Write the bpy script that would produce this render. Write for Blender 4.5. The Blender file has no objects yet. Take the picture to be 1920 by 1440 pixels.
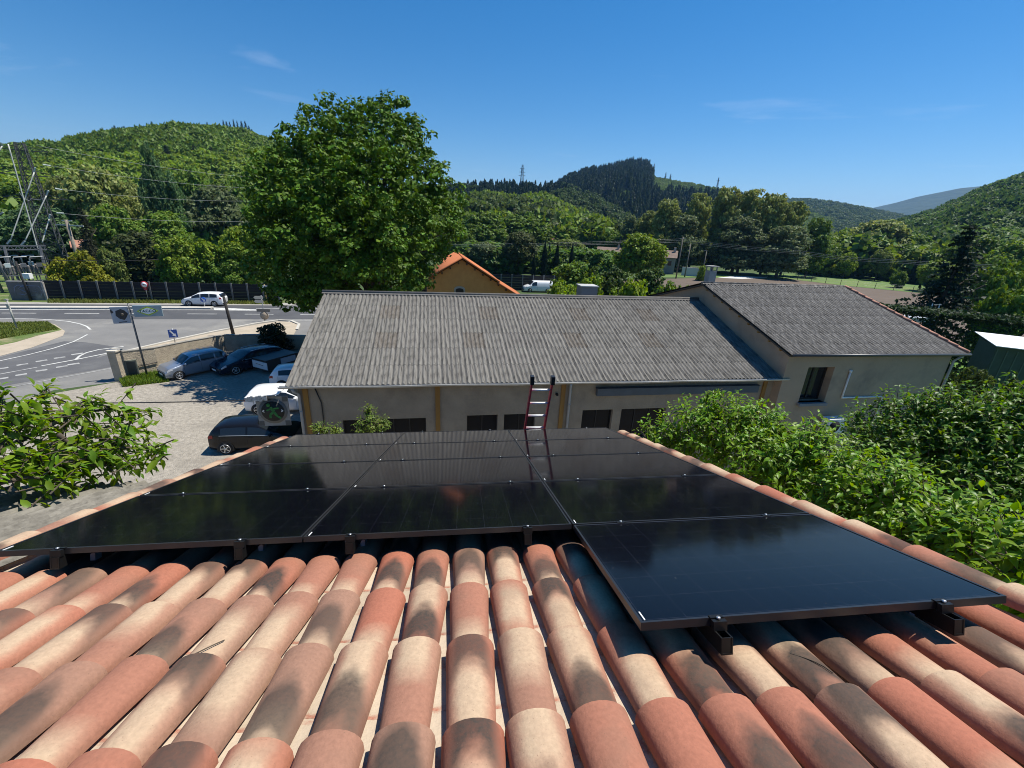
import bpy, bmesh, math, random
import numpy as np
from mathutils import Vector, Matrix
R = math.radians
PI = math.pi
rng = np.random.default_rng(7)
random.seed(7)
sc = bpy.context.scene
col = sc.collection

# ---------------------------------------------------------------- camera, sky, sun, exposure
H = 11.0
F = 805.0                                   # focal length in pixels of the 1920 px wide photograph
RIGHT = Vector((0.99355, -0.10332, 0.0465)).normalized()
_c2 = Vector((0.1135, 0.9304, -0.3496)).normalized()
FWD = (_c2 - _c2.dot(RIGHT) * RIGHT).normalized()
DOWN = FWD.cross(RIGHT)
CAM = Vector((0, 0, H))
cam_d = bpy.data.cameras.new('camera')
cam_d.sensor_width = 36.0
cam_d.lens = F / 1920 * 36
cam_d.clip_start = 0.05
cam_d.clip_end = 40000
cam = bpy.data.objects.new('camera', cam_d)
m3 = Matrix((RIGHT, -DOWN, -FWD)).transposed()
cam.matrix_world = Matrix.Translation(CAM) @ m3.to_4x4()
col.objects.link(cam)
sc.camera = cam

SUN_AZ, SUN_EL = R(15), R(64)               # azimuth from +X towards +Y
sun_dir = Vector((math.cos(SUN_EL) * math.cos(SUN_AZ), math.cos(SUN_EL) * math.sin(SUN_AZ), math.sin(SUN_EL)))
w = bpy.data.worlds.new('World')
sc.world = w
w.use_nodes = True
nt = w.node_tree
bg = nt.nodes['Background']
sky = nt.nodes.new('ShaderNodeTexSky')
sky.sky_type = 'NISHITA'
sky.sun_disc = False
sky.sun_elevation = SUN_EL
sky.sun_rotation = PI / 2 - SUN_AZ
sky.altitude = 300
sky.air_density = 1.0
sky.dust_density = 0.1
sky.ozone_density = 2.5
hsv = nt.nodes.new('ShaderNodeHueSaturation'); hsv.inputs['Saturation'].default_value = 1.42
nt.links.new(sky.outputs[0], hsv.inputs['Color']); 
_tc = nt.nodes.new('ShaderNodeTexCoord'); _sx = nt.nodes.new('ShaderNodeSeparateXYZ'); nt.links.new(_tc.outputs['Generated'], _sx.inputs[0])
def _m(op, a, b_):
    q = nt.nodes.new('ShaderNodeMath'); q.operation = op
    for i_, v_ in enumerate((a, b_)):
        if isinstance(v_, (int, float)): q.inputs[i_].default_value = v_
        else: nt.links.new(v_, q.inputs[i_])
    return q.outputs[0]
_z = _m('MAXIMUM', _sx.outputs[2], 0.02); _cx = nt.nodes.new('ShaderNodeCombineXYZ')       # thin cirrus on a high flat layer
nt.links.new(_m('MULTIPLY', _m('DIVIDE', _sx.outputs[0], _z), 0.55), _cx.inputs[0]); nt.links.new(_m('MULTIPLY', _m('DIVIDE', _sx.outputs[1], _z), 0.9), _cx.inputs[1])
_n = nt.nodes.new('ShaderNodeTexNoise'); _n.inputs['Scale'].default_value = 0.9; _n.inputs['Detail'].default_value = 9; _n.inputs['Roughness'].default_value = 0.62; _n.inputs['Distortion'].default_value = 0.8
nt.links.new(_cx.outputs[0], _n.inputs['Vector'])
_r = nt.nodes.new('ShaderNodeMapRange'); _r.inputs[1].default_value = 0.60; _r.inputs[2].default_value = 0.86; _r.inputs[4].default_value = 0.22; nt.links.new(_n.outputs[0], _r.inputs[0])
_mx = nt.nodes.new('ShaderNodeMix'); _mx.data_type = 'RGBA'; nt.links.new(_r.outputs[0], _mx.inputs[0]); nt.links.new(hsv.outputs[0], _mx.inputs[6]); _mx.inputs[7].default_value = (9.0, 9.6, 10.5, 1)
nt.links.new(_mx.outputs[2], bg.inputs[0])
bg.inputs[1].default_value = 0.082
sun_l = bpy.data.lights.new('sun', 'SUN')
sun_l.energy = 5.0
sun_l.angle = R(0.5)
sun_l.color = (1.0, 0.95, 0.86)
sun_o = bpy.data.objects.new('sun', sun_l)
sun_o.rotation_euler = sun_dir.to_track_quat('Z', 'Y').to_euler()
sun_o.location = (0, 0, 60)
col.objects.link(sun_o)
sc.view_settings.view_transform = 'Standard'
sc.view_settings.look = 'None'
sc.view_settings.exposure = 0.55
sc.view_settings.gamma = 1.0
sc.view_settings.use_curve_mapping = False
try:
    sc.cycles.max_bounces = 6
    sc.cycles.transparent_max_bounces = 6
    sc.cycles.volume_bounces = 0
    sc.cycles.filter_width = 1.0
    sc.cycles.volume_step_rate = 10
    sc.cycles.volume_max_steps = 64
except Exception:
    pass

# ---------------------------------------------------------------- where a point of the photograph lies in the place
def ray(x, y):
    return (RIGHT * ((x - 960) / F) + DOWN * ((y - 720) / F) + FWD).normalized()
def G(x, y, z=0.0):                          # on the level z
    d = ray(x, y)
    return CAM + d * ((z - H) / d.z)
def D(x, y, dist):                           # at a horizontal distance
    d = ray(x, y)
    return CAM + d * (dist / math.hypot(d.x, d.y))
def PXY(p):
    v = Vector(p) - CAM
    return 960 + F * v.dot(RIGHT) / v.dot(FWD), 720 + F * v.dot(DOWN) / v.dot(FWD)
def height_at(base, ty):                     # height that brings the top of a thing standing at base to row ty
    lo, hi = 0.0, 80.0
    for _ in range(40):
        m = (lo + hi) / 2
        if PXY(base + Vector((0, 0, m)))[1] > ty: lo = m
        else: hi = m
    return m

# ---------------------------------------------------------------- materials
MATS = {}
def mat(name, c1, c2=None, scale=8.0, rough=0.8, bump=0.0, bscale=None, metal=0.0, spec=0.4, c3=None, s3=2.0, t3=(0.55, 0.75), detail=6.0, stretch=None, ior=None, objrand=0.0, bdist=0.02):
    if name in MATS: return MATS[name]
    m = bpy.data.materials.new(name); m.use_nodes = True
    n = m.node_tree; N = n.nodes; L = n.links
    b = N['Principled BSDF']
    b.inputs['Roughness'].default_value = rough
    b.inputs['Metallic'].default_value = metal
    b.inputs['Specular IOR Level'].default_value = spec
    if ior: b.inputs['IOR'].default_value = ior
    if c2 is None and c3 is None and bump == 0:
        b.inputs['Base Color'].default_value = (*c1, 1)
    else:
        tc = N.new('ShaderNodeTexCoord'); src = tc.outputs['Object']
        if stretch:
            mp = N.new('ShaderNodeMapping'); mp.inputs['Scale'].default_value = stretch
            L.new(src, mp.inputs[0]); src = mp.outputs[0]
        no = N.new('ShaderNodeTexNoise'); no.inputs['Scale'].default_value = scale; no.inputs['Detail'].default_value = detail
        no.inputs['Roughness'].default_value = 0.65
        L.new(src, no.inputs['Vector'])
        rp = N.new('ShaderNodeValToRGB')
        rp.color_ramp.elements[0].position = 0.33; rp.color_ramp.elements[1].position = 0.67
        rp.color_ramp.elements[0].color = (*c1, 1); rp.color_ramp.elements[1].color = (*(c2 or c1), 1)
        L.new(no.outputs[0], rp.inputs[0]); out = rp.outputs[0]
        if c3 is not None:
            n3 = N.new('ShaderNodeTexNoise'); n3.inputs['Scale'].default_value = s3; n3.inputs['Detail'].default_value = 8
            n3.inputs['Roughness'].default_value = 0.7
            L.new(src, n3.inputs['Vector'])
            r3 = N.new('ShaderNodeValToRGB'); r3.color_ramp.elements[0].position = t3[0]; r3.color_ramp.elements[1].position = t3[1]
            L.new(n3.outputs[0], r3.inputs[0])
            mx = N.new('ShaderNodeMix'); mx.data_type = 'RGBA'
            L.new(r3.outputs[0], mx.inputs[0]); L.new(out, mx.inputs[6]); mx.inputs[7].default_value = (*c3, 1); out = mx.outputs[2]
        if objrand:
            oi = N.new('ShaderNodeObjectInfo'); mr = N.new('ShaderNodeMapRange')
            mr.inputs[3].default_value = 1 - objrand; mr.inputs[4].default_value = 1 + objrand
            L.new(oi.outputs['Random'], mr.inputs[0])
            hs = N.new('ShaderNodeHueSaturation'); L.new(mr.outputs[0], hs.inputs['Value']); L.new(out, hs.inputs['Color']); out = hs.outputs[0]
        L.new(out, b.inputs['Base Color'])
        if bump:
            nb = N.new('ShaderNodeTexNoise'); nb.inputs['Scale'].default_value = bscale or scale * 3; nb.inputs['Detail'].default_value = 5
            L.new(src, nb.inputs['Vector'])
            bp = N.new('ShaderNodeBump'); bp.inputs['Strength'].default_value = bump; bp.inputs['Distance'].default_value = bdist
            L.new(nb.outputs[0], bp.inputs['Height']); L.new(bp.outputs[0], b.inputs['Normal'])
    MATS[name] = m
    return m

def leaf_material(name, trans=0.32, gloss=0.35, rough=0.45, rnd=0.35):
    """leaf colour is the object's own colour, varied from leaf to leaf and from tree to tree"""
    m = bpy.data.materials.new(name); m.use_nodes = True
    n = m.node_tree; N = n.nodes; L = n.links
    b = N['Principled BSDF']; out = N['Material Output']
    oi = N.new('ShaderNodeObjectInfo'); ge = N.new('ShaderNodeNewGeometry')
    mr = N.new('ShaderNodeMapRange'); mr.inputs[3].default_value = 1 - rnd; mr.inputs[4].default_value = 1 + rnd * 1.2
    L.new(ge.outputs['Random Per Island'], mr.inputs[0])
    mh = N.new('ShaderNodeMapRange'); mh.inputs[3].default_value = 0.478; mh.inputs[4].default_value = 0.522
    wn = N.new('ShaderNodeTexWhiteNoise'); wn.noise_dimensions = '1D'
    L.new(ge.outputs['Random Per Island'], wn.inputs['W']); L.new(wn.outputs[0], mh.inputs[0])
    mo = N.new('ShaderNodeMapRange'); mo.inputs[3].default_value = 0.82; mo.inputs[4].default_value = 1.18
    L.new(oi.outputs['Random'], mo.inputs[0])
    mm = N.new('ShaderNodeMath'); mm.operation = 'MULTIPLY'; L.new(mr.outputs[0], mm.inputs[0]); L.new(mo.outputs[0], mm.inputs[1])
    hs = N.new('ShaderNodeHueSaturation')
    L.new(mh.outputs[0], hs.inputs['Hue']); L.new(mm.outputs[0], hs.inputs['Value']); L.new(oi.outputs['Color'], hs.inputs['Color'])
    L.new(hs.outputs[0], b.inputs['Base Color'])
    b.inputs['Roughness'].default_value = rough; b.inputs['Specular IOR Level'].default_value = gloss
    tr = N.new('ShaderNodeBsdfTranslucent')
    h2 = N.new('ShaderNodeHueSaturation'); h2.inputs['Saturation'].default_value = 1.15; h2.inputs['Value'].default_value = 1.5; h2.inputs['Hue'].default_value = 0.485
    L.new(hs.outputs[0], h2.inputs['Color']); L.new(h2.outputs[0], tr.inputs[0])
    mx = N.new('ShaderNodeMixShader'); mx.inputs[0].default_value = trans
    L.new(b.outputs[0], mx.inputs[1]); L.new(tr.outputs[0], mx.inputs[2]); L.new(mx.outputs[0], out.inputs[0])
    return m
LEAF = leaf_material('leaf', 0.3, 0.16, 0.55)
LEAF_DENSE = leaf_material('leaf_dense', 0.16, 0.14, 0.55, 0.4)
LEAF_NEAR = leaf_material('leaf_glossy', 0.42, 0.3, 0.42, 0.3)

# ---------------------------------------------------------------- object helpers
def tag(o, label=None, cat=None, group=None, kind=None):
    if label: o['label'] = label
    if cat: o['category'] = cat
    if group: o['group'] = group
    if kind: o['kind'] = kind
    return o
def thing(name, loc, label, cat, group=None, rz=0.0):
    o = bpy.data.objects.new(name, None); col.objects.link(o)
    o.empty_display_size = 0.3
    o.location = loc; o.rotation_euler = (0, 0, rz)
    return tag(o, label, cat, group)
def link(name, me, parent=None, m=None, loc=None, rot=None):
    o = bpy.data.objects.new(name, me); col.objects.link(o)
    if parent is not None: o.parent = parent
    if m is not None and not me.materials: me.materials.append(m)
    if loc is not None: o.location = loc
    if rot is not None: o.rotation_euler = rot
    return o
def np_mesh(name, v, f, smooth=False):
    """v (n,3), f (k,3|4) arrays"""
    me = bpy.data.meshes.new(name)
    v = np.asarray(v, np.float32); f = np.asarray(f, np.int32)
    me.vertices.add(len(v)); me.vertices.foreach_set('co', v.ravel())
    k = f.shape[1]
    me.loops.add(f.size); me.loops.foreach_set('vertex_index', f.ravel())
    me.polygons.add(len(f)); me.polygons.foreach_set('loop_start', np.arange(0, f.size, k, dtype=np.int32))
    try: me.polygons.foreach_set('loop_total', np.full(len(f), k, np.int32))
    except Exception: pass
    if smooth: me.polygons.foreach_set('use_smooth', np.ones(len(f), bool))
    me.update(calc_edges=True)
    return me
class MB:
    """collects boxes, tubes and sheets; build() links them as one mesh object"""
    def __init__(s): s.v = []; s.f = []; s.sm = []
    def add(s, vs, fs, smooth=False):
        o = len(s.v); s.v += [tuple(p) for p in vs]; s.f += [tuple(i + o for i in q) for q in fs]; s.sm += [smooth] * len(fs); return s
    def box(s, c, d, M=None):
        x, y, z = d[0] / 2, d[1] / 2, d[2] / 2
        vs = [Vector((sx * x, sy * y, sz * z)) for sz in (-1, 1) for sy in (-1, 1) for sx in (-1, 1)]
        if M is not None: vs = [M @ p for p in vs]
        vs = [p + Vector(c) for p in vs]
        return s.add(vs, [(0, 2, 3, 1), (4, 5, 7, 6), (0, 1, 5, 4), (2, 6, 7, 3), (0, 4, 6, 2), (1, 3, 7, 5)])
    def bar(s, a, b, wd, ht, up=(0, 0, 1)):                       # box along a-b
        a = Vector(a); b = Vector(b); d = (b - a); l = d.length; d.normalize()
        sd = d.cross(Vector(up)); 
        if sd.length < 1e-4: sd = d.cross(Vector((1, 0, 0)))
        sd.normalize(); u = sd.cross(d)
        M = Matrix((d, sd, u)).transposed()
        return s.box((a + b) / 2, (l, wd, ht), M)
    def tube(s, pts, r, n=8, cap=True):
        pts = [Vector(p) for p in pts]
        rs = r if isinstance(r, (list, tuple)) else [r] * len(pts)
        vs = []; fs = []
        ref = Vector((0.13, 0.31, 0.94))
        for i, p in enumerate(pts):
            t = (pts[min(i + 1, len(pts) - 1)] - pts[max(i - 1, 0)]).normalized()
            a = t.cross(ref)
            if a.length < 0.05: a = t.cross(Vector((1, 0, 0)))
            a.normalize(); b = t.cross(a)
            for k in range(n):
                q = 2 * PI * k / n
                vs.append(p + (a * math.cos(q) + b * math.sin(q)) * rs[i])
        for i in range(len(pts) - 1):
            for k in range(n):
                fs.append((i * n + k, i * n + (k + 1) % n, (i + 1) * n + (k + 1) % n, (i + 1) * n + k))
        if cap:
            fs.append(tuple(range(n))[::-1]); fs.append(tuple(range((len(pts) - 1) * n, len(pts) * n)))
        return s.add(vs, fs, True)
    def lathe(s, c, axis, prof, n=16):                            # prof: (distance along the axis, radius)
        c = Vector(c); ax = Vector(axis).normalized(); a = ax.orthogonal().normalized(); b = ax.cross(a)
        vs = []; fs = []
        for (h, r) in prof:
            for k in range(n):
                q = 2 * PI * k / n
                vs.append(c + ax * h + (a * math.cos(q) + b * math.sin(q)) * r)
        for i in range(len(prof) - 1):
            for k in range(n):
                fs.append((i * n + k, i * n + (k + 1) % n, (i + 1) * n + (k + 1) % n, (i + 1) * n + k))
        fs.append(tuple(range(n))[::-1]); fs.append(tuple(range((len(prof) - 1) * n, len(prof) * n)))
        return s.add(vs, fs, True)
    def poly(s, pts, th=0.0, nrm=(0, 0, 1)):                      # flat outline, extruded by th along nrm
        n = len(pts); nr = Vector(nrm)
        if th == 0: return s.add(pts, [tuple(range(n))])
        a = [Vector(p) for p in pts]; b = [p + nr * th for p in a]
        fs = [tuple(range(n))[::-1], tuple(range(n, 2 * n))] + [(i, (i + 1) % n, n + (i + 1) % n, n + i) for i in range(n)]
        return s.add(a + b, fs)
    def mesh(s, name):
        me = bpy.data.meshes.new(name); me.from_pydata(s.v, [], s.f)
        me.polygons.foreach_set('use_smooth', s.sm); me.update()
        return me
    def build(s, name, m, parent=None, loc=None, rot=None, fix=True):
        me = s.mesh(name)
        if fix:
            bm = bmesh.new(); bm.from_mesh(me); bmesh.ops.recalc_face_normals(bm, faces=bm.faces); bm.to_mesh(me); bm.free()
        return link(name, me, parent, m, loc, rot)
def copy_tree(o, parent=None):
    c = o.copy(); col.objects.link(c)
    if parent is not None: c.parent = parent
    for ch in list(o.children): copy_tree(ch, c)
    return c
def sheet(name, pts, z, m, kind='structure'):
    b = MB(); b.poly([(p[0], p[1], z) for p in pts])
    me = b.mesh(name)
    bm = bmesh.new(); bm.from_mesh(me)
    for f in bm.faces:
        if f.normal.z < 0: f.normal_flip()
    bmesh.ops.triangulate(bm, faces=bm.faces); bm.to_mesh(me); bm.free()
    o = link(name, me, None, m)
    return tag(o, kind=kind)
def pxs(lst, z=0.0): return [G(x, y, z) for x, y in lst]
def strip(name, pix, wd, z, m):                                   # painted line along a pixel polyline
    P = [G(x, y) for x, y in pix]
    vs = []; fs = []
    for i, p in enumerate(P):
        t = (P[min(i + 1, len(P) - 1)] - P[max(i - 1, 0)]); t.z = 0; t.normalize(); n = Vector((-t.y, t.x, 0)) * wd / 2
        vs += [(p.x + n.x, p.y + n.y, z), (p.x - n.x, p.y - n.y, z)]
    for i in range(len(P) - 1): fs.append((2 * i, 2 * i + 1, 2 * i + 3, 2 * i + 2))
    b = MB(); b.add(vs, fs)
    o = b.build(name, m); return tag(o, kind='structure')

# ---------------------------------------------------------------- shared materials
M_white = mat('white_paint', (0.78, 0.78, 0.76), (0.7, 0.7, 0.68), 6, 0.5)
M_line = mat('road_paint', (0.60, 0.60, 0.56), (0.36, 0.36, 0.34), 2.2, 0.8)
M_linefaded = mat('faded_road_paint', (0.42, 0.42, 0.4), (0.16, 0.16, 0.16), 2.2, 0.9)
M_black = mat('black_metal', (0.012, 0.012, 0.013), rough=0.45)
M_rubber = mat('rubber', (0.015, 0.015, 0.015), rough=0.8)
M_steel = mat('galvanised_steel', (0.42, 0.43, 0.44), (0.3, 0.31, 0.32), 5, 0.45, metal=0.6)
M_alu = mat('aluminium', (0.62, 0.63, 0.64), rough=0.35, metal=0.8)
M_zinc = mat('zinc_gutter', (0.50, 0.49, 0.46), (0.38, 0.375, 0.355), 4, 0.55, metal=0.1)
M_pvc = mat('grey_pvc', (0.34, 0.36, 0.38), (0.28, 0.3, 0.32), 3, 0.5)
M_glass = mat('dark_glass', (0.014, 0.018, 0.022), rough=0.04, spec=0.6)
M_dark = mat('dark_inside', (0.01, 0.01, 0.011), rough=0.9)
M_render = mat('roughcast_render', (0.32, 0.265, 0.195), (0.25, 0.205, 0.15), 1.3, 0.95, bump=0.55, bscale=26, c3=(0.17, 0.14, 0.11), s3=0.7, t3=(0.5, 0.8))
M_render2 = mat('smooth_render', (0.41, 0.31, 0.215), (0.35, 0.26, 0.18), 0.6, 0.95, bump=0.2, bscale=40, c3=(0.19, 0.155, 0.125), s3=0.5, t3=(0.52, 0.8))
M_timber = mat('ochre_timber', (0.30, 0.16, 0.035), (0.22, 0.11, 0.025), 4, 0.75, stretch=(1, 1, 0.1))
M_conc = mat('concrete', (0.33, 0.32, 0.3), (0.24, 0.235, 0.22), 2, 0.9, bump=0.3, bscale=20)
M_ochre = mat('ochre_wall', (0.85, 0.34, 0.10), (0.76, 0.28, 0.08), 1.5, 0.9, bump=0.2, bscale=20)
M_bark = mat('bark', (0.11, 0.085, 0.06), (0.05, 0.04, 0.03), 6, 0.95, bump=0.6, stretch=(1, 1, 0.25))

# ================================================================ GROUND
M_ground = mat('country_ground', (0.05, 0.085, 0.02), (0.035, 0.062, 0.016), 0.03, 0.95, c3=(0.16, 0.15, 0.07), s3=0.012, t3=(0.58, 0.72))
g = MB(); RG = 6800
g.add([(-RG, -RG, 0), (RG, -RG, 0), (RG, RG, 0), (-RG, RG, 0)], [(0, 1, 2, 3)])
tag(g.build('ground', M_ground, fix=False), kind='structure')
M_gravel = mat('gravel_yard', (0.40, 0.36, 0.30), (0.22, 0.2, 0.165), 5.0, 0.95, bump=0.9, bscale=22, c3=(0.2, 0.18, 0.15), s3=0.35, t3=(0.45, 0.75), detail=10, bdist=0.06)
yard = pxs([(60, 745), (232, 714), (300, 700), (425, 658), (600, 640)]) + [Vector((14, 33, 0)), Vector((14, 15, 0)), Vector((16, -4, 0)), Vector((-27, -4, 0))]
sheet('parking_lot', yard, 0.004, M_gravel)
M_asph = mat('asphalt', (0.075, 0.076, 0.08), (0.06, 0.061, 0.064), 0.5, 0.85, bump=0.3, bscale=60, c3=(0.10, 0.10, 0.10), s3=0.12, t3=(0.5, 0.75))
M_asph2 = mat('worn_asphalt', (0.19, 0.185, 0.175), (0.15, 0.147, 0.14), 0.35, 0.9, bump=0.3, bscale=60, c3=(0.25, 0.24, 0.215), s3=0.18, t3=(0.52, 0.72))
M_sand = mat('sandy_ground', (0.42, 0.355, 0.27), (0.33, 0.28, 0.21), 0.8, 0.95, bump=0.4, bscale=15)
M_kerb = mat('kerb_stone', (0.5, 0.47, 0.41), (0.4, 0.38, 0.33), 2, 0.85)
def far(p, q, s):                            # extend a line beyond the frame
    a, b = G(*p), G(*q); return b + (b - a) * s
FE0, FE1 = (0, 570), (590, 573)
e1 = far(FE0, FE1, 3.0); e0 = far(FE1, FE0, 1.5)
n1 = far((130, 600), (590, 600), 3.0); n0 = far((590, 600), (0, 599), 1.5)
M_verge = mat('grass_verge', (0.11, 0.15, 0.035), (0.07, 0.105, 0.025), 0.8, 0.95, c3=(0.27, 0.23, 0.14), s3=0.5, t3=(0.5, 0.7), bump=0.8, bscale=6, bdist=0.1)
sh0, sh1 = far((590, 568.5), (0, 566.5), 1.5), far((0, 566.5), (590, 568.5), 3.0)
vg0, vg1 = far((520, 562), (0, 560), 1.5), far((0, 560), (520, 562), 3.6)
sheet('road_verge', [sh0, sh1, vg1, vg0], 0.004, M_verge)
sheet('road_shoulder', [e0, e1, sh1, sh0], 0.006, mat('pale_shoulder', (0.33, 0.31, 0.27), (0.25, 0.24, 0.215), 0.5, 0.9))
sheet('junction_road', pxs([(-90, 640), (-60, 597), (0, 597), (596, 598), (680, 600), (720, 640), (640, 670), (560, 645), (530, 606), (480, 612), (322, 640), (232, 714), (100, 732), (60, 745), (-150, 800), (-600, 900), (-700, 720)]), 0.008, M_asph2)
sheet('road', [e0, e1, n1, n0], 0.012, M_asph)
sheet('side_road', pxs([(0, 670), (60, 655), (120, 640), (160, 642), (215, 650), (180, 672), (206, 664), (212, 688), (0, 725), (-150, 760), (-400, 830), (-500, 720), (-150, 690)]), 0.012, mat('side_asphalt', (0.105, 0.105, 0.107), (0.08, 0.08, 0.083), 0.5, 0.88, bump=0.3, bscale=60, c3=(0.14, 0.14, 0.137), s3=0.2))
M_grass = mat('rough_grass', (0.10, 0.15, 0.03), (0.065, 0.11, 0.022), 0.6, 0.95, c3=(0.25, 0.22, 0.12), s3=0.35, t3=(0.5, 0.66), bump=0.8, bscale=8, bdist=0.1)
sheet('traffic_island', pxs([(-60, 612), (0, 606), (60, 604), (86, 603), (104, 609), (122, 621), (118, 630), (60, 652), (0, 668), (-120, 690), (-140, 640)]), 0.02, M_sand)
sheet('grass_patch', pxs([(-60, 612), (0, 607), (58, 605), (86, 604), (102, 610), (116, 619), (70, 630), (30, 642), (-20, 652), (-100, 650)]), 0.028, M_grass)
sheet('grass_field', pxs([(-70, 566), (15, 561), (22, 536), (95, 520), (75, 500), (-60, 490), (-260, 500)]), 0.018, M_grass)
# sandy footway beyond the yard wall, with its kerb
sheet('footway', pxs([(245, 656), (322, 641), (400, 624), (480, 609), (520, 603), (545, 604), (560, 610), (556, 618), (545, 640), (600, 646), (430, 652), (260, 695)]), 0.03, M_sand)
kb = MB()
kp = pxs([(232, 661), (322, 640), (400, 623), (480, 607.5), (522, 601.5), (546, 602.5), (561, 609), (557, 619)])
for i in range(len(kp) - 1): kb.bar(kp[i] + Vector((0, 0, 0.06)), kp[i + 1] + Vector((0, 0, 0.06)), 0.25, 0.13)
tag(kb.build('kerb', M_kerb), kind='structure')
# median, its paint, lane lines
mk = MB()
a0, a1 = far((390, 578.3), (0, 577.7), 1.2), G(398, 578.3)
mk.bar(a0 + Vector((0, 0, 0.08)), a1 + Vector((0, 0, 0.08)), 0.9, 0.15)
tag(mk.build('road_median', M_kerb), kind='structure')
strip('road_marking', [(-400, 579), (0, 580.6), (200, 580.9), (402, 581.4)], 0.22, 0.02, M_line)
wd = pxs([(400, 577), (430, 578), (505, 581.7), (505, 582.8), (402, 582)])
sheet('road_marking', wd, 0.02, M_line)
for a, b in ((3, 68), (121, 186), (236, 300), (351, 407), (459, 513), (563, 610), (-110, -50)):
    strip('lane_dash', [(a, 587.2 + a * 0.0045), (b, 587.2 + b * 0.0045)], 0.17, 0.018, M_line)
for a, b in ((480, 530), (579, 630)):
    strip('lane_dash', [(a, 578.3), (b, 578.5)], 0.16, 0.018, M_line)
strip('road_marking', [(530, 600.4), (600, 600.4), (700, 600.6)], 0.25, 0.02, M_line)
strip('road_marking', [(536, 600.5), (543, 603), (545, 607), (543, 613)], 0.2, 0.021, M_line)
strip('road_marking', [(-80, 597), (0, 597.4), (40, 597.7), (70, 598.5), (100, 600.3), (128, 603), (150, 607.5), (163, 612.5), (170, 618.5)], 0.16, 0.022, M_line)
strip('road_marking', [(164, 627.5), (152, 634), (138, 641), (100, 653.5), (55, 665), (0, 677), (-80, 693)], 0.14, 0.022, M_line)
strip('road_marking', [(78, 686.5), (110, 680.5), (143, 674.5), (175, 668), (207, 661.5)], 0.17, 0.022, M_line)
strip('road_marking', [(142, 675), (150, 667.5), (163, 661.5), (185, 656), (232, 650)], 0.17, 0.024, M_line)
strip('road_marking', [(-60, 741), (10, 728.5), (110, 709.5), (212, 690.5)], 0.13, 0.022, M_linefaded)
strip('road_marking', [(-60, 712), (0, 702), (70, 689)], 0.15, 0.022, M_linefaded)
for x, y in ((5, 691), (42, 684), (78, 677), (112, 671), (145, 664), (5, 710), (40, 703), (78, 695), (116, 688), (138, 683)):
    strip('lane_dash', [(x - 11, y + 1.6), (x + 11, y - 1.6)], 0.35, 0.022, M_linefaded)

# ================================================================ NEAR HOUSE: tiled roof, panels
P0 = Vector((-2.791, 2.353, 9.018))
EX = Vector((1.0, 0.0, 0.0203)).normalized()
UP = Vector((0.0066, 0.9477, -0.3190)).normalized()
NW = EX.cross(UP).normalized()
UP = NW.cross(EX)
def rp(u, v, n=0.0): return P0 + EX * u + UP * v + NW * n
ROOF = Matrix((EX, UP, NW)).transposed().to_4x4()
def roof_m(u, v, n=0.0, pre=None):
    m = Matrix.Translation(rp(u, v, n)) @ ROOF
    return m @ pre if pre is not None else m

house = thing('house', (rp(2.7, 1, -4)[0], 2.0, 0.0), 'near house whose sloping canal tile roof carries the black solar panels', 'house')
hinv = Matrix.Translation(house.location).inverted()
def local(o, m, parent_m):                    # put child o at world matrix m
    o.matrix_basis = parent_m.inverted() @ m
HM = Matrix.Translation(house.location)
# walls
wb = MB()
U0, U1, V0, V1 = -0.2, 5.55, -3.3, 4.55
ridge_v = -3.35
pa = [rp(U0, V1, -0.5), rp(U1, V1, -0.5), rp(U1, ridge_v, -0.5), rp(U0, ridge_v, -0.5)]
back = [Vector((p.x, p.y - 6.3, p.z - 2.1)) for p in (pa[3], pa[2])]
poly_top = [pa[0], pa[1], pa[2], back[1], back[0], pa[3]]
vs = poly_top + [Vector((p.x, p.y, 0)) for p in poly_top]
wb.add([p - house.location for p in vs], [(0, 1, 7, 6), (1, 2, 8, 7), (2, 3, 9, 8), (3, 4, 10, 9), (4, 5, 11, 10), (5, 0, 6, 11), (0, 5, 2, 1), (5, 4, 3, 2)])
wb.build('wall', M_render2, house)
# roof deck (boards under the tiles) and the rear slope
M_deck = mat('roof_deck', (0.16, 0.14, 0.115), rough=0.9)
db = MB()
for (ua, ub, va, vb) in ((-0.33, 5.68, ridge_v, 4.72),):
    c = [rp(ua, va, -0.38), rp(ub, va, -0.38), rp(ub, vb, -0.38), rp(ua, vb, -0.38)]
    db.poly([p - house.location for p in c], 0.05, NW)
r0, r1 = rp(-0.33, ridge_v, -0.27), rp(5.68, ridge_v, -0.27)
db.poly([p - house.location for p in (r0, r1, r1 + Vector((0, -6.6, -2.2)), r0 + Vector((0, -6.6, -2.2)))], -0.05, (0, 0, 1))
deck = db.build('roof', M_deck, house)
DM = HM

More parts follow.
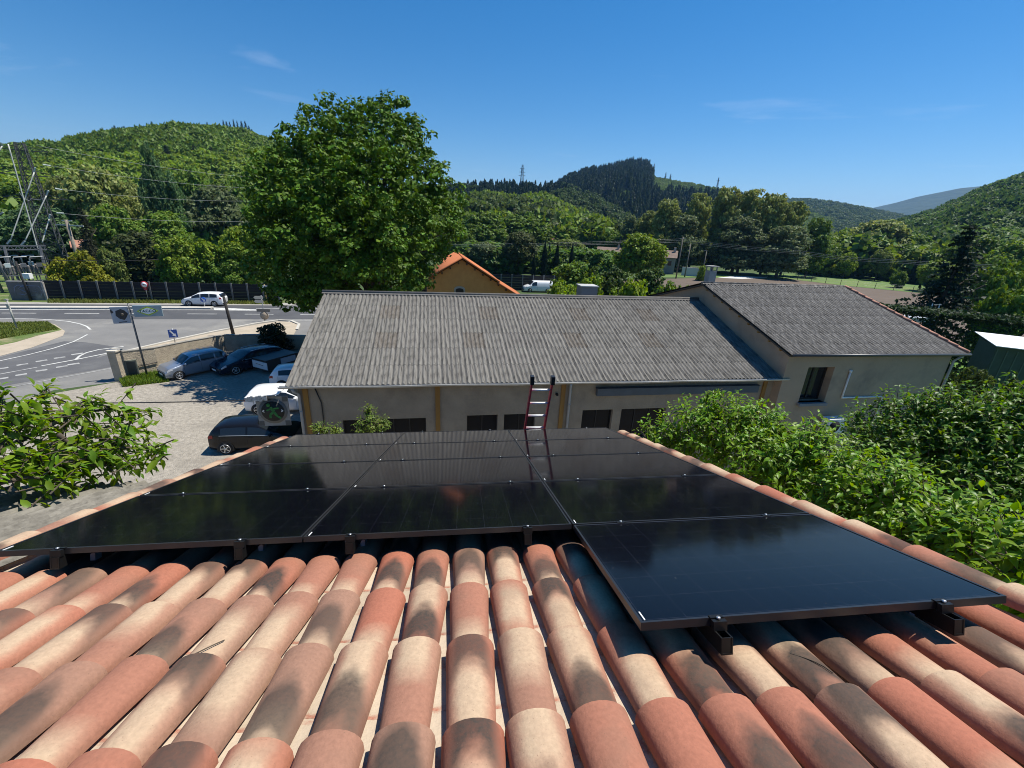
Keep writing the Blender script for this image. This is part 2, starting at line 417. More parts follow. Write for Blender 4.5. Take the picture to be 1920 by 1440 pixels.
# canal tile material: fired clay with cream bands and smoke blotches, each tile with its own mix
def tile_material():
    m = bpy.data.materials.new('canal_tile_clay'); m.use_nodes = True
    n = m.node_tree; N = n.nodes; L = n.links; b = N['Principled BSDF']
    b.inputs['Roughness'].default_value = 0.82; b.inputs['Specular IOR Level'].default_value = 0.25
    oi = N.new('ShaderNodeObjectInfo'); tc = N.new('ShaderNodeTexCoord'); sx = N.new('ShaderNodeSeparateXYZ'); sr = N.new('ShaderNodeSeparateColor')
    L.new(tc.outputs['Object'], sx.inputs[0]); L.new(oi.outputs['Color'], sr.inputs[0])
    def mth(op, a, b_=None, c=None, clamp=False):
        q = N.new('ShaderNodeMath'); q.operation = op; q.use_clamp = clamp
        for i, v in enumerate((a, b_, c)):
            if v is None: continue
            if isinstance(v, (int, float)): q.inputs[i].default_value = v
            else: L.new(v, q.inputs[i])
        return q.outputs[0]
    off = N.new('ShaderNodeVectorMath'); off.operation = 'ADD'
    cx = N.new('ShaderNodeCombineXYZ'); L.new(mth('MULTIPLY', oi.outputs['Random'], 40.0), cx.inputs[0]); L.new(mth('MULTIPLY', oi.outputs['Random'], 17.0), cx.inputs[2])
    L.new(tc.outputs['Object'], off.inputs[0]); L.new(cx.outputs[0], off.inputs[1])
    def noise(s, d=4):
        q = N.new('ShaderNodeTexNoise'); q.inputs['Scale'].default_value = s; q.inputs['Detail'].default_value = d; q.inputs['Roughness'].default_value = 0.6
        L.new(off.outputs[0], q.inputs['Vector']); return q.outputs[0]
    n1 = noise(7); n2 = noise(60, 6)
    x2 = mth('MULTIPLY', mth('MULTIPLY', sx.outputs[0], sx.outputs[0]), 32.0)
    t = mth('ADD', mth('DIVIDE', sx.outputs[1], 0.5), mth('MULTIPLY', mth('SUBTRACT', n1, 0.5), 0.22))
    t2 = mth('ADD', t, x2)
    t3 = mth('ADD', t2, mth('MULTIPLY', mth('SUBTRACT', noise(16, 5), 0.5), 0.22))
    def pulse(center, width, tt, soft=0.16):
        d = mth('ABSOLUTE', mth('SUBTRACT', tt, center))
        return mth('SUBTRACT', 1.0, mth('DIVIDE', mth('SUBTRACT', d, width), soft, clamp=True), clamp=True)
    cream = pulse(sr.outputs[0], 0.2, t, 0.3)
    cream = mth('MULTIPLY', cream, mth('ADD', 0.75, mth('MULTIPLY', n1, 0.45)), clamp=True)
    cm = N.new('ShaderNodeMapRange'); cm.interpolation_type = 'SMOOTHSTEP'; cm.inputs[1].default_value = 0.035; cm.inputs[2].default_value = 0.088; cm.inputs[3].default_value = 1.0; cm.inputs[4].default_value = 0.18
    L.new(mth('ABSOLUTE', mth('ADD', sx.outputs[0], mth('MULTIPLY', mth('SUBTRACT', n1, 0.5), 0.05))), cm.inputs[0])
    cream = mth('MULTIPLY', cream, cm.outputs[0])
    def mixc(fac, a, b_):
        q = N.new('ShaderNodeMix'); q.data_type = 'RGBA'
        L.new(fac, q.inputs[0])
        for i, v in ((6, a), (7, b_)):
            if isinstance(v, tuple): q.inputs[i].default_value = (*v, 1)
            else: L.new(v, q.inputs[i])
        return q.outputs[2]
    red = mixc(sr.outputs[2], (0.34, 0.122, 0.074), (0.28, 0.155, 0.105))
    c = mixc(cream, red, (0.45, 0.325, 0.215))
    sf = N.new('ShaderNodeMapRange'); sf.interpolation_type = 'SMOOTHSTEP'; sf.inputs[1].default_value = 0.05; sf.inputs[2].default_value = 0.105; sf.inputs[3].default_value = 1.0; sf.inputs[4].default_value = 0.25
    L.new(mth('ABSOLUTE', sx.outputs[0]), sf.inputs[0])
    blot = mth('MULTIPLY', mth('MULTIPLY', pulse(oi.outputs['Alpha'], 0.14, t3, 0.2), sf.outputs[0]), sr.outputs[1])
    blot = mth('MULTIPLY', blot, mth('ADD', 0.62, mth('MULTIPLY', n2, 0.6)), clamp=True)
    c = mixc(blot, c, (0.046, 0.038, 0.031))
    sp = N.new('ShaderNodeMapRange'); sp.inputs[1].default_value = 0.3; sp.inputs[2].default_value = 0.7; sp.inputs[3].default_value = 0.86; sp.inputs[4].default_value = 1.08
    L.new(n2, sp.inputs[0])
    n4 = noise(150, 2)
    fl = N.new('ShaderNodeMapRange'); fl.inputs[1].default_value = 0.67; fl.inputs[2].default_value = 0.72; L.new(n4, fl.inputs[0])
    hs = N.new('ShaderNodeHueSaturation'); L.new(sp.outputs[0], hs.inputs['Value']); L.new(c, hs.inputs['Color'])
    c = mixc(mth('MULTIPLY', fl.outputs[0], 0.55), hs.outputs[0], (0.14, 0.085, 0.055))
    n5 = noise(2.6, 3)
    st = N.new('ShaderNodeMapRange'); st.inputs[1].default_value = 0.52; st.inputs[2].default_value = 0.72; L.new(n5, st.inputs[0])
    c = mixc(mth('MULTIPLY', st.outputs[0], 0.4), c, (0.2, 0.125, 0.085))
    L.new(c, b.inputs['Base Color'])
    bp = N.new('ShaderNodeBump'); bp.inputs['Strength'].default_value = 0.5; bp.inputs['Distance'].default_value = 0.004
    L.new(n2, bp.inputs['Height']); L.new(bp.outputs[0], b.inputs['Normal'])
    return m
M_tile = tile_material()
M_pan = mat('pan_tile_clay', (0.47, 0.385, 0.29), (0.37, 0.295, 0.215), 3, 0.88, c3=(0.33, 0.13, 0.085), s3=7, t3=(0.52, 0.66), bump=0.3, bscale=60, objrand=0.12)

def barrel_mesh(name, L0, wn, wf, hn, hf, th, n=13, seg=4, invert=False):
    """tapered half barrel along +Y; the y=L0 end is the low, wide end of a cover"""
    vs = []; fs = []
    for j in range(seg + 1):
        t = j / seg; hw = wn + (wf - wn) * t; hh = hn + (hf - hn) * t
        for sgn in (0, 1):
            k = 1 - sgn * th / hw
            kh = 1 - sgn * th / hh
            for i in range(n):
                a = PI * i / (n - 1)
                x = -math.cos(a) * hw * k; z = math.sin(a) ** 0.85 * hh * kh
                if invert: z = -z
                vs.append((x, t * L0, z))
    row = 2 * n
    for j in range(seg):
        for i in range(n - 1):
            o = j * row
            fs.append((o + i, o + i + 1, o + row + i + 1, o + row + i))
            fs.append((o + n + i + 1, o + n + i, o + row + n + i, o + row + n + i + 1))
        for i in (0, n - 1):
            o = j * row; fs.append((o + i, o + n + i, o + row + n + i, o + row + i))
    for j in (0, seg):
        for i in range(n - 1):
            o = j * row; fs.append((o + i, o + i + 1, o + n + i + 1, o + n + i))
    bm = bmesh.new()
    bv = [bm.verts.new(p) for p in vs]
    for f in fs: bm.faces.new([bv[i] for i in f])
    bmesh.ops.recalc_face_normals(bm, faces=bm.faces)
    for f in bm.faces: f.smooth = True
    for e in bm.edges:
        if len(e.link_faces) == 2 and e.link_faces[0].normal.angle(e.link_faces[1].normal, 0) > 0.9: e.smooth = False
    me = bpy.data.meshes.new(name); bm.to_mesh(me); bm.free()
    return me
TL = 0.545
tile_me = barrel_mesh('roof_tile', TL, 0.083, 0.110, 0.056, 0.085, 0.013); tile_me.materials.append(M_tile)
pan_me = barrel_mesh('channel_tile', TL, 0.112, 0.098, 0.046, 0.036, 0.012, n=9, seg=2, invert=True); pan_me.materials.append(M_pan)
TN = -0.236                                    # foot level of the covers
PITCH, STEP = 0.2335, 0.475
def tile_color():
    k = random.random(); base = random.random() ** 1.6
    if k < 0.10: return (0.40, 0.0, base, 0.5)                         # clay ends with a soft cream middle
    if k < 0.20: return (-0.9, 0.0, base * 0.5, 0.5)                   # plain clay
    if k < 0.29: return (random.uniform(0.60, 0.78), 0.0, base, 0.5)   # cream body
    if k < 0.36: return (random.uniform(0.86, 1.05), 0.0, base, 0.5)   # cream low end
    if k < 0.58: return (random.uniform(0.82, 1.0), random.uniform(0.85, 1), base, random.uniform(0.36, 0.52))   # cream low end, smoke at the top
    if k < 0.76: return (-0.5, random.uniform(0.85, 1), base, random.uniform(0.42, 0.6))                        # clay low end, smoke at the top
    if k < 0.92: return (random.uniform(0.35, 0.55), random.uniform(0.8, 1.0), base, random.uniform(0.98, 1.12)) # smoked low end over cream
    return (-0.5, random.uniform(0.75, 0.95), 1.0, random.uniform(0.6, 0.9))
rows = [0.045 - STEP * j for j in range(-10, 7)]                       # low end of each course
stuff_m = []; stuff_p = []
def near_rows(v): return -2.0 < v < 0.6
hidden = MB()
for k in range(-13, 13):
    u = 2.835 + PITCH * k + random.uniform(-0.004, 0.004) + (0.04 if k == 12 else -0.06 if k == -13 else 0)
    for v in rows:
        edge = k <= -12 or k >= 11
        show = near_rows(v) or (edge and v > 0) or (k >= 3 and -2.0 < v < 0.6)
        jit = Matrix.Rotation(random.uniform(-0.011, 0.011), 4, 'Z') @ Matrix.Rotation(random.uniform(-0.003, 0.003), 4, 'X')
        n_edge = 0.058 if k == 12 else (0.085 if k == -13 else 0.0)
        mm = roof_m(u + random.uniform(-0.006, 0.006), v - TL + random.uniform(-0.012, 0.012), TN + 0.014 + n_edge + random.uniform(0, 0.003), jit)
        if show:
            o = bpy.data.objects.new('roof_tile', tile_me); col.objects.link(o); o.parent = deck
            local(o, mm, HM); o.color = tile_color()
        else: stuff_m.append(mm)
        mp = roof_m(u + PITCH / 2 + random.uniform(-.006, .006), v - TL + 0.24 + random.uniform(-.02, .02), TN + 0.024, Matrix.Rotation(random.uniform(-0.01, 0.01), 4, 'Z') @ Matrix.Rotation(-0.02, 4, 'X'))
        if k < 12:
            if near_rows(v):
                o = bpy.data.objects.new('channel_tile', pan_me); col.objects.link(o); o.parent = deck; local(o, mp, HM)
            else: stuff_p.append(mp)
def joined(name, me, mats_, m, parent):
    n = len(me.vertices); co = np.empty(n * 3, np.float32); me.vertices.foreach_get('co', co); co = co.reshape(-1, 3)
    q = np.array([list(p.vertices) for p in me.polygons], np.int32)
    V = []; Fq = []
    for i, mm in enumerate(mats_):
        a = np.array(HM.inverted() @ mm)
        V.append(co @ a[:3, :3].T + a[:3, 3]); Fq.append(q + i * n)
    me2 = np_mesh(name, np.concatenate(V), np.concatenate(Fq), True); me2.materials.append(m)
    o = link(name, me2, parent); o['kind'] = 'stuff'
    o.color = (0.5, 0.0, 0.3, 0.5)
    return o
joined('roof_tile', tile_me, stuff_m, M_tile, deck)
joined('channel_tile', pan_me, stuff_p, M_pan, deck)
# ridge tiles
for i in range(14):
    o = bpy.data.objects.new('ridge_tile', tile_me); col.objects.link(o); o.parent = deck
    mm = Matrix.Translation(rp(-0.3 + i * 0.43, ridge_v, -0.16)) @ Matrix.Rotation(-PI / 2, 4, 'Z') @ Matrix.Rotation(-0.03, 4, 'X')
    local(o, mm, HM); o.color = tile_color()

# ---------------- solar panels
PW, PH = 1.762, 1.134
GX, GY = 1.772, 1.154
def panel_glass():
    m = bpy.data.materials.new('solar_glass'); m.use_nodes = True
    n = m.node_tree; N = n.nodes; L = n.links; b = N['Principled BSDF']
    b.inputs['Roughness'].default_value = 0.07; b.inputs['IOR'].default_value = 1.3; b.inputs['Specular IOR Level'].default_value = 0.36
    tc = N.new('ShaderNodeTexCoord'); sx = N.new('ShaderNodeSeparateXYZ'); L.new(tc.outputs['Object'], sx.inputs[0])
    def mth(op, a, c=None):
        q = N.new('ShaderNodeMath'); q.operation = op
        for i, v in enumerate((a, c)):
            if v is None: continue
            if isinstance(v, (int, float)): q.inputs[i].default_value = v
            else: L.new(v, q.inputs[i])
        return q.outputs[0]
    def lines(src, pitch, offv, wid):
        q = mth('ABSOLUTE', mth('SUBTRACT', mth('FRACT', mth('DIVIDE', mth('ADD', src, offv), pitch)), 0.5))
        return mth('GREATER_THAN', q, 0.5 - wid / pitch / 2)
    gx = lines(sx.outputs[0], 1.716 / 9, 0.858, 0.0022)
    gy = lines(sx.outputs[1], 1.086 / 6, 0.543, 0.0022)
    fx = lines(sx.outputs[0], 1.716 / 18, 0.858, 0.0012)
    no = N.new('ShaderNodeTexNoise'); no.inputs['Scale'].default_value = 7; L.new(tc.outputs['Object'], no.inputs['Vector'])
    br = mth('MULTIPLY', mth('MULTIPLY', fx, 0.5), mth('GREATER_THAN', no.outputs[0], 0.5))
    g_ = mth('MAXIMUM', mth('MAXIMUM', gx, gy), br)
    g_ = mth('MULTIPLY', g_, mth('MULTIPLY', no.outputs[0], 0.62))
    mx = N.new('ShaderNodeMix'); mx.data_type = 'RGBA'; L.new(g_, mx.inputs[0])
    mx.inputs[6].default_value = (0.0025, 0.0027, 0.005, 1); mx.inputs[7].default_value = (0.04, 0.042, 0.06, 1)
    n2 = N.new('ShaderNodeTexNoise'); n2.inputs['Scale'].default_value = 26; n2.inputs['Detail'].default_value = 8; L.new(tc.outputs['Object'], n2.inputs['Vector'])
    r2 = N.new('ShaderNodeMapRange'); r2.inputs[1].default_value = 0.69; r2.inputs[2].default_value = 0.76; r2.inputs[4].default_value = 0.10; L.new(n2.outputs[0], r2.inputs[0])
    m2 = N.new('ShaderNodeMix'); m2.data_type = 'RGBA'; L.new(r2.outputs[0], m2.inputs[0]); L.new(mx.outputs[2], m2.inputs[6]); m2.inputs[7].default_value = (0.3, 0.28, 0.25, 1)
    L.new(m2.outputs[2], b.inputs['Base Color'])
    rr = N.new('ShaderNodeMapRange'); rr.inputs[3].default_value = 0.05; rr.inputs[4].default_value = 0.12; L.new(no.outputs[0], rr.inputs[0]); L.new(rr.outputs[0], b.inputs['Roughness'])
    return m
M_cell = panel_glass()
M_frame = mat('anodised_black', (0.022, 0.022, 0.024), rough=0.3, metal=0.2, spec=0.6)
fb = MB()
t_, d_ = 0.012, 0.035
fb.box((0, -PH / 2 + t_ / 2, -d_ / 2), (PW, t_, d_)); fb.box((0, PH / 2 - t_ / 2, -d_ / 2), (PW, t_, d_))
fb.box((-PW / 2 + t_ / 2, 0, -d_ / 2), (t_, PH - 2 * t_, d_)); fb.box((PW / 2 - t_ / 2, 0, -d_ / 2), (t_, PH - 2 * t_, d_))
frame_me = fb.mesh('frame'); frame_me.materials.append(M_frame)
gb = MB(); gb.box((0, 0, -0.006), (PW - 2 * t_, PH - 2 * t_, 0.006)); glass_me = gb.mesh('glass'); glass_me.materials.append(M_cell)
lb = MB(); lb.box((-PW / 2 + 0.025, -PH / 2 + 0.05, -0.0015), (0.006, 0.06, 0.003)); lab_me = lb.mesh('barcode_label'); lab_me.materials.append(M_white)
colname = ['left', 'middle', 'right']; rowname = ['nearest the camera', 'second from the camera', 'third from the camera', 'farthest, at the eave']
def solar(ci, ri, label):
    p = thing('solar_panel', (0, 0, 0), label, 'solar panel', 'black solar panels mounted on the tiled roof')
    p.matrix_basis = roof_m((ci + 0.5) * GX, (ri + 0.5) * GY, 0.0)
    for nme, me in (('frame', frame_me), ('glass', glass_me), ('barcode_label', lab_me)):
        link(nme, me, p)
for ci in range(3):
    for ri in range(4):
        solar(ci, ri, 'black framed solar panel, %s column of the array, row %s' % (colname[ci], rowname[ri]))
solar(2, -1, 'single black solar panel jutting towards the camera below the right column of the array')
# rails with clamps
M_rail = mat('black_rail', (0.018, 0.018, 0.018), rough=0.4, metal=0.5)
names_r = ['under the left edge of the left column', 'under the right half of the left column', 'under the left half of the middle column', 'under the right half of the middle column', 'left of the two under the jutting panel', 'right of the two under the jutting panel']
for i, (ci, du) in enumerate(((0, 0.36), (0, 1.40), (1, 0.30), (1, 1.46), (2, 0.34), (2, 1.42))):
    v0 = -GY - 0.07 if ci == 2 else -0.03
    u = ci * GX + du
    t = thing('mounting_rail', (0, 0, 0), 'black mounting rail %s, clamping its panels' % names_r[i], 'mounting rail', 'rails carrying the solar panels')
    t.matrix_basis = roof_m(u, 0, 0)
    b = MB()
    # hollow rail: bottom, two cheeks, lips
    zb = -0.112; L_ = 4 * GY + 0.05 - v0; cy = (4 * GY + 0.05 + v0) / 2
    b.box((0, cy, zb + 0.004), (0.05, L_, 0.008)); b.box((-0.022, cy, zb + 0.04), (0.006, L_, 0.064)); b.box((0.022, cy, zb + 0.04), (0.006, L_, 0.064))
    b.box((0, cy, zb + 0.05), (0.038, L_ - 0.12, 0.006))
    b.box((0, v0 + 0.004, zb + 0.036), (0.05, 0.004, 0.07))
    b.build('rail', M_rail, t)
    for vv in ([-GY] if ci == 2 else [0.0]) + ([0.0] if ci == 2 else []) + [GY, 2 * GY, 3 * GY, 4 * GY]:
        e_end = vv in (4 * GY, v0) or (vv == -GY) or (vv == 0.0 and ci != 2)
        c = MB()
        if e_end:
            s = -1 if vv < 4 * GY else 1
            c.box((0, vv + s * -0.012, 0.0025), (0.06, 0.02, 0.004)); c.box((0, vv + s * 0.012 - s * 0.0, -0.02), (0.06, 0.022, 0.04))
        else: c.box((0, vv, 0.0025), (0.055, 0.035, 0.004))
        cl = c.build('clamp', M_rail, t)
        c = MB(); c.lathe((0, vv + (0.006 * (-1 if vv < 4 * GY else 1) if e_end else 0), 0.0045), (0, 0, 1), [(0, 0.0085), (0.007, 0.0085)], 8)
        c.build('bolt', M_alu, cl)
    for vv in np.arange(v0 + 0.25, 4.4, 0.9):
        h = MB(); h.box((0.03, vv, -0.135), (0.03, 0.05, 0.05)); h.build('roof_hook', M_steel, t)
# white plastic piece at the left edge, and clay verge strip
wv = thing('plastic_cap', rp(-0.185, 0.13, -0.14), 'white plastic cap standing on the tiles at the left edge of the photo', 'plastic cap')
b = MB(); b.add([(-0.07, -0.05, 0), (0.045, -0.05, 0), (0.045, 0.05, 0), (-0.07, 0.05, 0), (-0.08, -0.06, 0.13), (0.06, -0.06, 0.13), (0.06, 0.06, 0.13), (-0.08, 0.06, 0.13)], [(0, 1, 5, 4), (1, 2, 6, 5), (2, 3, 7, 6), (3, 0, 4, 7)])
b.box((-0.01, 0, 0.132), (0.16, 0.13, 0.012)); b.build('shell', M_white, wv)

for (u_, v_, a_, l_, lab) in ((1.667, -0.86, 0.9, 0.16, 'thin curved twig lying on the tiles at the left'), (4.236, -1.25, -1.0, 0.15, 'dark thin twig lying on the tiles below the jutting panel'), (0.7335, -0.52, 0.9, 0.12, 'short twig on the tiles near the left end of the array')):
    q = MB(); c_ = rp(u_, v_, -0.153); d_v = EX * math.cos(a_) + UP * math.sin(a_)
    q.tube([d_v * (l_ * (f_ - 0.5)) + NW * (0.004 - 0.03 * (f_ - 0.5) ** 2) + EX * (0.012 * math.sin(f_ * 3)) for f_ in (0, 0.25, 0.5, 0.75, 1)], 0.0028, 5)
    o = q.build('twig', M_bark); o.location = c_; tag(o, lab, 'twig')
# lean-to roof left of the house
M_fibro = mat('weathered_fibre_cement', (0.20, 0.19, 0.17), (0.085, 0.08, 0.071), 6, 0.95, bump=0.5, bscale=40, c3=(0.042, 0.039, 0.034), s3=6, t3=(0.53, 0.65), objrand=0.1, stretch=(1.6, 0.25, 1))
def corrugated(name, waves, length, pitch=0.177, amp=0.034, per=6, th=0.007):
    n = waves * per + 1
    vs = []; fs = []
    for j, y in enumerate((0.0, length)):
        for s in (0, 1):
            for i in range(n):
                vs.append((i * pitch / per, y, amp * math.cos(2 * PI * i / per) - s * th))
    for i in range(n - 1):
        fs.append((i, i + 1, 2 * n + i + 1, 2 * n + i)); fs.append((n + i + 1, n + i, 3 * n + i, 3 * n + i + 1))
        fs.append((i + 1, i, n + i, n + i + 1)); fs.append((2 * n + i, 2 * n + i + 1, 3 * n + i + 1, 3 * n + i))
    fs += [(0, 2 * n, 3 * n, n), (n - 1, 2 * n - 1, 4 * n - 1, 3 * n - 1)]
    me = bpy.data.meshes.new(name); me.from_pydata(vs, [], fs)
    sm = np.ones(len(fs), bool); me.polygons.foreach_set('use_smooth', sm)
    bm = bmesh.new(); bm.from_mesh(me); bmesh.ops.recalc_face_normals(bm, faces=bm.faces)
    for e in bm.edges:
        if len(e.link_faces) == 2 and e.link_faces[0].normal.angle(e.link_faces[1].normal, 0) > 1.2: e.smooth = False
    bm.to_mesh(me); bm.free(); me.update()
    return me
lt_q = rp(-0.34, 1.55, -0.45)
lt = thing('lean_to', (lt_q.x - 2.2, lt_q.y - 1.5, 0), 'lean-to with a mossy corrugated roof left of the tiled house', 'lean-to')
LM = Matrix.Translation(lt.location)
lw = MB(); lw.box((0, -0.2, (lt_q.z - 1.0) / 2), (4.3, 3.6, lt_q.z - 1.0)); lw.build('wall', M_render2, lt)
lme = corrugated('roof_sheet', 5, 1.55, per=6, amp=0.042); M_fibro_near = mat('mossy_fibre_cement', (0.22, 0.203, 0.168), (0.12, 0.11, 0.09), 9, 0.95, bump=0.2, bscale=50, c3=(0.10, 0.092, 0.075), s3=14, t3=(0.5, 0.7), objrand=0.06, stretch=(1.5, 0.6, 1))
lme.materials.append(M_fibro_near)
ltd = MB()
cc = [rp(-0.36, -1.9, -0.55), rp(-5.0, -1.9, -0.55), rp(-5.0, 3.4, -0.55), rp(-0.36, 3.4, -0.55)]
ltd.poly([p - Vector(lt.location) for p in cc], 0.03, NW); ltr = ltd.build('roof', M_deck, lt)
for i in range(5):
    for j in range(4):
        o = bpy.data.objects.new('roof_sheet', lme); col.objects.link(o); o.parent = ltr
        local(o, roof_m(-0.36 - (i + 1) * 0.885, 1.98 - j * 1.4, -0.46 + j * 0.012, Matrix.Rotation(-0.006, 4, 'X')), LM)
gt = MB(); gt.tube([rp(-0.36, 3.58, -0.53), rp(-5, 3.58, -0.53)], 0.05, 8); o = gt.build('gutter', M_zinc, lt); o.matrix_basis = LM.inverted()

# ================================================================ WORKSHOP with corrugated roof
BA = R(4.0)
BE = Vector((math.cos(BA), math.sin(BA), 0)); BF = Vector((-math.sin(BA), math.cos(BA), 0))
B0 = Vector((-6.11, 14.37, 0))                 # eave corner
ZE, ZR, RUN, BLEN = 5.5, 7.6, 6.8, 19.72
shop = thing('workshop', B0, 'long low workshop with a grey corrugated roof and roughcast wall', 'workshop', rz=BA)
SM = Matrix.Translation(B0) @ Matrix.Rotation(BA, 4, 'Z')
sl = (ZR - ZE) / RUN; sa = math.atan(sl)
wl = MB()
x0, x1, y0, y1 = 0.35, BLEN, 0.28, 2 * RUN - 0.28
zt = ZE + 0.28 * sl - 0.09
wins = [(1.75, 4.75, 2.9, 3.98), (6.30, 7.50, 2.9, 4.02), (7.75, 9.0, 2.9, 4.02), (10.95, 12.25, 2.7, 4.10), (12.62, 14.6, 2.7, 4.10)]
def wall_with_holes(mb, xa, xb, za, zb, holes, y, depth=0.22):
    """front wall in the plane y, facing -y, with rectangular reveals"""
    xs = sorted({xa, xb, *[h[0] for h in holes], *[h[1] for h in holes]})
    for i in range(len(xs) - 1):
        a, b_ = xs[i], xs[i + 1]; hs = [h for h in holes if h[0] <= a + 1e-6 and h[1] >= b_ - 1e-6]
        zz = [(za, zb)] if not hs else [(za, hs[0][2]), (hs[0][3], zb)]
        for (p, q) in zz: mb.box(((a + b_) / 2, y + depth / 2, (p + q) / 2), (b_ - a, depth, q - p))
wall_with_holes(wl, x0, x1, 0, zt, wins, y0)
wl.box(((x0 + x1) / 2, y1 - 0.1, zt / 2), (x1 - x0, 0.2, zt))
wl.add([(x0, y0 + 0.22, 0), (x0, y1 - 0.2, 0), (x0, y1 - 0.2, zt), (x0, RUN, ZR - 0.12), (x0, y0 + 0.22, zt),
        (x0 + 0.2, y0 + 0.22, 0), (x0 + 0.2, y1 - 0.2, 0), (x0 + 0.2, y1 - 0.2, zt), (x0 + 0.2, RUN, ZR - 0.12), (x0 + 0.2, y0 + 0.22, zt)],
       [(0, 1, 2, 3, 4), (9, 8, 7, 6, 5), (0, 4, 9, 5), (1, 0, 5, 6), (2, 1, 6, 7), (3, 2, 7, 8), (4, 3, 8, 9)])
wl.build('wall', M_render, shop)
for (a, b_, p, q) in wins:
    fr = MB(); n_p = max(2, int((b_ - a) / 0.6)); t_w = 0.035
    yy = y0 + 0.17
    fr.box(((a + b_) / 2, yy, p + t_w / 2), (b_ - a, 0.05, t_w)); fr.box(((a + b_) / 2, yy, q - t_w / 2), (b_ - a, 0.05, t_w))
    for i in range(n_p + 1): fr.box((a + t_w / 2 + (b_ - a - t_w) * i / n_p, yy, (p + q) / 2), (t_w, 0.05, q - p - 2 * t_w))
    wo = fr.build('window', mat('dark_window_frame', (0.016, 0.015, 0.0145), rough=0.6), shop)
    gp = MB(); gp.box(((a + b_) / 2, yy + 0.012, (p + q) / 2), (b_ - a, 0.008, q - p)); gp.build('pane', mat('dusty_pane', (0.012, 0.012, 0.013), rough=0.25, spec=0.12), wo)
    bk = MB(); bk.box(((a + b_) / 2, y0 + 0.9, (p + q) / 2), (b_ - a + 0.3, 0.02, q - p + 0.3)); bk.build('dark_room_sheet', M_dark, wo)  # black sheet behind the pane, painted to stand in for the unlit interior
for xx in (0.62, 5.2, 10.05, 19.0):
    t = MB(); t.box((xx, y0 - 0.03, zt / 2), (0.17, 0.06, zt - 0.02)); t.build('timber_post', M_timber, shop)
# roof sheets
rb = MB()
for s in (1, -1):
    ya, yb = (0.02, RUN) if s == 1 else (RUN, 2 * RUN - 0.02)
    za, zb = (ZE - 0.075, ZR - 0.075) if s == 1 else (ZR - 0.075, ZE - 0.075)
    rb.add([(0.05, ya, za), (BLEN - 0.02, ya, za), (BLEN - 0.02, yb, zb), (0.05, yb, zb), (0.05, ya, za - 0.05), (BLEN - 0.02, ya, za - 0.05), (BLEN - 0.02, yb, zb - 0.05), (0.05, yb, zb - 0.05)],
           [(0, 1, 2, 3), (7, 6, 5, 4), (0, 4, 5, 1), (2, 6, 7, 3), (1, 5, 6, 2), (3, 7, 4, 0)])
sroof = rb.build('roof', M_deck, shop)
slen = RUN / math.cos(sa)
NR = 6
rl = slen / NR
sh_me = corrugated('roof_sheet', 5, rl + 0.12); sh_me.materials.append(M_fibro)
M_fibro_rust = mat('rusty_fibre_cement', (0.175, 0.162, 0.142), (0.085, 0.072, 0.057), 3.5, 0.95, bump=0.5, bscale=40, c3=(0.05, 0.038, 0.027), s3=4, t3=(0.5, 0.66), stretch=(2.5, 0.7, 1))
sh_rust = sh_me.copy(); sh_rust.materials.clear(); sh_rust.materials.append(M_fibro_rust)
rust = {(3, 4), (8, 4), (13, 4), (17, 4), (3, 2), (7, 2), (12, 2), (16, 2)}
NSX = 22
for i in range(NSX):
    for j in range(NR):
        me = sh_rust if (i, j) in rust else sh_me
        o = bpy.data.objects.new('roof_sheet', me); col.objects.link(o); o.parent = sroof
        s0 = j * rl - 0.06
        o.location = (i * 0.885 + 0.12 + random.uniform(-.004, .004), s0 * math.cos(sa), ZE + s0 * math.sin(sa) + 0.004 * (NR - j) * 0 - 0.004)
        o.rotation_euler = (sa - 0.009, 0, random.uniform(-0.002, 0.002))
        if (i, j) in rust: o['label'] = 'sheet with rusty stains'
bs = MB()
for s in range(1):
    bs.add([(0.05, RUN, ZR + 0.03), (BLEN - .02, RUN, ZR + 0.03), (BLEN - .02, 2 * RUN, ZE + 0.03), (0.05, 2 * RUN, ZE + 0.03)], [(0, 1, 2, 3)])
bs.build('rear_slope', M_fibro, shop)
rc = MB()
n_r = 18
rc.tube([(0.0, RUN, ZR + 0.01), (BLEN, RUN, ZR + 0.01)], 0.085, 10)
for s in (-1, 1): rc.bar((0.0, RUN + s * 0.12, ZR - 0.02), (BLEN, RUN + s * 0.12, ZR - 0.02), 0.16, 0.015, (0, s * 0.3, 1))
rc.build('ridge_cap', mat('ridge_cement', (0.13, 0.125, 0.115), (0.09, 0.085, 0.08), 5, 0.95), shop)
ga = MB()                                        # half round gutter, slightly sagging
gp_ = []
for side, dz in ((-0.075, 0.0), (0.075, 0.02)):
    gp_.append(side)
pts_n = 24
vs = []; fs = []
for i in range(pts_n + 1):
    x = -0.1 + (BLEN + 0.1) * i / pts_n; sag = 0.02 * math.sin(i * 1.1) * 0.6 - 0.03 * i / pts_n
    for k in range(9):
        a = PI * k / 8; vs.append((x, -0.10 - 0.085 * math.cos(a), ZE - 0.02 + sag - 0.085 * math.sin(a)))
for i in range(pts_n):
    for k in range(8): fs.append((i * 9 + k, i * 9 + k + 1, i * 9 + 10 + k, i * 9 + 9 + k))
ga.add(vs, fs, True)
ga.tube([(-0.1 + (BLEN + 0.1) * i / pts_n, -0.187, ZE - 0.02 + 0.02 * math.sin(i * 1.1) * 0.6 - 0.03 * i / pts_n) for i in range(pts_n + 1)], 0.013, 6)
ga.build('gutter', M_zinc, shop)
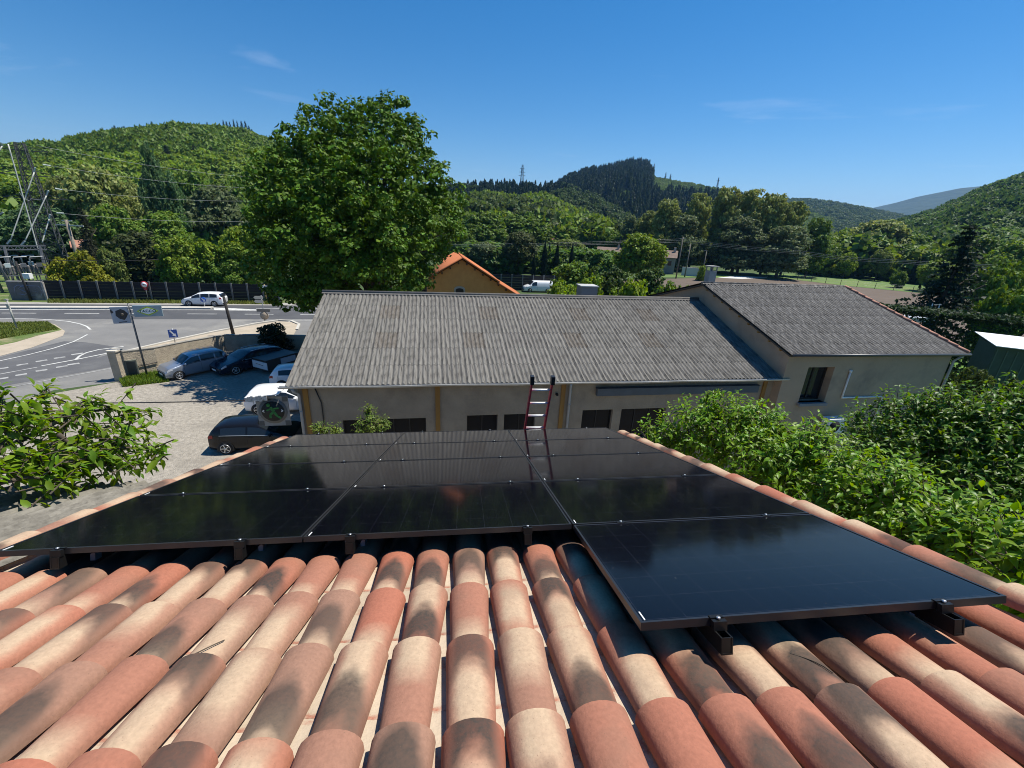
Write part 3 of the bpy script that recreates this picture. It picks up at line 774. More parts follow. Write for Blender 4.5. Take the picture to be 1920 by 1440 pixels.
for xx in (0.42, 10.32):
    d = MB(); d.tube([(xx - 0.1, -0.1, ZE - 0.1), (xx - 0.08, -0.02, ZE - 0.25), (xx, 0.2, ZE - 0.42), (xx, 0.2, 0.1)], 0.05, 8)
    for z in (4.4, 3.2, 2.0): d.tube([(xx, 0.2, z), (xx, 0.2, z + 0.04)], 0.06, 8)
    d.build('downpipe', M_pvc, shop)
c = MB(); c.tube([(0.95, 0.25, ZE - 0.2), (1.12, 0.25, 4.7), (1.15, 0.25, 0.3)], 0.02, 6); c.build('cable', M_black, shop)
fb_ = MB(); fb_.box((15.0, 0.17, 4.93), (7.2, 0.18, 0.30)); fb_.box((15.0, 0.16, 5.085), (7.25, 0.22, 0.03)); fb_.build('roller_housing', mat('slate_blue_sheet', (0.085, 0.105, 0.125), (0.07, 0.085, 0.1), 3, 0.6), shop)
b = MB(); b.lathe((9.8, 0.28, 4.83), (0, -1, 0), [(0, 0.06), (0.1, 0.05)], 8); b.build('vent', M_dark, shop)
# rooftop box behind the ridge
rbx = thing('roof_vent', SM @ Vector((13.45, RUN + 1.3, ZR - 0.45)), 'grey metal box standing behind the workshop ridge', 'roof vent', rz=BA)
b = MB(); b.box((0, 0, 0.40), (0.92, 0.8, 0.9)); b.build('casing', mat('dull_grey_sheet', (0.16, 0.165, 0.17), rough=0.6), rbx)
b = MB(); b.box((0, 0, 0.87), (1.0, 0.9, 0.05)); b.build('lid', M_zinc, rbx)

# sign board with green runner at the corner of the workshop
sg = thing('wall_sign', SM @ Vector((-0.42, 0.05, 3.98)), 'square sign with a black disc and green running figure at the workshop corner', 'sign', rz=BA)
b = MB(); b.box((0, 0, 0.55), (1.02, 0.06, 1.1)); b.build('board', mat('grey_board', (0.3, 0.29, 0.27), (0.2, 0.195, 0.185), 3, 0.7), sg)
b = MB()
for (cx, cz, w_, h_) in ((-0.42, 1.0, 0.16, 0.18), (0.42, 1.0, 0.16, 0.18), (-0.42, 0.1, 0.16, 0.18), (0.42, 0.1, 0.16, 0.18)): b.box((cx, -0.033, cz), (w_, 0.004, h_))
b.build('corner_square', mat('sign_dark_grey', (0.09, 0.09, 0.085), rough=0.7), sg)
b = MB(); b.lathe((0, -0.03, 0.56), (0, -1, 0), [(0, 0.46), (0.02, 0.46)], 28); b.build('ring', mat('sign_grey_ring', (0.13, 0.13, 0.125), rough=0.6), sg)
b = MB(); b.lathe((0, -0.05, 0.56), (0, -1, 0), [(0, 0.37), (0.012, 0.37)], 28); b.build('disc', mat('sign_black', (0.012, 0.014, 0.012), rough=0.6), sg)
b = MB(); ye = -0.066
b.lathe((-0.12, ye, 0.80), (0, -1, 0), [(0, 0.065), (0.01, 0.065)], 12)
for a_, c_, w_ in (((-0.06, 0.72), (0.04, 0.55), 0.1), ((0.0, 0.66), (0.2, 0.68), 0.06), ((-0.05, 0.66), (-0.2, 0.6), 0.055), ((0.03, 0.55), (-0.1, 0.44), 0.08), ((-0.1, 0.44), (-0.1, 0.32), 0.07), ((0.04, 0.53), (0.12, 0.38), 0.08), ((0.12, 0.38), (0.23, 0.30), 0.07)):
    b.bar((a_[0], ye - 0.005, a_[1]), (c_[0], ye - 0.005, c_[1]), 0.01, w_, (0, 0, 1))
b.build('running_figure', mat('sign_green', (0.02, 0.16, 0.035), rough=0.6), sg)
b = MB()
for s in (-1, 1):
    b.bar((s * 0.27, ye - 0.005, 0.62), (s * 0.33, ye - 0.005, 0.58), 0.01, 0.025); b.bar((s * 0.27, ye - 0.005, 0.54), (s * 0.33, ye - 0.005, 0.58), 0.01, 0.025)
b.build('chevron', M_white, sg)
cp = thing('canopy', SM @ Vector((-0.55, 0.0, 5.16)), 'small white canopy with a torn edge over the round sign', 'canopy', rz=BA)
b = MB(); b.add([(-0.6, -0.22, 0.0), (0.45, -0.2, 0.1), (0.6, 0.3, 0.22), (-0.35, 0.3, 0.16), (-0.6, -0.22, -0.03), (0.45, -0.2, 0.07), (0.6, 0.3, 0.19), (-0.35, 0.3, 0.13)], [(0, 1, 2, 3), (7, 6, 5, 4), (0, 4, 5, 1), (1, 5, 6, 2), (2, 6, 7, 3), (3, 7, 4, 0)])
b.build('sheet', M_white, cp)
b = MB()
for i in range(8): b.box((-0.55 + i * 0.085, -0.235 + i * 0.002, -0.07 + i * 0.006), (0.083, 0.03, 0.14 + 0.04 * ((i * 7) % 3)))
b.build('fringe', mat('dirty_white', (0.6, 0.59, 0.56), (0.25, 0.25, 0.24), 12, 0.8), cp)

# ================================================================ HOUSE WING on the right
W0 = Vector((13.23, 15.37, 0)); WZE, WZR, WLEN = 6.6, 8.51, 8.85
wing = thing('house_wing', W0, 'taller beige house with a dark speckled corrugated roof right of the workshop', 'house', rz=BA)
WM = Matrix.Translation(W0) @ Matrix.Rotation(BA, 4, 'Z')
ws = (WZR - WZE) / RUN; wa = math.atan(ws)
b = MB()
fy = 0.22; wzt = WZE - 0.05
win2 = (1.15, 2.45, 4.35, 5.95)
wall_with_holes(b, 0.06, WLEN - 0.45, 0, wzt, [win2], fy, 0.42)
yr = 2 * RUN - 0.3
prof = [(fy + 0.42, 0), (yr, 0), (yr, wzt), (RUN, WZR - 0.10), (fy + 0.42, wzt + 0.42 * ws)]
for (xa, xb) in ((0.06, 0.3), (WLEN - 0.7, WLEN - 0.45)):
    b.add([(xa, y, z) for y, z in prof] + [(xb, y, z) for y, z in prof], [(0, 1, 2, 3, 4), (9, 8, 7, 6, 5), (0, 4, 9, 5), (1, 0, 5, 6), (2, 1, 6, 7), (3, 2, 7, 8), (4, 3, 8, 9)])
b.box((WLEN / 2 - 0.2, yr + 0.1, wzt / 2), (WLEN - 0.5, 0.2, wzt))
b.build('wall', M_render2, wing)
b = MB(); a, e_, p, q = win2; yy = fy + 0.36
for (cx, cz, w_, h_) in (((a + e_) / 2, p + 0.04, e_ - a, 0.08), ((a + e_) / 2, q - 0.04, e_ - a, 0.08), (a + 0.04, (p + q) / 2, 0.08, q - p - 0.16), (e_ - 0.04, (p + q) / 2, 0.08, q - p - 0.16), ((a + e_) / 2, (p + q) / 2, 0.07, q - p - 0.16)): b.box((cx, yy, cz), (w_, 0.06, h_))
wo = b.build('window', mat('dark_brown_frame', (0.022, 0.016, 0.013), rough=0.5), wing)
b = MB(); b.box(((a + e_) / 2, yy + 0.012, (p + q) / 2), (e_ - a, 0.01, q - p)); b.build('pane', M_glass, wo)
b = MB(); b.box(((a + e_) / 2, yy + 0.6, (p + q) / 2), (e_ - a + 0.4, 0.02, q - p + .4)); b.build('dark_room_back', M_dark, wo)  # near-black board behind the glass in place of the room's darkness
b = MB(); b.box(((a + e_) / 2, fy + 0.02, p - 0.06), (e_ - a + 0.1, 0.36, 0.12)); b.build('window_sill', mat('grey_sill', (0.2, 0.205, 0.21), rough=0.8), wing)
b = MB()
b.tube([(3.25, fy - 0.05, 5.75), (3.25, fy - 0.05, 4.55), (5.4, fy - 0.05, 4.55), (5.4, fy - 0.05, 1)], 0.045, 8); b.lathe((3.25, fy - 0.05, 5.75), (0, 0, 1), [(-0.02, 0.06), (0.07, 0.06)], 8)
b.build('waste_pipe', M_white, wing)
b = MB()
for s in (1, -1):
    ya, yb = (0.02, RUN) if s == 1 else (RUN, 2 * RUN - 0.02)
    za, zb = (WZE - 0.06, WZR - 0.06) if s == 1 else (WZR - 0.06, WZE - 0.06)
    b.add([(-0.12, ya, za), (WLEN, ya, za), (WLEN, yb, zb), (-0.12, yb, zb), (-0.12, ya, za - 0.06), (WLEN, ya, za - 0.06), (WLEN, yb, zb - 0.06), (-0.12, yb, zb - 0.06)],
          [(0, 1, 2, 3), (7, 6, 5, 4), (0, 4, 5, 1), (2, 6, 7, 3), (1, 5, 6, 2), (3, 7, 4, 0)])
wroof = b.build('roof', mat('dark_roof_board', (0.08, 0.065, 0.05), rough=0.9), wing)
M_fibro2 = mat('lichened_fibre_cement', (0.23, 0.218, 0.2), (0.026, 0.025, 0.023), 4.2, 0.95, bump=0.5, bscale=40, c3=(0.055, 0.052, 0.048), s3=7, t3=(0.52, 0.6), objrand=0.1, stretch=(1.3, 0.45, 1), detail=3)
wlen = RUN / math.cos(wa); NR2 = 8; rl2 = wlen / NR2
ws_me = corrugated('roof_sheet', 5, rl2 + 0.12); ws_me.materials.append(M_fibro2)
for i in range(10):
    for j in range(NR2):
        o = bpy.data.objects.new('roof_sheet', ws_me); col.objects.link(o); o.parent = wroof
        s0 = j * rl2 - 0.06
        o.location = (i * 0.885 - 0.14 + random.uniform(-.004, .004), s0 * math.cos(wa), WZE + s0 * math.sin(wa) - 0.002)
        o.rotation_euler = (wa - 0.009, 0, random.uniform(-0.003, 0.003))
b = MB(); b.add([(-0.12, RUN, WZR + 0.03), (WLEN, RUN, WZR + 0.03), (WLEN, 2 * RUN, WZE + 0.03), (-0.12, 2 * RUN, WZE + 0.03)], [(0, 1, 2, 3)]); b.build('rear_slope', M_fibro2, wing)
b = MB(); b.tube([(-0.16, RUN, WZR + 0.01), (WLEN + 0.02, RUN, WZR + 0.01)], 0.07, 8)
for s in (-1, 1): b.bar((-0.16, RUN + s * 0.11, WZR - 0.01), (WLEN, RUN + s * 0.11, WZR - 0.01), 0.15, 0.015, (0, s * 0.3, 1))
b.build('ridge_cap', M_fibro2, wing)
b = MB()
for i in range(15): 
    t0, t1 = i / 15, (i + 1) / 15 + 0.004
    b.tube([(WLEN + 0.03, RUN * t0, WZE + (WZR - WZE) * t0 + 0.035), (WLEN + 0.03, RUN * t1, WZE + (WZR - WZE) * t1 + 0.025)], [0.085, 0.07], 8)
b.build('verge_tile', mat('pink_clay', (0.42, 0.21, 0.145), (0.33, 0.17, 0.12), 5, 0.85), wing)
b = MB(); b.tube([(-0.05, -0.07, WZE - 0.04), (WLEN + 0.1, -0.07, WZE - 0.06)], 0.06, 8); b.build('gutter', mat('dark_gutter', (0.07, 0.072, 0.075), rough=0.4, metal=0.4), wing)
b = MB(); b.tube([(WLEN - 0.25, -0.05, WZE - 0.1), (WLEN - 0.35, 0.15, WZE - 0.4), (WLEN - 0.4, 0.15, 0.2)], 0.05, 8); b.build('downpipe', M_pvc, wing)
b = MB()
for i in range(9): b.box((-0.07, 0.6 + i * 0.72, WZE + (0.6 + i * 0.72) * ws - 0.16), (0.1, 0.09, 0.09))
b.build('rafter_end', M_timber, wing)
chm = WM @ Vector((0.95, RUN + 1.0, WZR - 0.3))
ch = thing('chimney', chm, 'concrete chimney with an open cap behind the house ridge', 'chimney', rz=BA)
b = MB(); b.box((0, 0, 0.35), (0.42, 0.42, 1.0)); b.build('shaft', M_conc, ch)
b = MB()
for sx_ in (-1, 1):
    for sy_ in (-1, 1): b.box((sx_ * 0.19, sy_ * 0.19, 0.97), (0.05, 0.05, 0.22))
b.build('cap_post', M_conc, ch)
b = MB(); b.box((0, 0, 1.1), (0.56, 0.56, 0.05)); b.build('cap', M_conc, ch)
# outdoor unit on the front of the wing
ac = thing('air_conditioner', WM @ Vector((2.75, -0.25, 3.1)), 'white outdoor air conditioner on the beige wall behind the leaves', 'air conditioner', rz=BA)
b = MB(); b.box((0, 0, 0.35), (0.85, 0.36, 0.7)); b.build('casing', M_white, ac)
b = MB(); b.lathe((-0.1, -0.18, 0.35), (0, -1, 0), [(0, 0.27), (0.015, 0.27)], 18); b.build('fan_grille', M_dark, ac)
b = MB(); b.box((-0.3, 0.2, -0.05), (0.04, 0.5, 0.05)); b.box((0.3, 0.2, -0.05), (0.04, 0.5, 0.05)); b.build('bracket', M_steel, ac)

# ================================================================ VEHICLES
def paint(name, c, rough=0.28, metal=0.0):
    m = mat(name, c, rough=rough, metal=metal, spec=0.5)
    m.node_tree.nodes['Principled BSDF'].inputs['Coat Weight'].default_value = 0.7
    m.node_tree.nodes['Principled BSDF'].inputs['Coat Roughness'].default_value = 0.06
    return m
def _dull(m, c=0.25):
    m.node_tree.nodes['Principled BSDF'].inputs['Coat Weight'].default_value = c; m.node_tree.nodes['Principled BSDF'].inputs['Specular IOR Level'].default_value = 0.25; return m
M_trim = mat('black_trim', (0.018, 0.018, 0.018), rough=0.6)
M_red = mat('red_lens', (0.30, 0.01, 0.01), rough=0.2)
M_lamp = mat('clear_lens', (0.55, 0.57, 0.6), rough=0.1, spec=0.7)
M_plate = mat('number_plate', (0.75, 0.75, 0.72), rough=0.5)
def lerp_tab(tab, x):
    xs = [p[0] for p in tab]; ys = [p[1] for p in tab]
    return float(np.interp(x, xs, ys))
def smooth_tab(tab, x, w=0.06):
    return sum(lerp_tab(tab, x + d * w) for d in (-1.5, -0.5, 0.5, 1.5)) / 4
CARS = {
 'hatch': dict(L=4.05, W=1.75, H=1.46, top=[(-2.02, 0.80), (-1.98, 1.0), (-1.72, 1.36), (-1.35, 1.43), (-0.6, 1.46), (0.2, 1.42), (0.95, 1.02), (1.1, 0.96), (1.8, 0.82), (2.02, 0.62)], belt=[(-2.1, 0.97), (0, 0.93), (2.1, 0.88)], axles=(-1.27, 1.28), wr=0.325, side=((-1.42, -0.32), (-0.24, 0.74)), ws=(0.3, 0.93), rw=(-1.97, -1.74)),
 'mpv': dict(L=4.43, W=1.83, H=1.62, top=[(-2.21, 0.85), (-2.16, 1.1), (-1.95, 1.5), (-1.5, 1.6), (-0.5, 1.63), (0.35, 1.56), (1.25, 1.08), (1.4, 1.03), (2.0, 0.87), (2.21, 0.6)], belt=[(-2.3, 1.06), (0, 1.0), (2.3, 0.9)], axles=(-1.36, 1.38), wr=0.33, side=((-1.75, -0.95), (-0.88, 0.02), (0.1, 1.0)), ws=(0.42, 1.24), rw=(-2.14, -1.94)),
 'supermini': dict(L=3.93, W=1.68, H=1.54, top=[(-1.96, 0.85), (-1.92, 1.1), (-1.72, 1.46), (-1.3, 1.53), (-0.4, 1.54), (0.35, 1.48), (0.98, 1.03), (1.12, 0.98), (1.75, 0.86), (1.96, 0.6)], belt=[(-2, 1.0), (0, 0.95), (2, 0.9)], axles=(-1.22, 1.27), wr=0.30, side=((-1.6, -1.12), (-1.04, -0.2), (-0.12, 0.82)), ws=(0.42, 0.96), rw=(-1.91, -1.73)),
 'estate': dict(L=4.85, W=1.9, H=1.48, top=[(-2.42, 0.85), (-2.36, 1.02), (-1.95, 1.34), (-1.4, 1.42), (-0.4, 1.47), (0.3, 1.42), (1.05, 1.04), (1.2, 0.99), (2.1, 0.85), (2.42, 0.62)], belt=[(-2.5, 1.02), (0, 0.96), (2.5, 0.88)], axles=(-1.42, 1.48), wr=0.35, side=((-1.85, -1.1), (-1.03, -0.12), (-0.04, 0.84)), ws=(0.38, 1.03), rw=(-2.34, -1.98)),
 'suv': dict(L=4.4, W=1.84, H=1.62, top=[(-2.2, 0.9), (-2.15, 1.12), (-1.9, 1.48), (-1.5, 1.58), (-0.5, 1.62), (0.3, 1.56), (1.0, 1.14), (1.15, 1.09), (1.95, 0.95), (2.2, 0.65)], belt=[(-2.3, 1.1), (0, 1.03), (2.3, 0.95)], axles=(-1.33, 1.35), wr=0.35, side=((-1.7, -1.12), (-1.05, -0.15), (-0.07, 0.82)), ws=(0.38, 0.98), rw=(-2.13, -1.9)),
 'van': dict(L=5.1, W=1.92, H=1.95, top=[(-2.55, 1.2), (-2.53, 1.85), (-2.4, 1.93), (0.6, 1.96), (0.95, 1.9), (1.65, 1.22), (1.8, 1.15), (2.35, 0.98), (2.55, 0.65)], belt=[(-2.6, 1.1), (2.6, 1.05)], axles=(-1.55, 1.62), wr=0.34, side=((0.35, 1.25),), ws=(1.0, 1.62), rw=None),
}
def car(kind, ground, heading, body_m, label, cat='car', group=None, wheel_spokes=5, rail=False, name='parked_car'):
    P = CARS[kind]; L, Wd, Ht = P['L'], P['W'], P['H']; hw = Wd / 2
    t = thing(name, ground, label, cat, group, heading)
    def width(x): 
        u = abs(x) / (L / 2); return hw * (1 - 0.16 * max(0, (u - 0.72) / 0.28) ** 2)
    def S(x, v, sgn=1):
        w_ = width(x); tp = smooth_tab(P['top'], x); bt = min(lerp_tab(P['belt'], x), tp - 0.02)
        gh = min(1, max(0, (tp - bt) / max(0.05, Ht - 0.95)))
        y4 = w_ * (0.95 - 0.20 * gh); pts = [(w_ * 0.90, 0.20), (w_ * 0.985, 0.36), (w_, 0.55 * bt + 0.12), (w_ * 0.97, bt), (y4, tp - 0.02 - 0.05 * gh), (y4 * 0.7, tp - 0.012 * gh), (0, tp)]
        i = min(5, int(v)); f = v - i
        y = pts[i][0] * (1 - f) + pts[i + 1][0] * f; z = pts[i][1] * (1 - f) + pts[i + 1][1] * f
        return Vector((x, y * sgn, z))
    b = MB(); xs = sorted(set(list(np.linspace(-L / 2, L / 2, 34)) + [p[0] for p in P['top']]))
    vv = [0, 0.5, 1, 1.5, 2, 2.5, 3, 3.5, 4, 4.5, 5, 6]
    ring = [(v, -1) for v in vv] + [(v, 1) for v in vv[:-1][::-1]]
    n = len(ring); vs = []; fs = []
    for x in xs: vs += [S(x, v, s) for v, s in ring]
    for i in range(len(xs) - 1):
        for k in range(n): 
            k2 = (k + 1) % n; fs.append((i * n + k, i * n + k2, (i + 1) * n + k2, (i + 1) * n + k))
    fs.append(tuple(range(n))); fs.append(tuple(range((len(xs) - 1) * n, len(xs) * n)))
    b.add(vs, fs, True); bo = b.build('body', body_m, t)
    def patch(nm, m, xa, xb, va, vb, sgns=(1, -1), both=False, off=0.008, nx=5, nv=3, parent=None):
        for sg_ in sgns:
            q = MB(); vs = []; fs = []
            vlist = list(np.linspace(va, vb, nv))
            rg = [(v, sg_) for v in vlist] + ([(v, -sg_) for v in vlist[:-1][::-1]] if both else [])
            for x in np.linspace(xa, xb, nx):
                for v, s in rg:
                    p = S(x, v, s); e = 1e-3
                    du = S(x + e, v, s) - S(x - e, v, s); v2 = min(max(v, e), 6 - e); dv = S(x, v2 + e, s) - S(x, v2 - e, s)
                    nn = du.cross(dv); nn = nn.normalized() if nn.length > 1e-9 else Vector((0, s, 0))
                    if nn.z < -0.2 or nn.dot(Vector((0.0, s * 0.6 if abs(p.y) > 0.01 else 0, 0.5)) ) < 0: nn = -nn
                    vs.append(p + nn * off)
            k = len(rg)
            for i in range(nx - 1):
                for j in range(k - 1): fs.append((i * k + j, i * k + j + 1, (i + 1) * k + j + 1, (i + 1) * k + j))
            q.add(vs, fs, True); q.build(nm, m, parent or t, fix=False)
    for (xa, xb) in P['side']: patch('side_window', M_glass, xa, xb, 3.12, 3.86)
    patch('windscreen', M_glass, P['ws'][0], P['ws'][1], 4.12, 6, (1,), True, nx=6)
    if P['rw']: patch('rear_window', M_glass, P['rw'][0], P['rw'][1], 4.15, 6, (1,), True, nx=5)
    patch('headlight', M_lamp, L / 2 - 0.42, L / 2 - 0.10, 2.45, 3.0, nx=4)
    patch('tail_light', M_red, -L / 2 + 0.03, -L / 2 + 0.26, 2.55, 3.1, nx=4)
    for s in (1, -1):
        q = MB(); xa_ = P['side'][0][0] - 0.05; xb_ = P['side'][-1][1] + 0.08
        q.tube([S(x, 3.06, s) + Vector((0, s * 0.008, 0)) for x in np.linspace(xa_, xb_, 8)], 0.014, 5); q.build('window_trim', M_alu if kind in ('hatch', 'estate') else M_trim, t)  # silver on hatch and estate draws in the highlight along the window edges
    for k_, (xa_, xb_) in enumerate(P['side']):
        if xb_ - xa_ > 0.6:
            patch('door_seam', M_trim, xa_ - 0.045, xa_ - 0.033, 0.7, 3.05, nx=2, nv=7, off=0.004)
            if xb_ > 0.6: patch('door_seam', M_trim, xb_ + 0.06, xb_ + 0.072, 0.7, 2.9, nx=2, nv=7, off=0.004)
            for s in (1, -1):
                q = MB(); q.box(S(xa_ + 0.12, 2.72, s) + Vector((0, s * 0.02, 0)), (0.17, 0.03, 0.03)); q.build('door_handle', body_m, t)
    q = MB(); q.box((L / 2 - 0.02, 0, 0.42), (0.1, Wd * 0.62, 0.16)); q.build('grille', M_trim, t)
    q = MB(); q.box((L / 2 + 0.035, 0, 0.42), (0.012, 0.52, 0.11)); q.box((-L / 2 - 0.012, 0, 0.70), (0.014, 0.52, 0.11)); q.build('number_plate', M_plate, t)
    q = MB(); q.box((-L / 2 + 0.02, 0, 0.33), (0.1, Wd * 0.78, 0.14)); q.build('rear_bumper', M_trim, t)
    for s in (1, -1):
        q = MB(); p = S(P['ws'][1] - 0.18, 3.1, s); q.lathe(p + Vector((0.0, s * 0.1, 0.05)), (1, 0, 0), [(-0.06, 0.04), (-0.03, 0.085), (0.05, 0.08), (0.09, 0.03)], 10); q.build('mirror', body_m, t)
        if rail:
            q = MB(); q.tube([S(x, 4.35, s) + Vector((0, 0, 0.05)) for x in np.linspace(-1.6, 0.2, 7)], 0.018, 6); q.build('roof_rail', M_alu, t)
        for ax in P['axles']:
            wr = P['wr']; y = s * (width(ax) - 0.005)
            q = MB(); vs = [(ax, y + s * 0.012, wr)]
            for k in range(15):
                a = PI * k / 14; vs.append((ax + math.cos(a) * (wr + 0.05), y + s * 0.012, wr + math.sin(a) * (wr + 0.05)))
            vs += [(ax - wr - 0.05, y + s * 0.012, 0.19), (ax + wr + 0.05, y + s * 0.012, 0.19)]
            q.add(vs, [tuple(range(1, 18))]); q.build('wheel_arch', M_trim, t)
            wl_ = MB(); wl_.lathe((ax, y - s * 0.19, wr), (0, s, 0), [(0, wr * 0.8), (0.01, wr * 0.96), (0.05, wr), (0.17, wr), (0.21, wr * 0.95), (0.222, wr * 0.74)], 22)
            wo = wl_.build('wheel', M_rubber, t)
            rm = MB(); rm.lathe((ax, y + s * 0.03, wr), (0, s, 0), [(0, wr * 0.70), (0.006, wr * 0.70), (0.010, wr * 0.62)], 20); rm.build('hubcap_back', M_trim, wo)
            sp = MB()
            for k in range(wheel_spokes):
                a = 2 * PI * k / wheel_spokes + 0.3
                sp.bar((ax + math.cos(a) * wr * 0.08, y + s * 0.046, wr + math.sin(a) * wr * 0.08), (ax + math.cos(a + 0.35) * wr * 0.66, y + s * 0.046, wr + math.sin(a + 0.35) * wr * 0.66), wr * 0.13, 0.012, (0, 1, 0))
            sp.lathe((ax, y + s * 0.040, wr), (0, s, 0), [(0, wr * 0.16), (0.014, wr * 0.14)], 12)
            tor = []
            for k in range(25):
                a = 2 * PI * k / 24; tor.append((ax + math.cos(a) * wr * 0.66, y + s * 0.042, wr + math.sin(a) * wr * 0.66))
            sp.tube(tor, wr * 0.045, 5, False)
            sp.build('rim', M_alu, wo)
    return t
def head(p, q):                               # heading of the line between two pixels on the ground
    a, b_ = G(*p), G(*q); return math.atan2(b_.y - a.y, b_.x - a.x)
GRP = 'cars parked in the gravel yard'
hd_s = head((392, 700), (333, 713))
sv = car('supermini', (G(333, 713) + G(390, 699.5)) / 2 + Vector((-0.28, 0.85, 0)), hd_s, paint('silver_blue_paint', (0.32, 0.36, 0.42), 0.3, 0.6), 'silver small car parked nose out along the yard wall', group=GRP, rail=True)
nv_p = G(428, 704)
car('estate', nv_p + Vector((math.cos(hd_s + PI) * 1.45 - 0.2, math.sin(hd_s + PI) * 1.45 + 0.75, 0)), hd_s, _dull(paint('navy_paint', (0.008, 0.013, 0.026), 0.25), 0.4), 'dark navy estate car parked beside the silver one', group=GRP, rail=True)
bl_p = G(411, 851)
hb = R(4)
car('hatch', bl_p + Vector((0.38, 0, 0)) + Vector((math.cos(hb) * 1.27 - math.sin(hb) * 0.8, math.sin(hb) * 1.27 + math.cos(hb) * 0.8, 0)), hb, _dull(paint('black_paint', (0.006, 0.006, 0.007), 0.2)), 'black hatchback with twisted silver rims parked nearest the tiled house', group=GRP)
ws_p = G(487, 777)
car('hatch', ws_p + Vector((math.cos(hb) * 1.27 - math.sin(hb) * 0.8, math.sin(hb) * 1.27 + math.cos(hb) * 0.8, 0)), hb, paint('white_car_paint', (0.72, 0.73, 0.74)), 'white hatchback half hidden by the round sign at the workshop corner', group=GRP)
w2 = G(503, 735)
car('hatch', w2 + Vector((1.9, 1.4, 0)), R(8), MATS['white_car_paint'], 'white hatchback behind the left end of the corrugated roof', group=GRP)
# dark trailer with a white tailboard
tp = G(494, 702)
tl = thing('trailer', tp, 'dark box trailer with a white tailboard beside the navy car', 'trailer', rz=R(58))
b = MB(); b.box((1.3, 0.1, 0.75), (2.7, 1.5, 0.7)); b.build('box', mat('trailer_dark', (0.02, 0.022, 0.025), rough=0.5), tl)
b = MB(); b.box((-0.08, 0.1, 0.72), (0.05, 1.55, 0.52)); b.build('tailboard', mat('tailboard_white', (0.55, 0.56, 0.58), rough=0.6), tl)
b = MB(); b.bar((-0.11, -0.3, 0.74), (-0.11, 0.5, 0.78), 0.01, 0.03); b.build('stripe', M_trim, tl)
b = MB(); b.box((1.2, 0.1, 1.12), (2.6, 1.45, 0.05)); b.build('tarpaulin', M_black, tl)
b = MB(); b.box((1.6, -0.72, 0.86), (1.2, 0.06, 0.4)); b.build('side_panel', mat('pale_blue_sheet', (0.32, 0.37, 0.43), rough=0.5), tl)
for s in (-0.75, 0.95):
    b = MB(); b.lathe((1.2, s, 0.3), (0, 1, 0), [(-0.08, 0.28), (-0.06, 0.3), (0.06, 0.3), (0.08, 0.28)], 16); b.build('wheel', M_rubber, tl)
mp_ = (G(359, 574.3) + G(400, 574.6)) / 2
hm = head((400, 574.6), (359, 574.0))
car('mpv', mp_ + Vector((-math.sin(hm) * -0.85, 0.85, 0)), hm, paint('white_mpv_paint', (0.74, 0.75, 0.76)), 'white people carrier driving left along the main road', name='moving_car')
vn = G(1007, 548.5)
van = car('van', vn + Vector((0.2, 0.9, 0)), PI + R(6), paint('white_van_paint', (0.76, 0.77, 0.78)), 'white panel van on the road right of the orange house', 'van', name='delivery_van')

# ================================================================ STREET FURNITURE, WALLS, FENCES
# yard wall
M_ywall = mat('yard_roughcast', (0.44, 0.375, 0.28), (0.34, 0.285, 0.21), 2.2, 0.95, bump=0.9, bscale=14, bdist=0.05, c3=(0.27, 0.235, 0.185), s3=1.1, t3=(0.55, 0.75))
wp = [G(223, 714), G(300, 697.5), G(360, 677), G(425, 658.5), G(500, 654), G(600, 655)]
yw = thing('yard_wall', wp[0], 'cream roughcast wall between the gravel yard and the road', 'wall')
WT = [1.9, 1.75, 1.55, 1.35, 1.2, 1.15]
def wall_run(pts, hts, th, base):
    vs = []; fs = []; n = len(pts)
    for i, p in enumerate(pts):
        t = (pts[min(i + 1, n - 1)] - pts[max(i - 1, 0)]); t.z = 0; t.normalize(); nn = Vector((-t.y, t.x, 0)) * th
        for q, z in ((p, 0), (p, hts[i]), (p + nn, hts[i]), (p + nn, 0)): vs.append((q.x - base.x, q.y - base.y, z))
    for i in range(n - 1):
        for k in range(3): fs.append((i * 4 + k, i * 4 + k + 1, i * 4 + 5 + k, i * 4 + 4 + k))
    fs += [(0, 3, 2, 1), (4 * n - 4, 4 * n - 3, 4 * n - 2, 4 * n - 1)]
    return vs, fs
b = MB(); b.add(*wall_run(wp, WT, 0.25, wp[0])); b.build('wall', M_ywall, yw)
b = MB()
for i in range(len(wp) - 1):
    t = (wp[i + 1] - wp[i]).normalized(); nn = Vector((-t.y, t.x, 0)) * 0.125
    b.bar(wp[i] - wp[0] + nn + Vector((0, 0, WT[i] + 0.02)), wp[i + 1] - wp[0] + nn + Vector((0, 0, WT[i + 1] + 0.02)), 0.3, 0.04)
b.build('coping', mat('wall_coping', (0.3, 0.28, 0.24), (0.2, 0.19, 0.165), 2, 0.9), yw)
b = MB(); t = (wp[1] - wp[0]).normalized(); b.box(Vector((0, 0.1, 1.0)) + t * 0.1, (0.5, 0.5, 2.0)); b.build('pier', M_ywall, yw)
b = MB(); b.box(Vector((0, 0.1, 2.04)) + t * 0.12, (0.62, 0.62, 0.09)); b.build('pier_cap', mat('cap_cream', (0.5, 0.46, 0.38), rough=0.9), yw)
b = MB(); b.tube([wp[0].lerp(wp[1], f) - wp[0] + Vector((0.03, -0.06, 0.72 + 0.02 * f)) for f in (0.42, 0.7, 1.0)], 0.03, 6); b.build('pipe', M_trim, yw)
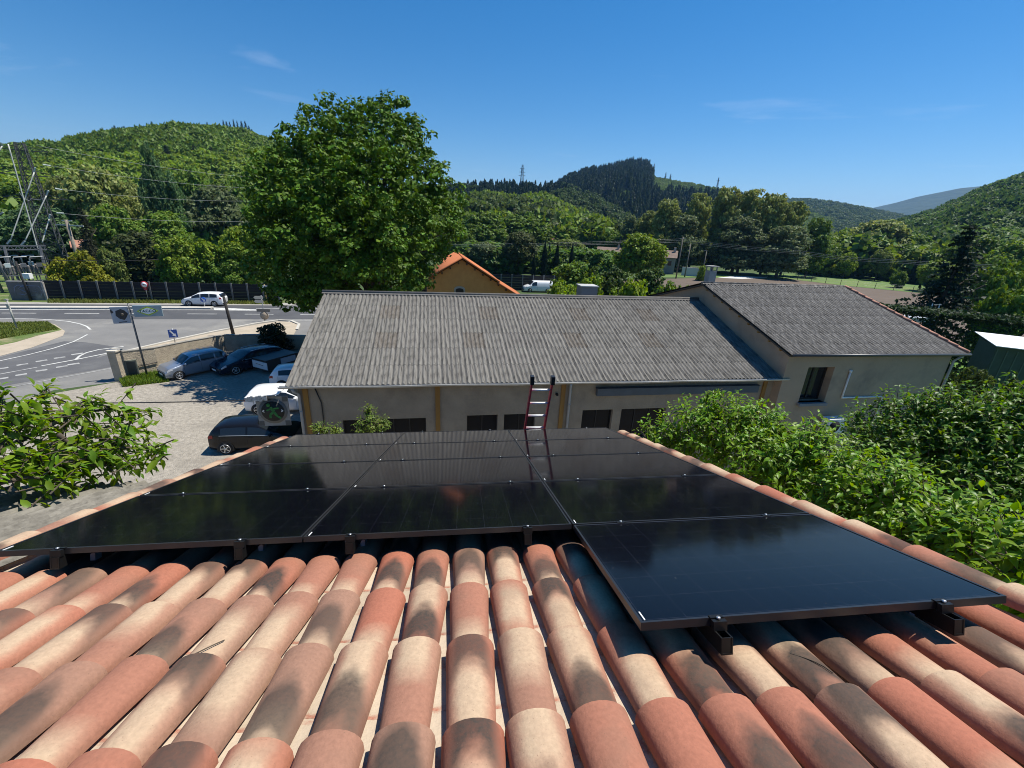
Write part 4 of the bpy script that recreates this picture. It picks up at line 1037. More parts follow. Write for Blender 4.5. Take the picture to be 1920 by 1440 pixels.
# meter box
mb_ = thing('meter_cabinet', G(252, 709) + Vector((0, 0.0, 0)), 'dark green electricity cabinet against the yard wall', 'cabinet', rz=R(28))
b = MB(); b.box((0, 0.18, 0.62), (0.62, 0.36, 1.24)); b.build('housing', mat('cabinet_grey_green', (0.11, 0.12, 0.10), rough=0.7), mb_)
b = MB(); b.box((0.02, -0.012, 0.66), (0.46, 0.02, 1.0)); b.build('door', mat('cabinet_dark', (0.03, 0.037, 0.035), rough=0.5), mb_)
# big sign pole
spb = G(277, 708)
hp = height_at(spb, 569)
def text_mesh(name, body, size, m, parent, M, ext=0.004, bold=0.0):
    cu = bpy.data.curves.new(name, 'FONT'); cu.body = body; cu.size = size; cu.extrude = ext; cu.align_x = 'CENTER'; cu.align_y = 'CENTER'; cu.offset = bold; cu.space_character = 1.12
    tmp = bpy.data.objects.new(name, cu); col.objects.link(tmp)
    bpy.context.view_layer.update()
    me = bpy.data.meshes.new_from_object(tmp.evaluated_get(bpy.context.evaluated_depsgraph_get()))
    bpy.data.objects.remove(tmp)
    me.name = name
    if not me.materials: me.materials.append(m)
    else: me.materials[0] = m
    o = link(name, me, parent); o.matrix_basis = M
    return o
pole = thing('advertising_post', spb, 'tall grey post with two sign panels by the yard wall', 'sign post')
b = MB(); b.tube([(0, 0, 0), (0, 0, hp)], [0.06, 0.05], 10); b.build('pole', mat('pole_grey', (0.10, 0.105, 0.11), rough=0.5, metal=0.3), pole)
def sign_frame(xa, xb, za, zb, yaw):
    return Matrix.Rotation(yaw, 4, 'Z')
yaw = R(18)
SGM = Matrix.Rotation(yaw, 4, 'Z')
# right hand panel: emblem and lettering
pan = Matrix.Translation((0.17, 0.0, hp - 0.50)) @ SGM
b = MB(); b.box((0.78, 0, 0.0), (1.5, 0.13, 0.72)); o = b.build('panel', mat('sign_blue_grey', (0.26, 0.34, 0.38), (0.22, 0.29, 0.33), 2, 0.45), pole); o.matrix_basis = pan
def hexa(cx, cz, a, h, f, y, th):
    return [(cx - a, y, cz), (cx - a * f, y, cz + h * 0.45), (cx, y, cz + h), (cx + a * f, y, cz + h * 0.45), (cx + a, y, cz), (cx + a * f, y, cz - h * 0.45), (cx, y, cz - h), (cx - a * f, y, cz - h * 0.45)]
M_lime = mat('sign_lime', (0.42, 0.55, 0.03), rough=0.5); M_leafg = mat('sign_dark_green', (0.015, 0.14, 0.06), rough=0.5); M_signw = mat('sign_white', (0.75, 0.78, 0.78), rough=0.5)
for k, (a, h, y, m, nm) in enumerate(((0.58, 0.30, -0.068, M_lime, 'emblem_outline'), (0.535, 0.268, -0.072, M_leafg, 'emblem_border'), (0.52, 0.257, -0.076, M_lime, 'emblem_band'), (0.46, 0.215, -0.080, M_signw, 'emblem_field'))):
    b = MB(); b.poly(hexa(0.78, 0, a, h, 0.62, y, 0), 0.003, (0, -1, 0)); q = b.build(nm, m, o)
text_mesh('lettering', 'YACCO', 0.235, mat('sign_ink', (0.01, 0.07, 0.09), rough=0.5), o, Matrix.Translation((0.78, -0.087, 0.0)) @ Matrix.Rotation(PI / 2, 4, 'X'), bold=0.006)
b = MB()
for z in (-0.25, 0.25): b.bar((0, 0, z), (0.06, 0, z), 0.04, 0.08); b.box((-0.08, 0, z), (0.16, 0.05, 0.09))
q = b.build('bracket', M_steel, pole); q.matrix_basis = pan
# left hand panel
pal = Matrix.Translation((-0.08, 0.0, hp - 0.74)) @ SGM
b = MB(); b.box((-0.46, 0, 0.0), (0.9, 0.13, 1.06)); o = b.build('panel', mat('sign_pale_grey', (0.33, 0.37, 0.43), (0.26, 0.3, 0.36), 2, 0.45), pole); o.matrix_basis = pal; o['label'] = 'panel with a dark hexagonal engine part'
b = MB(); cx, cz = -0.40, 0.05
b.poly([(cx + r_ * math.cos(a_), -0.069, cz + r_ * math.sin(a_)) for r_, a_ in ((0.34, 2.4), (0.36, 1.5), (0.33, 0.9), (0.36, 0.1), (0.3, -0.7), (0.37, -1.3), (0.3, -2.0), (0.3, -2.9))], 0.004, (0, -1, 0)); b.build('engine_part_print', mat('print_dark', (0.02, 0.022, 0.028), rough=0.5), o)
b = MB(); b.lathe((cx + 0.05, -0.074, cz), (0, -1, 0), [(0, 0.09), (0.004, 0.09)], 14); b.build('round_print', mat('print_brown', (0.09, 0.075, 0.06), rough=0.5), o)
b = MB(); b.poly([(-0.9, -0.069, 0.42), (-0.8, -0.069, 0.30), (-0.76, -0.069, 0.2), (-0.86, -0.069, 0.12), (-0.91, -0.069, 0.2)], 0.003, (0, -1, 0)); b.bar((-0.62, -0.07, -0.45), (-0.2, -0.07, -0.42), 0.004, 0.05); b.build('small_print', MATS['print_dark'], o)

def post_sign(px_, base_y, top_y, label, r=0.04, m=None, name='road_sign', cat='road sign', group=None, rz=0.0):
    b0 = G(px_, base_y); h = height_at(b0, top_y)
    t = thing(name, b0, label, cat, group, rz)
    b = MB(); b.tube([(0, 0, 0), (0, 0, h)], r, 8); b.build('post', m or M_steel, t)
    return t, h
# blue arrow sign behind the wall
t, h = post_sign(329, 645, 616, 'blue square sign with a white arrow behind the yard wall', rz=R(20))
b = MB(); b.box((0, -0.05, h - 0.42), (0.62, 0.02, 0.68)); b.build('plate', mat('sign_blue', (0.015, 0.07, 0.32), rough=0.4), t)
b = MB(); y = -0.062
b.poly([(-0.22, y, h - 0.18), (-0.12, y, h - 0.13), (0.10, y, h - 0.46), (0.17, y, h - 0.40), (0.2, y, h - 0.70), (-0.06, y, h - 0.58), (0.01, y, h - 0.53)], 0.004, (0, -1, 0)); b.build('arrow', M_signw, t)
# round prohibition sign
t, h = post_sign(279, 565.3, 528, 'round red and white prohibition sign in front of the noise barrier', 0.035)
b = MB(); b.lathe((0, -0.05, h - 0.36), (0, -1, 0), [(0, 0.42), (0.02, 0.42)], 24); b.build('rim', mat('sign_red', (0.42, 0.03, 0.04), rough=0.5), t)
b = MB(); b.lathe((0, -0.072, h - 0.36), (0, -1, 0), [(0, 0.31), (0.01, 0.31)], 24); b.build('disc', M_signw, t)
b = MB(); b.box((-0.09, -0.085, h - 0.36), (0.14, 0.004, 0.14)); b.box((0.1, -0.085, h - 0.36), (0.14, 0.004, 0.14)); b.build('pictogram', mat('sign_pic_red', (0.25, 0.02, 0.03), rough=0.5), t)
b = MB(); b.box((0, -0.05, h - 0.9), (0.34, 0.02, 0.22)); b.build('supplement_plate', MATS['sign_red'], t)
# black pole and thin grey post
bp0 = G(438, 629); bh = height_at(bp0, 558)
t = thing('utility_pole', bp0, 'dark leaning pole on the footway behind the yard wall', 'pole')
b = MB(); b.tube([(0, 0, 0), (-0.25, 0, bh + 0.1)], [0.15, 0.11], 10); b.build('shaft', mat('tarred_wood', (0.035, 0.032, 0.03), (0.02, 0.019, 0.018), 5, 0.9), t)
t, h = post_sign(32.5, 617.5, 563, 'pale bollard post on the grass of the traffic island', 0.07, mat('post_pale', (0.42, 0.42, 0.38), (0.3, 0.3, 0.27), 4, 0.8), 'marker_post', 'post')
b = MB(); b.box((0, 0, 0.04), (0.5, 0.5, 0.08)); b.build('base', M_conc, t)
b = MB(); b.box((0.0, -0.08, h - 0.5), (0.2, 0.1, 0.35)); b.box((-0.03, 0, h + 0.05), (0.22, 0.18, 0.12)); b.build('head', MATS['post_pale'], t)
# direction signs
t, h = post_sign(500.5, 568.2, 533, 'yellow wooden post with a white arrow board before the barrier', 0.06, mat('post_yellow', (0.5, 0.34, 0.14), rough=0.8))
b = MB(); zc = h - 0.35; b.poly([(-0.65, -0.07, zc), (-0.45, -0.07, zc + 0.22), (0.5, -0.07, zc + 0.22), (0.5, -0.07, zc - 0.22), (-0.45, -0.07, zc - 0.22)], 0.03, (0, -1, 0)); b.build('arrow_board', M_signw, t)
t, h = post_sign(497, 603, 554, 'grey post with several direction boards and a round sign seen from behind', 0.04)
b = MB()
for z in (h - 0.22, h - 0.62): b.poly([(-0.75, -0.05, z), (-0.6, -0.05, z + 0.16), (0.15, -0.05, z + 0.16), (0.15, -0.05, z - 0.16), (-0.6, -0.05, z - 0.16)], 0.03, (0, -1, 0))
b.build('direction_board', mat('board_cream', (0.55, 0.52, 0.45), rough=0.7), t)
b = MB(); b.box((0.02, -0.05, h * 0.435), (1.35, 0.03, 0.3)); b.build('long_board', mat('board_back', (0.16, 0.155, 0.14), rough=0.6), t)
b = MB(); b.lathe((0.04, -0.03, h * 0.235), (0, -1, 0), [(0, 0.44), (0.02, 0.44)], 22); b.build('round_plate', mat('plate_back_tan', (0.36, 0.30, 0.23), rough=0.6), t)
# keep-right sign on the median
t, h = post_sign(384.5, 577, 557, 'small blue keep-right sign at the end of the road median', 0.035, M_white)
b = MB(); b.lathe((0, -0.04, h - 0.3), (0, -1, 0), [(0, 0.32), (0.02, 0.32)], 20); b.build('disc', MATS['sign_blue'], t)
b = MB(); b.bar((-0.15, -0.065, h - 0.14), (0.14, -0.065, h - 0.44), 0.005, 0.13); b.poly([(0.2, -0.063, h - 0.5), (0.2, -0.063, h - 0.22), (-0.06, -0.063, h - 0.5)], 0.004, (0, -1, 0)); b.build('arrow', M_signw, t)
# noise barrier along the far side of the road
def barrier(p, q, hgt, bay, label, first=0.0):
    d = (q - p); L_ = d.length; ang = math.atan2(d.y, d.x); n = max(1, round(L_ / bay)); step = L_ / n
    t = thing('noise_barrier', p, label, 'noise barrier', 'dark noise barriers along the road', ang)
    pm = mat('tarred_boards', (0.022, 0.021, 0.021), (0.012, 0.012, 0.013), 4, 0.85, stretch=(0.4, 1, 6), bump=0.5, bscale=10, bdist=0.05, c3=(0.05, 0.048, 0.045), s3=2.5, t3=(0.6, 0.8))
    pb = MB(); nb_ = 6
    for k in range(nb_):
        z0 = 0.05 + (hgt - 0.12) * k / nb_; z1 = 0.05 + (hgt - 0.12) * (k + 1) / nb_ - 0.02
        pb.box((step / 2, 0.02 * (k % 2), (z0 + z1) / 2), (step - 0.14, 0.09, z1 - z0))
    pme = pb.mesh('board_panel'); pme.materials.append(pm)
    qb = MB(); qb.box((0, -0.06, hgt / 2), (0.17, 0.20, hgt)); qme = qb.mesh('post'); qme.materials.append(mat('post_grey_steel', (0.16, 0.165, 0.165), (0.11, 0.115, 0.115), 3, 0.6, metal=0.2))
    for i in range(n + 1):
        o = link('post', qme, t); o.location = (i * step, 0, 0)
        if i < n: o = link('board_panel', pme, t); o.location = (i * step, 0, 0)
    return t
barrier(G(91, 562.5), G(525, 566.5), 2.35, 1.75, 'long dark noise barrier with grey posts on the far road side')
barrier(G(760, 569), G(800, 568.5), 2.3, 1.1, 'short stretch of noise barrier left of the orange house')
barrier(G(918, 544.0), G(1056, 546.0), 2.75, 1.9, 'stretch of noise barrier behind the white van')
# graffiti wall by the substation
gw0 = G(25, 562.5); gw1 = G(90, 562.7)
ga_ = math.atan2(gw1.y - gw0.y, gw1.x - gw0.x)
gwt = thing('graffiti_wall', gw0, 'low grey concrete wall with blue graffiti left of the noise barrier', 'wall', rz=ga_)
Lg = (gw1 - gw0).length
b = MB(); b.box((Lg * 0.28, 0, 1.05), (Lg * 0.56, 0.3, 2.1)); b.box((Lg * 0.79, -0.02, 1.05), (Lg * 0.4, 0.32, 2.1)); b.build('wall', mat('graffiti_concrete', (0.16, 0.155, 0.15), (0.10, 0.10, 0.10), 0.8, 0.95, c3=(0.26, 0.25, 0.23), s3=0.6, t3=(0.55, 0.7)), gwt)
b = MB(); b.box((Lg * 0.5, 0, 2.13), (Lg + 0.1, 0.42, 0.1)); b.build('coping', M_conc, gwt)
b = MB(); b.box((Lg + 0.05, -0.1, 1.05), (0.2, 0.3, 2.1)); b.build('end_post', mat('pale_post', (0.42, 0.40, 0.36), (0.2, 0.19, 0.18), 3, 0.9), gwt)
b = MB()
def squig(x, z, s, pts): 
    b.tube([(x + px_ * s, -0.155, z + pz_ * s) for px_, pz_ in pts], 0.035, 5)
squig(0.9, 0.6, 1.0, [(0.8, 0.85), (0.35, 1.0), (0.05, 0.75), (0.4, 0.5), (0.75, 0.3), (0.4, 0.0), (0.0, 0.15)])
squig(2.0, 0.6, 1.0, [(0.0, 0.0), (0.05, 0.95), (0.5, 0.95), (0.6, 0.7), (0.1, 0.5), (0.65, 0.35), (0.55, 0.02), (0.0, 0.0)])
squig(0.5, 0.4, 1.0, [(0.0, 0.3), (0.1, 1.1), (0.5, 1.35), (1.5, 1.3), (2.4, 1.25), (2.6, 0.6), (2.3, 0.0)])
b.build('graffiti', mat('graffiti_blue', (0.24, 0.27, 0.42), rough=0.8), gwt)

# ================================================================ OTHER BUILDINGS
M_orange_tile = mat('new_orange_tiles', (0.50, 0.165, 0.06), (0.42, 0.13, 0.05), 3, 0.85, objrand=0.15)
# orange house with gable towards the camera
og = D(866, 484, 52.0)                           # gable peak
hz = og.z; ob = Vector((og.x, og.y, 0))
oh = thing('orange_house', ob, 'small orange rendered house with new orange roof tiles behind the workshop', 'house', rz=R(5))
hwid_l, hwid_r = 4.0, 7.6
zl = hz - hwid_l * 0.62; zr_ = hz - hwid_r * 0.58
b = MB()
b.poly([(-hwid_l, 0, 0), (-hwid_l, 0, zl - 0.15), (0, 0, hz - 0.18), (4.2, 0, hz - 0.18 - 4.2 * 0.6), (hwid_r, 0, zr_ - 0.05), (hwid_r, 0, 0)], 9.0, (0, 1, 0)); b.build('wall', M_ochre, oh)
for nm, xa, za, xb, zb in (('roof', 0, hz, -hwid_l - 0.5, zl - 0.31), ('roof', 0, hz, 4.4, hz - 4.4 * 0.6), ('porch_roof', 4.2, hz - 4.2 * 0.6 - 0.22, hwid_r + 0.8, zr_ - 0.7)):
    b = MB(); d = Vector((xb - xa, 0, zb - za)); l_ = d.length; d.normalize(); nrm = Vector((-d.z, 0, d.x)); 
    if nrm.z < 0: nrm = -nrm
    b.poly([(xa, -0.5, za), (xb, -0.5, zb), (xb, 9.3, zb), (xa, 9.3, za)], 0.08, nrm); ro = b.build(nm, mat('roof_underside', (0.22, 0.10, 0.05), rough=0.9), oh)
    nt_ = int(l_ / 0.42)
    rt = MB()
    for k in range(26):
        yk = -0.48 + k * 0.385
        rt.tube([Vector((xa, yk, za)) + nrm * 0.10, Vector((xb, yk, zb)) + nrm * 0.10], 0.12, 7)
    rr_ = rt.build('tile_row', M_orange_tile, ro); rr_['kind'] = 'stuff'
b = MB()
for x_ in np.arange(-4.2, 7.4, 0.95):
    zz = hz - abs(x_) * (0.62 if x_ < 0 else 0.6) - 0.32; b.box((x_, -0.25, zz), (0.14, 0.5, 0.16))
b.build('rafter_end', mat('dark_rafter', (0.10, 0.035, 0.02), rough=0.8), oh)
b = MB(); cx_ = -0.25; zb_ = hz - 5.6
arc = [(cx_ - 0.65, -0.03, zb_)] + [(cx_ - 0.65 * math.cos(a), -0.03, zb_ + 2.05 + 0.35 * math.sin(a)) for a in np.linspace(0, PI, 9)] + [(cx_ + 0.65, -0.03, zb_)]
b.poly(arc, 0.06, (0, -1, 0)); wo = b.build('window_surround', mat('pale_pink_surround', (0.55, 0.40, 0.32), rough=0.8), oh)
b = MB(); arc = [(cx_ - 0.46, -0.1, zb_)] + [(cx_ - 0.46 * math.cos(a), -0.1, zb_ + 1.95 + 0.22 * math.sin(a)) for a in np.linspace(0, PI, 9)] + [(cx_ + 0.46, -0.1, zb_)]
b.poly(arc, 0.03, (0, -1, 0)); b.build('shutter', mat('shutter_brown', (0.055, 0.028, 0.018), rough=0.7), wo)
b = MB(); b.box((4.15, -0.15, hz - 4.9), (0.5, 0.25, 0.7)); b.build('meter_box', mat('box_grey', (0.2, 0.17, 0.14), rough=0.6), oh)
# far houses
def far_house(px_l, px_r, y_ridge, y_eave, dist, label, wallc, roofc, zslope=0.4):
    a = D(px_l, y_eave, dist); c = D(px_r, y_eave, dist); top = D((px_l + px_r) / 2, y_ridge, dist * 1.02)
    ce = (a + c) / 2; Wd = (c - a).length; ang = math.atan2(c.y - a.y, c.x - a.x)
    t = thing('far_house', (ce.x, ce.y, 0), label, 'house', 'houses among the trees across the valley', ang)
    ze = ce.z; zr2 = max(top.z, ze + 0.8); dep = (zr2 - ze) / zslope
    b = MB(); b.poly([(-Wd / 2 + .3, 0, -2), (-Wd / 2 + .3, 0, ze), (-Wd / 2 + .3, dep, zr2 - 0.1), (-Wd / 2 + .3, 2 * dep, ze), (-Wd / 2 + .3, 2 * dep, -2)], Wd - .6, (1, 0, 0)); b.build('wall', mat('far_wall_' + wallc[0], wallc[1], rough=0.9), t)
    b = MB()
    for s in (0, 1):
        ya, yb = (-0.5, dep) if s == 0 else (2 * dep + 0.5, dep)
        b.poly([(-Wd / 2, ya, ze - 0.5 * zslope + 0.02), (Wd / 2, ya, ze - 0.5 * zslope + 0.02), (Wd / 2, yb, zr2 + 0.02), (-Wd / 2, yb, zr2 + 0.02)], 0.15)
    ro = b.build('roof', mat('far_roof_' + roofc[0], roofc[1], tuple(c_ * 0.7 for c_ in roofc[1]), 1.0, 0.9, bump=0.3, bscale=4), t)
    b = MB(); b.box((Wd * 0.25, dep * 0.8, zr2 + 0.4), (0.6, 0.6, 1.2)); b.build('chimney', mat('far_chimney', (0.4, 0.33, 0.27), rough=0.9), ro)
    b = MB()
    for k in range(max(1, int(Wd / 3.5))): b.box((-Wd / 2 + 1.8 + k * 3.3, 0.0, ze - 1.5), (0.95, 0.06, 1.25))
    b.build('window', M_glass, t)
    return t
far_house(1030, 1062, 444, 451, 170, 'low house with a faded red roof among the trees at mid height', ('beige', (0.36, 0.30, 0.23)), ('faded', (0.30, 0.165, 0.115)))
far_house(1118, 1172, 465, 477, 135, 'grey stone house with a brown roof left of the round bright tree', ('grey', (0.24, 0.215, 0.185)), ('brown', (0.19, 0.135, 0.105)))
far_house(1244, 1270, 471, 483, 130, 'small brown roofed house right of the round bright tree', ('grey', (0.24, 0.215, 0.185)), ('brown', (0.19, 0.135, 0.105)))
far_house(132, 182, 451, 463, 105, 'house with a pink tiled roof behind the yellow hedge on the left', ('pink', (0.42, 0.33, 0.26)), ('pink', (0.40, 0.20, 0.14)))
far_house(1046, 1058, 433, 437, 210, 'tiny house higher up among the trees in the middle', ('beige', (0.36, 0.30, 0.23)), ('faded', (0.30, 0.165, 0.115)))
# green shed with white roof
sp0 = D(1868, 649, 40.0)
shd = thing('garden_shed', (sp0.x, sp0.y, 0), 'green garden shed with a white sheet roof at the right edge', 'shed', rz=R(-34))
zs_ = sp0.z
b = MB(); b.box((2.7, 1.7, zs_ / 2 - 0.03), (5.0, 2.6, zs_ - 0.06)); b.build('wall', mat('shed_green', (0.055, 0.085, 0.065), (0.04, 0.065, 0.05), 3, 0.7), shd)
b = MB(); b.poly([(0, 0, zs_ - 0.02), (5.4, 0, zs_ - 0.02), (5.4, 3.4, zs_ + 0.25), (0, 3.4, zs_ + 0.25)], 0.04); b.build('roof', M_white, shd)
b = MB()
for i in range(11): b.box((0.3 + i * 0.46, 0.38, zs_ / 2 - 0.1), (0.05, 0.03, zs_ - 0.3))
b.build('rib', mat('shed_green_light', (0.09, 0.13, 0.10), rough=0.7), shd)
# white trailer frame with ladder by the dark conifer
lf = D(1722, 588, 50.0)
fr = thing('ladder_rack', (lf.x, lf.y, lf.z - 0.4), 'aluminium ladder rack over a pale vehicle beside the dark conifer', 'ladder rack')
b = MB()
for x_ in (1.05, 1.75): b.bar((x_, 0, -0.2), (x_ + 0.12, 0.15, 1.25), 0.06, 0.06)
for k in range(4): b.bar((1.07 + 0.03 * k, 0, 0.05 + 0.38 * k), (1.78 + 0.03 * k, 0, 0.05 + 0.38 * k), 0.05, 0.05)
b.build('ladder', M_alu, fr)
b = MB(); b.bar((-0.5, 0, 0.3), (1.1, 0, 0.3), 0.06, 0.06); b.bar((-0.5, 0, 0.0), (1.1, 0, 0.0), 0.06, 0.06); b.bar((-0.45, 0, -0.2), (-0.45, 0, 0.3), 0.05, 0.05); b.build('frame', M_alu, fr)
b = MB(); b.box((0.2, 0.8, -0.15), (2.0, 1.3, 0.35)); b.build('vehicle_roof', mat('pale_roof', (0.5, 0.54, 0.6), rough=0.3), fr)

# ================================================================ RED LADDER at the eave
eave = rp(3.1, 4.74, -0.18)
lpos = D(1005, 803, math.hypot(eave.x, eave.y)); lx = lpos.x
foot_y = eave.y + 0.05 + (eave.z - 0.0) * math.tan(R(15)); 
up_d = Vector((0.022, -math.sin(R(15)), math.cos(R(15))))
e_pt = Vector((lx, eave.y + 0.10, eave.z))
k_top = 0.1
while PXY(e_pt + up_d * k_top)[1] > 716 and k_top < 4: k_top += 0.02
k_bot = -e_pt.z / up_d.z
ld = thing('ladder', e_pt + up_d * k_bot, 'red ladder with white rungs leaning on the eave beyond the panels', 'ladder')
M_redp = mat('red_fibreglass', (0.6, 0.045, 0.055), rough=0.45)
hwid = 0.172
bot = Vector((0, 0, 0)); top = up_d * (k_top - k_bot)
for s in (-1, 1):
    b = MB(); b.bar((s * (hwid + 0.03), 0, 0.02), top + Vector((s * hwid, 0, 0)), 0.028, 0.075, (0, 1, 0.3)); b.build('rail', M_redp, ld)
    b = MB(); b.box(top + Vector((s * hwid, -0.01, 0.03)), (0.06, 0.1, 0.14)); b.build('end_cap', M_black, ld)
kk = k_top - 0.17
i_r = 0
while kk > k_bot + 0.1:
    p = up_d * (kk - k_bot)
    b = MB(); b.tube([p + Vector((-hwid, 0, 0)), p + Vector((hwid, 0, 0))], 0.019, 8); b.build('rung', M_white, ld); kk -= 0.28
# overhead cable across the yard
def wire(pts, r, label, group=None, name='overhead_wire', m=None, sag=0.0, n=14):
    P_ = [Vector(p) for p in pts]; out = []
    for i in range(len(P_) - 1):
        for k in range(n + (1 if i == len(P_) - 2 else 0)):
            f = k / n; q = P_[i].lerp(P_[i + 1], f); q.z -= sag * 4 * f * (1 - f); out.append(q)
    b = MB(); b.tube(out, r, 5); o = b.build(name, m or M_black)
    return tag(o, label, 'cable', group)
wire([SM @ Vector((-0.1, 0.1, 4.95)), D(20, 756, 17.5), D(-500, 775, 22)], 0.018, 'black cable sagging from the workshop corner over the yard', sag=0.05)

# ================================================================ VEGETATION
def unit(v): return v / np.maximum(np.linalg.norm(v, axis=1, keepdims=True), 1e-9)
def leaf_quads(c, nrm, size, r_, aspect=0.62):
    """diamond leaves at centres c facing roughly along nrm"""
    n = len(c)
    nn = unit(nrm + r_.normal(0, 0.55, (n, 3)))
    t = unit(np.cross(nn, r_.normal(0, 1, (n, 3)))); b_ = np.cross(nn, t)
    s = (size * r_.uniform(0.6, 1.35, n))[:, None]
    v = np.stack([c - t * s, c + b_ * s * aspect - nn * s * 0.12, c + t * s, c - b_ * s * aspect - nn * s * 0.12], 1).reshape(-1, 3)
    f = np.arange(4 * n).reshape(n, 4)
    return v, f
def clumpy(blobs, r_, clump, per, leaf, dens=1.0, squash=0.85, inner=0.25, up=0.25):
    """blobs: list of (centre, (rx,ry,rz)); leaf clumps spread over and within them"""
    cs = []; ns = []
    for c, rad in blobs:
        rad = np.array(rad, float)
        area = 4 * PI * ((rad[0] * rad[1]) ** 1.6 / 3 + (rad[0] * rad[2]) ** 1.6 / 3 + (rad[1] * rad[2]) ** 1.6 / 3) ** (1 / 1.6)
        m = max(5, int(area / (clump * clump * 1.6) * dens))
        d = unit(r_.normal(0, 1, (m, 3)))
        rr = np.where(r_.random(m) < inner, r_.uniform(0.35, 0.85, m), r_.uniform(0.85, 1.08, m))
        cs.append(np.array(c) + d * rad * rr[:, None]); ns.append(unit(d / np.maximum(rad, 1e-3)))
    cs = np.concatenate(cs); ns = np.concatenate(ns)
    m = len(cs)
    cr = clump * r_.uniform(0.55, 1.3, m)
    d = unit(r_.normal(0, 1, (m * per, 3)) + np.repeat(ns, per, 0) * 0.5)
    P_ = np.repeat(cs, per, 0) + d * np.repeat(cr, per)[:, None] * (r_.uniform(0.3, 1.0, m * per) ** 0.6)[:, None] * np.array([1, 1, squash])
    nn = d + np.array([0, 0, up])
    return leaf_quads(P_, nn, leaf, r_)
def leaves_to_obj(name, v, f, colr, parent, m=LEAF):
    me = np_mesh(name, v, f); me.materials.append(m)
    o = link(name, me, parent); o.color = (*colr, 1)
    return o

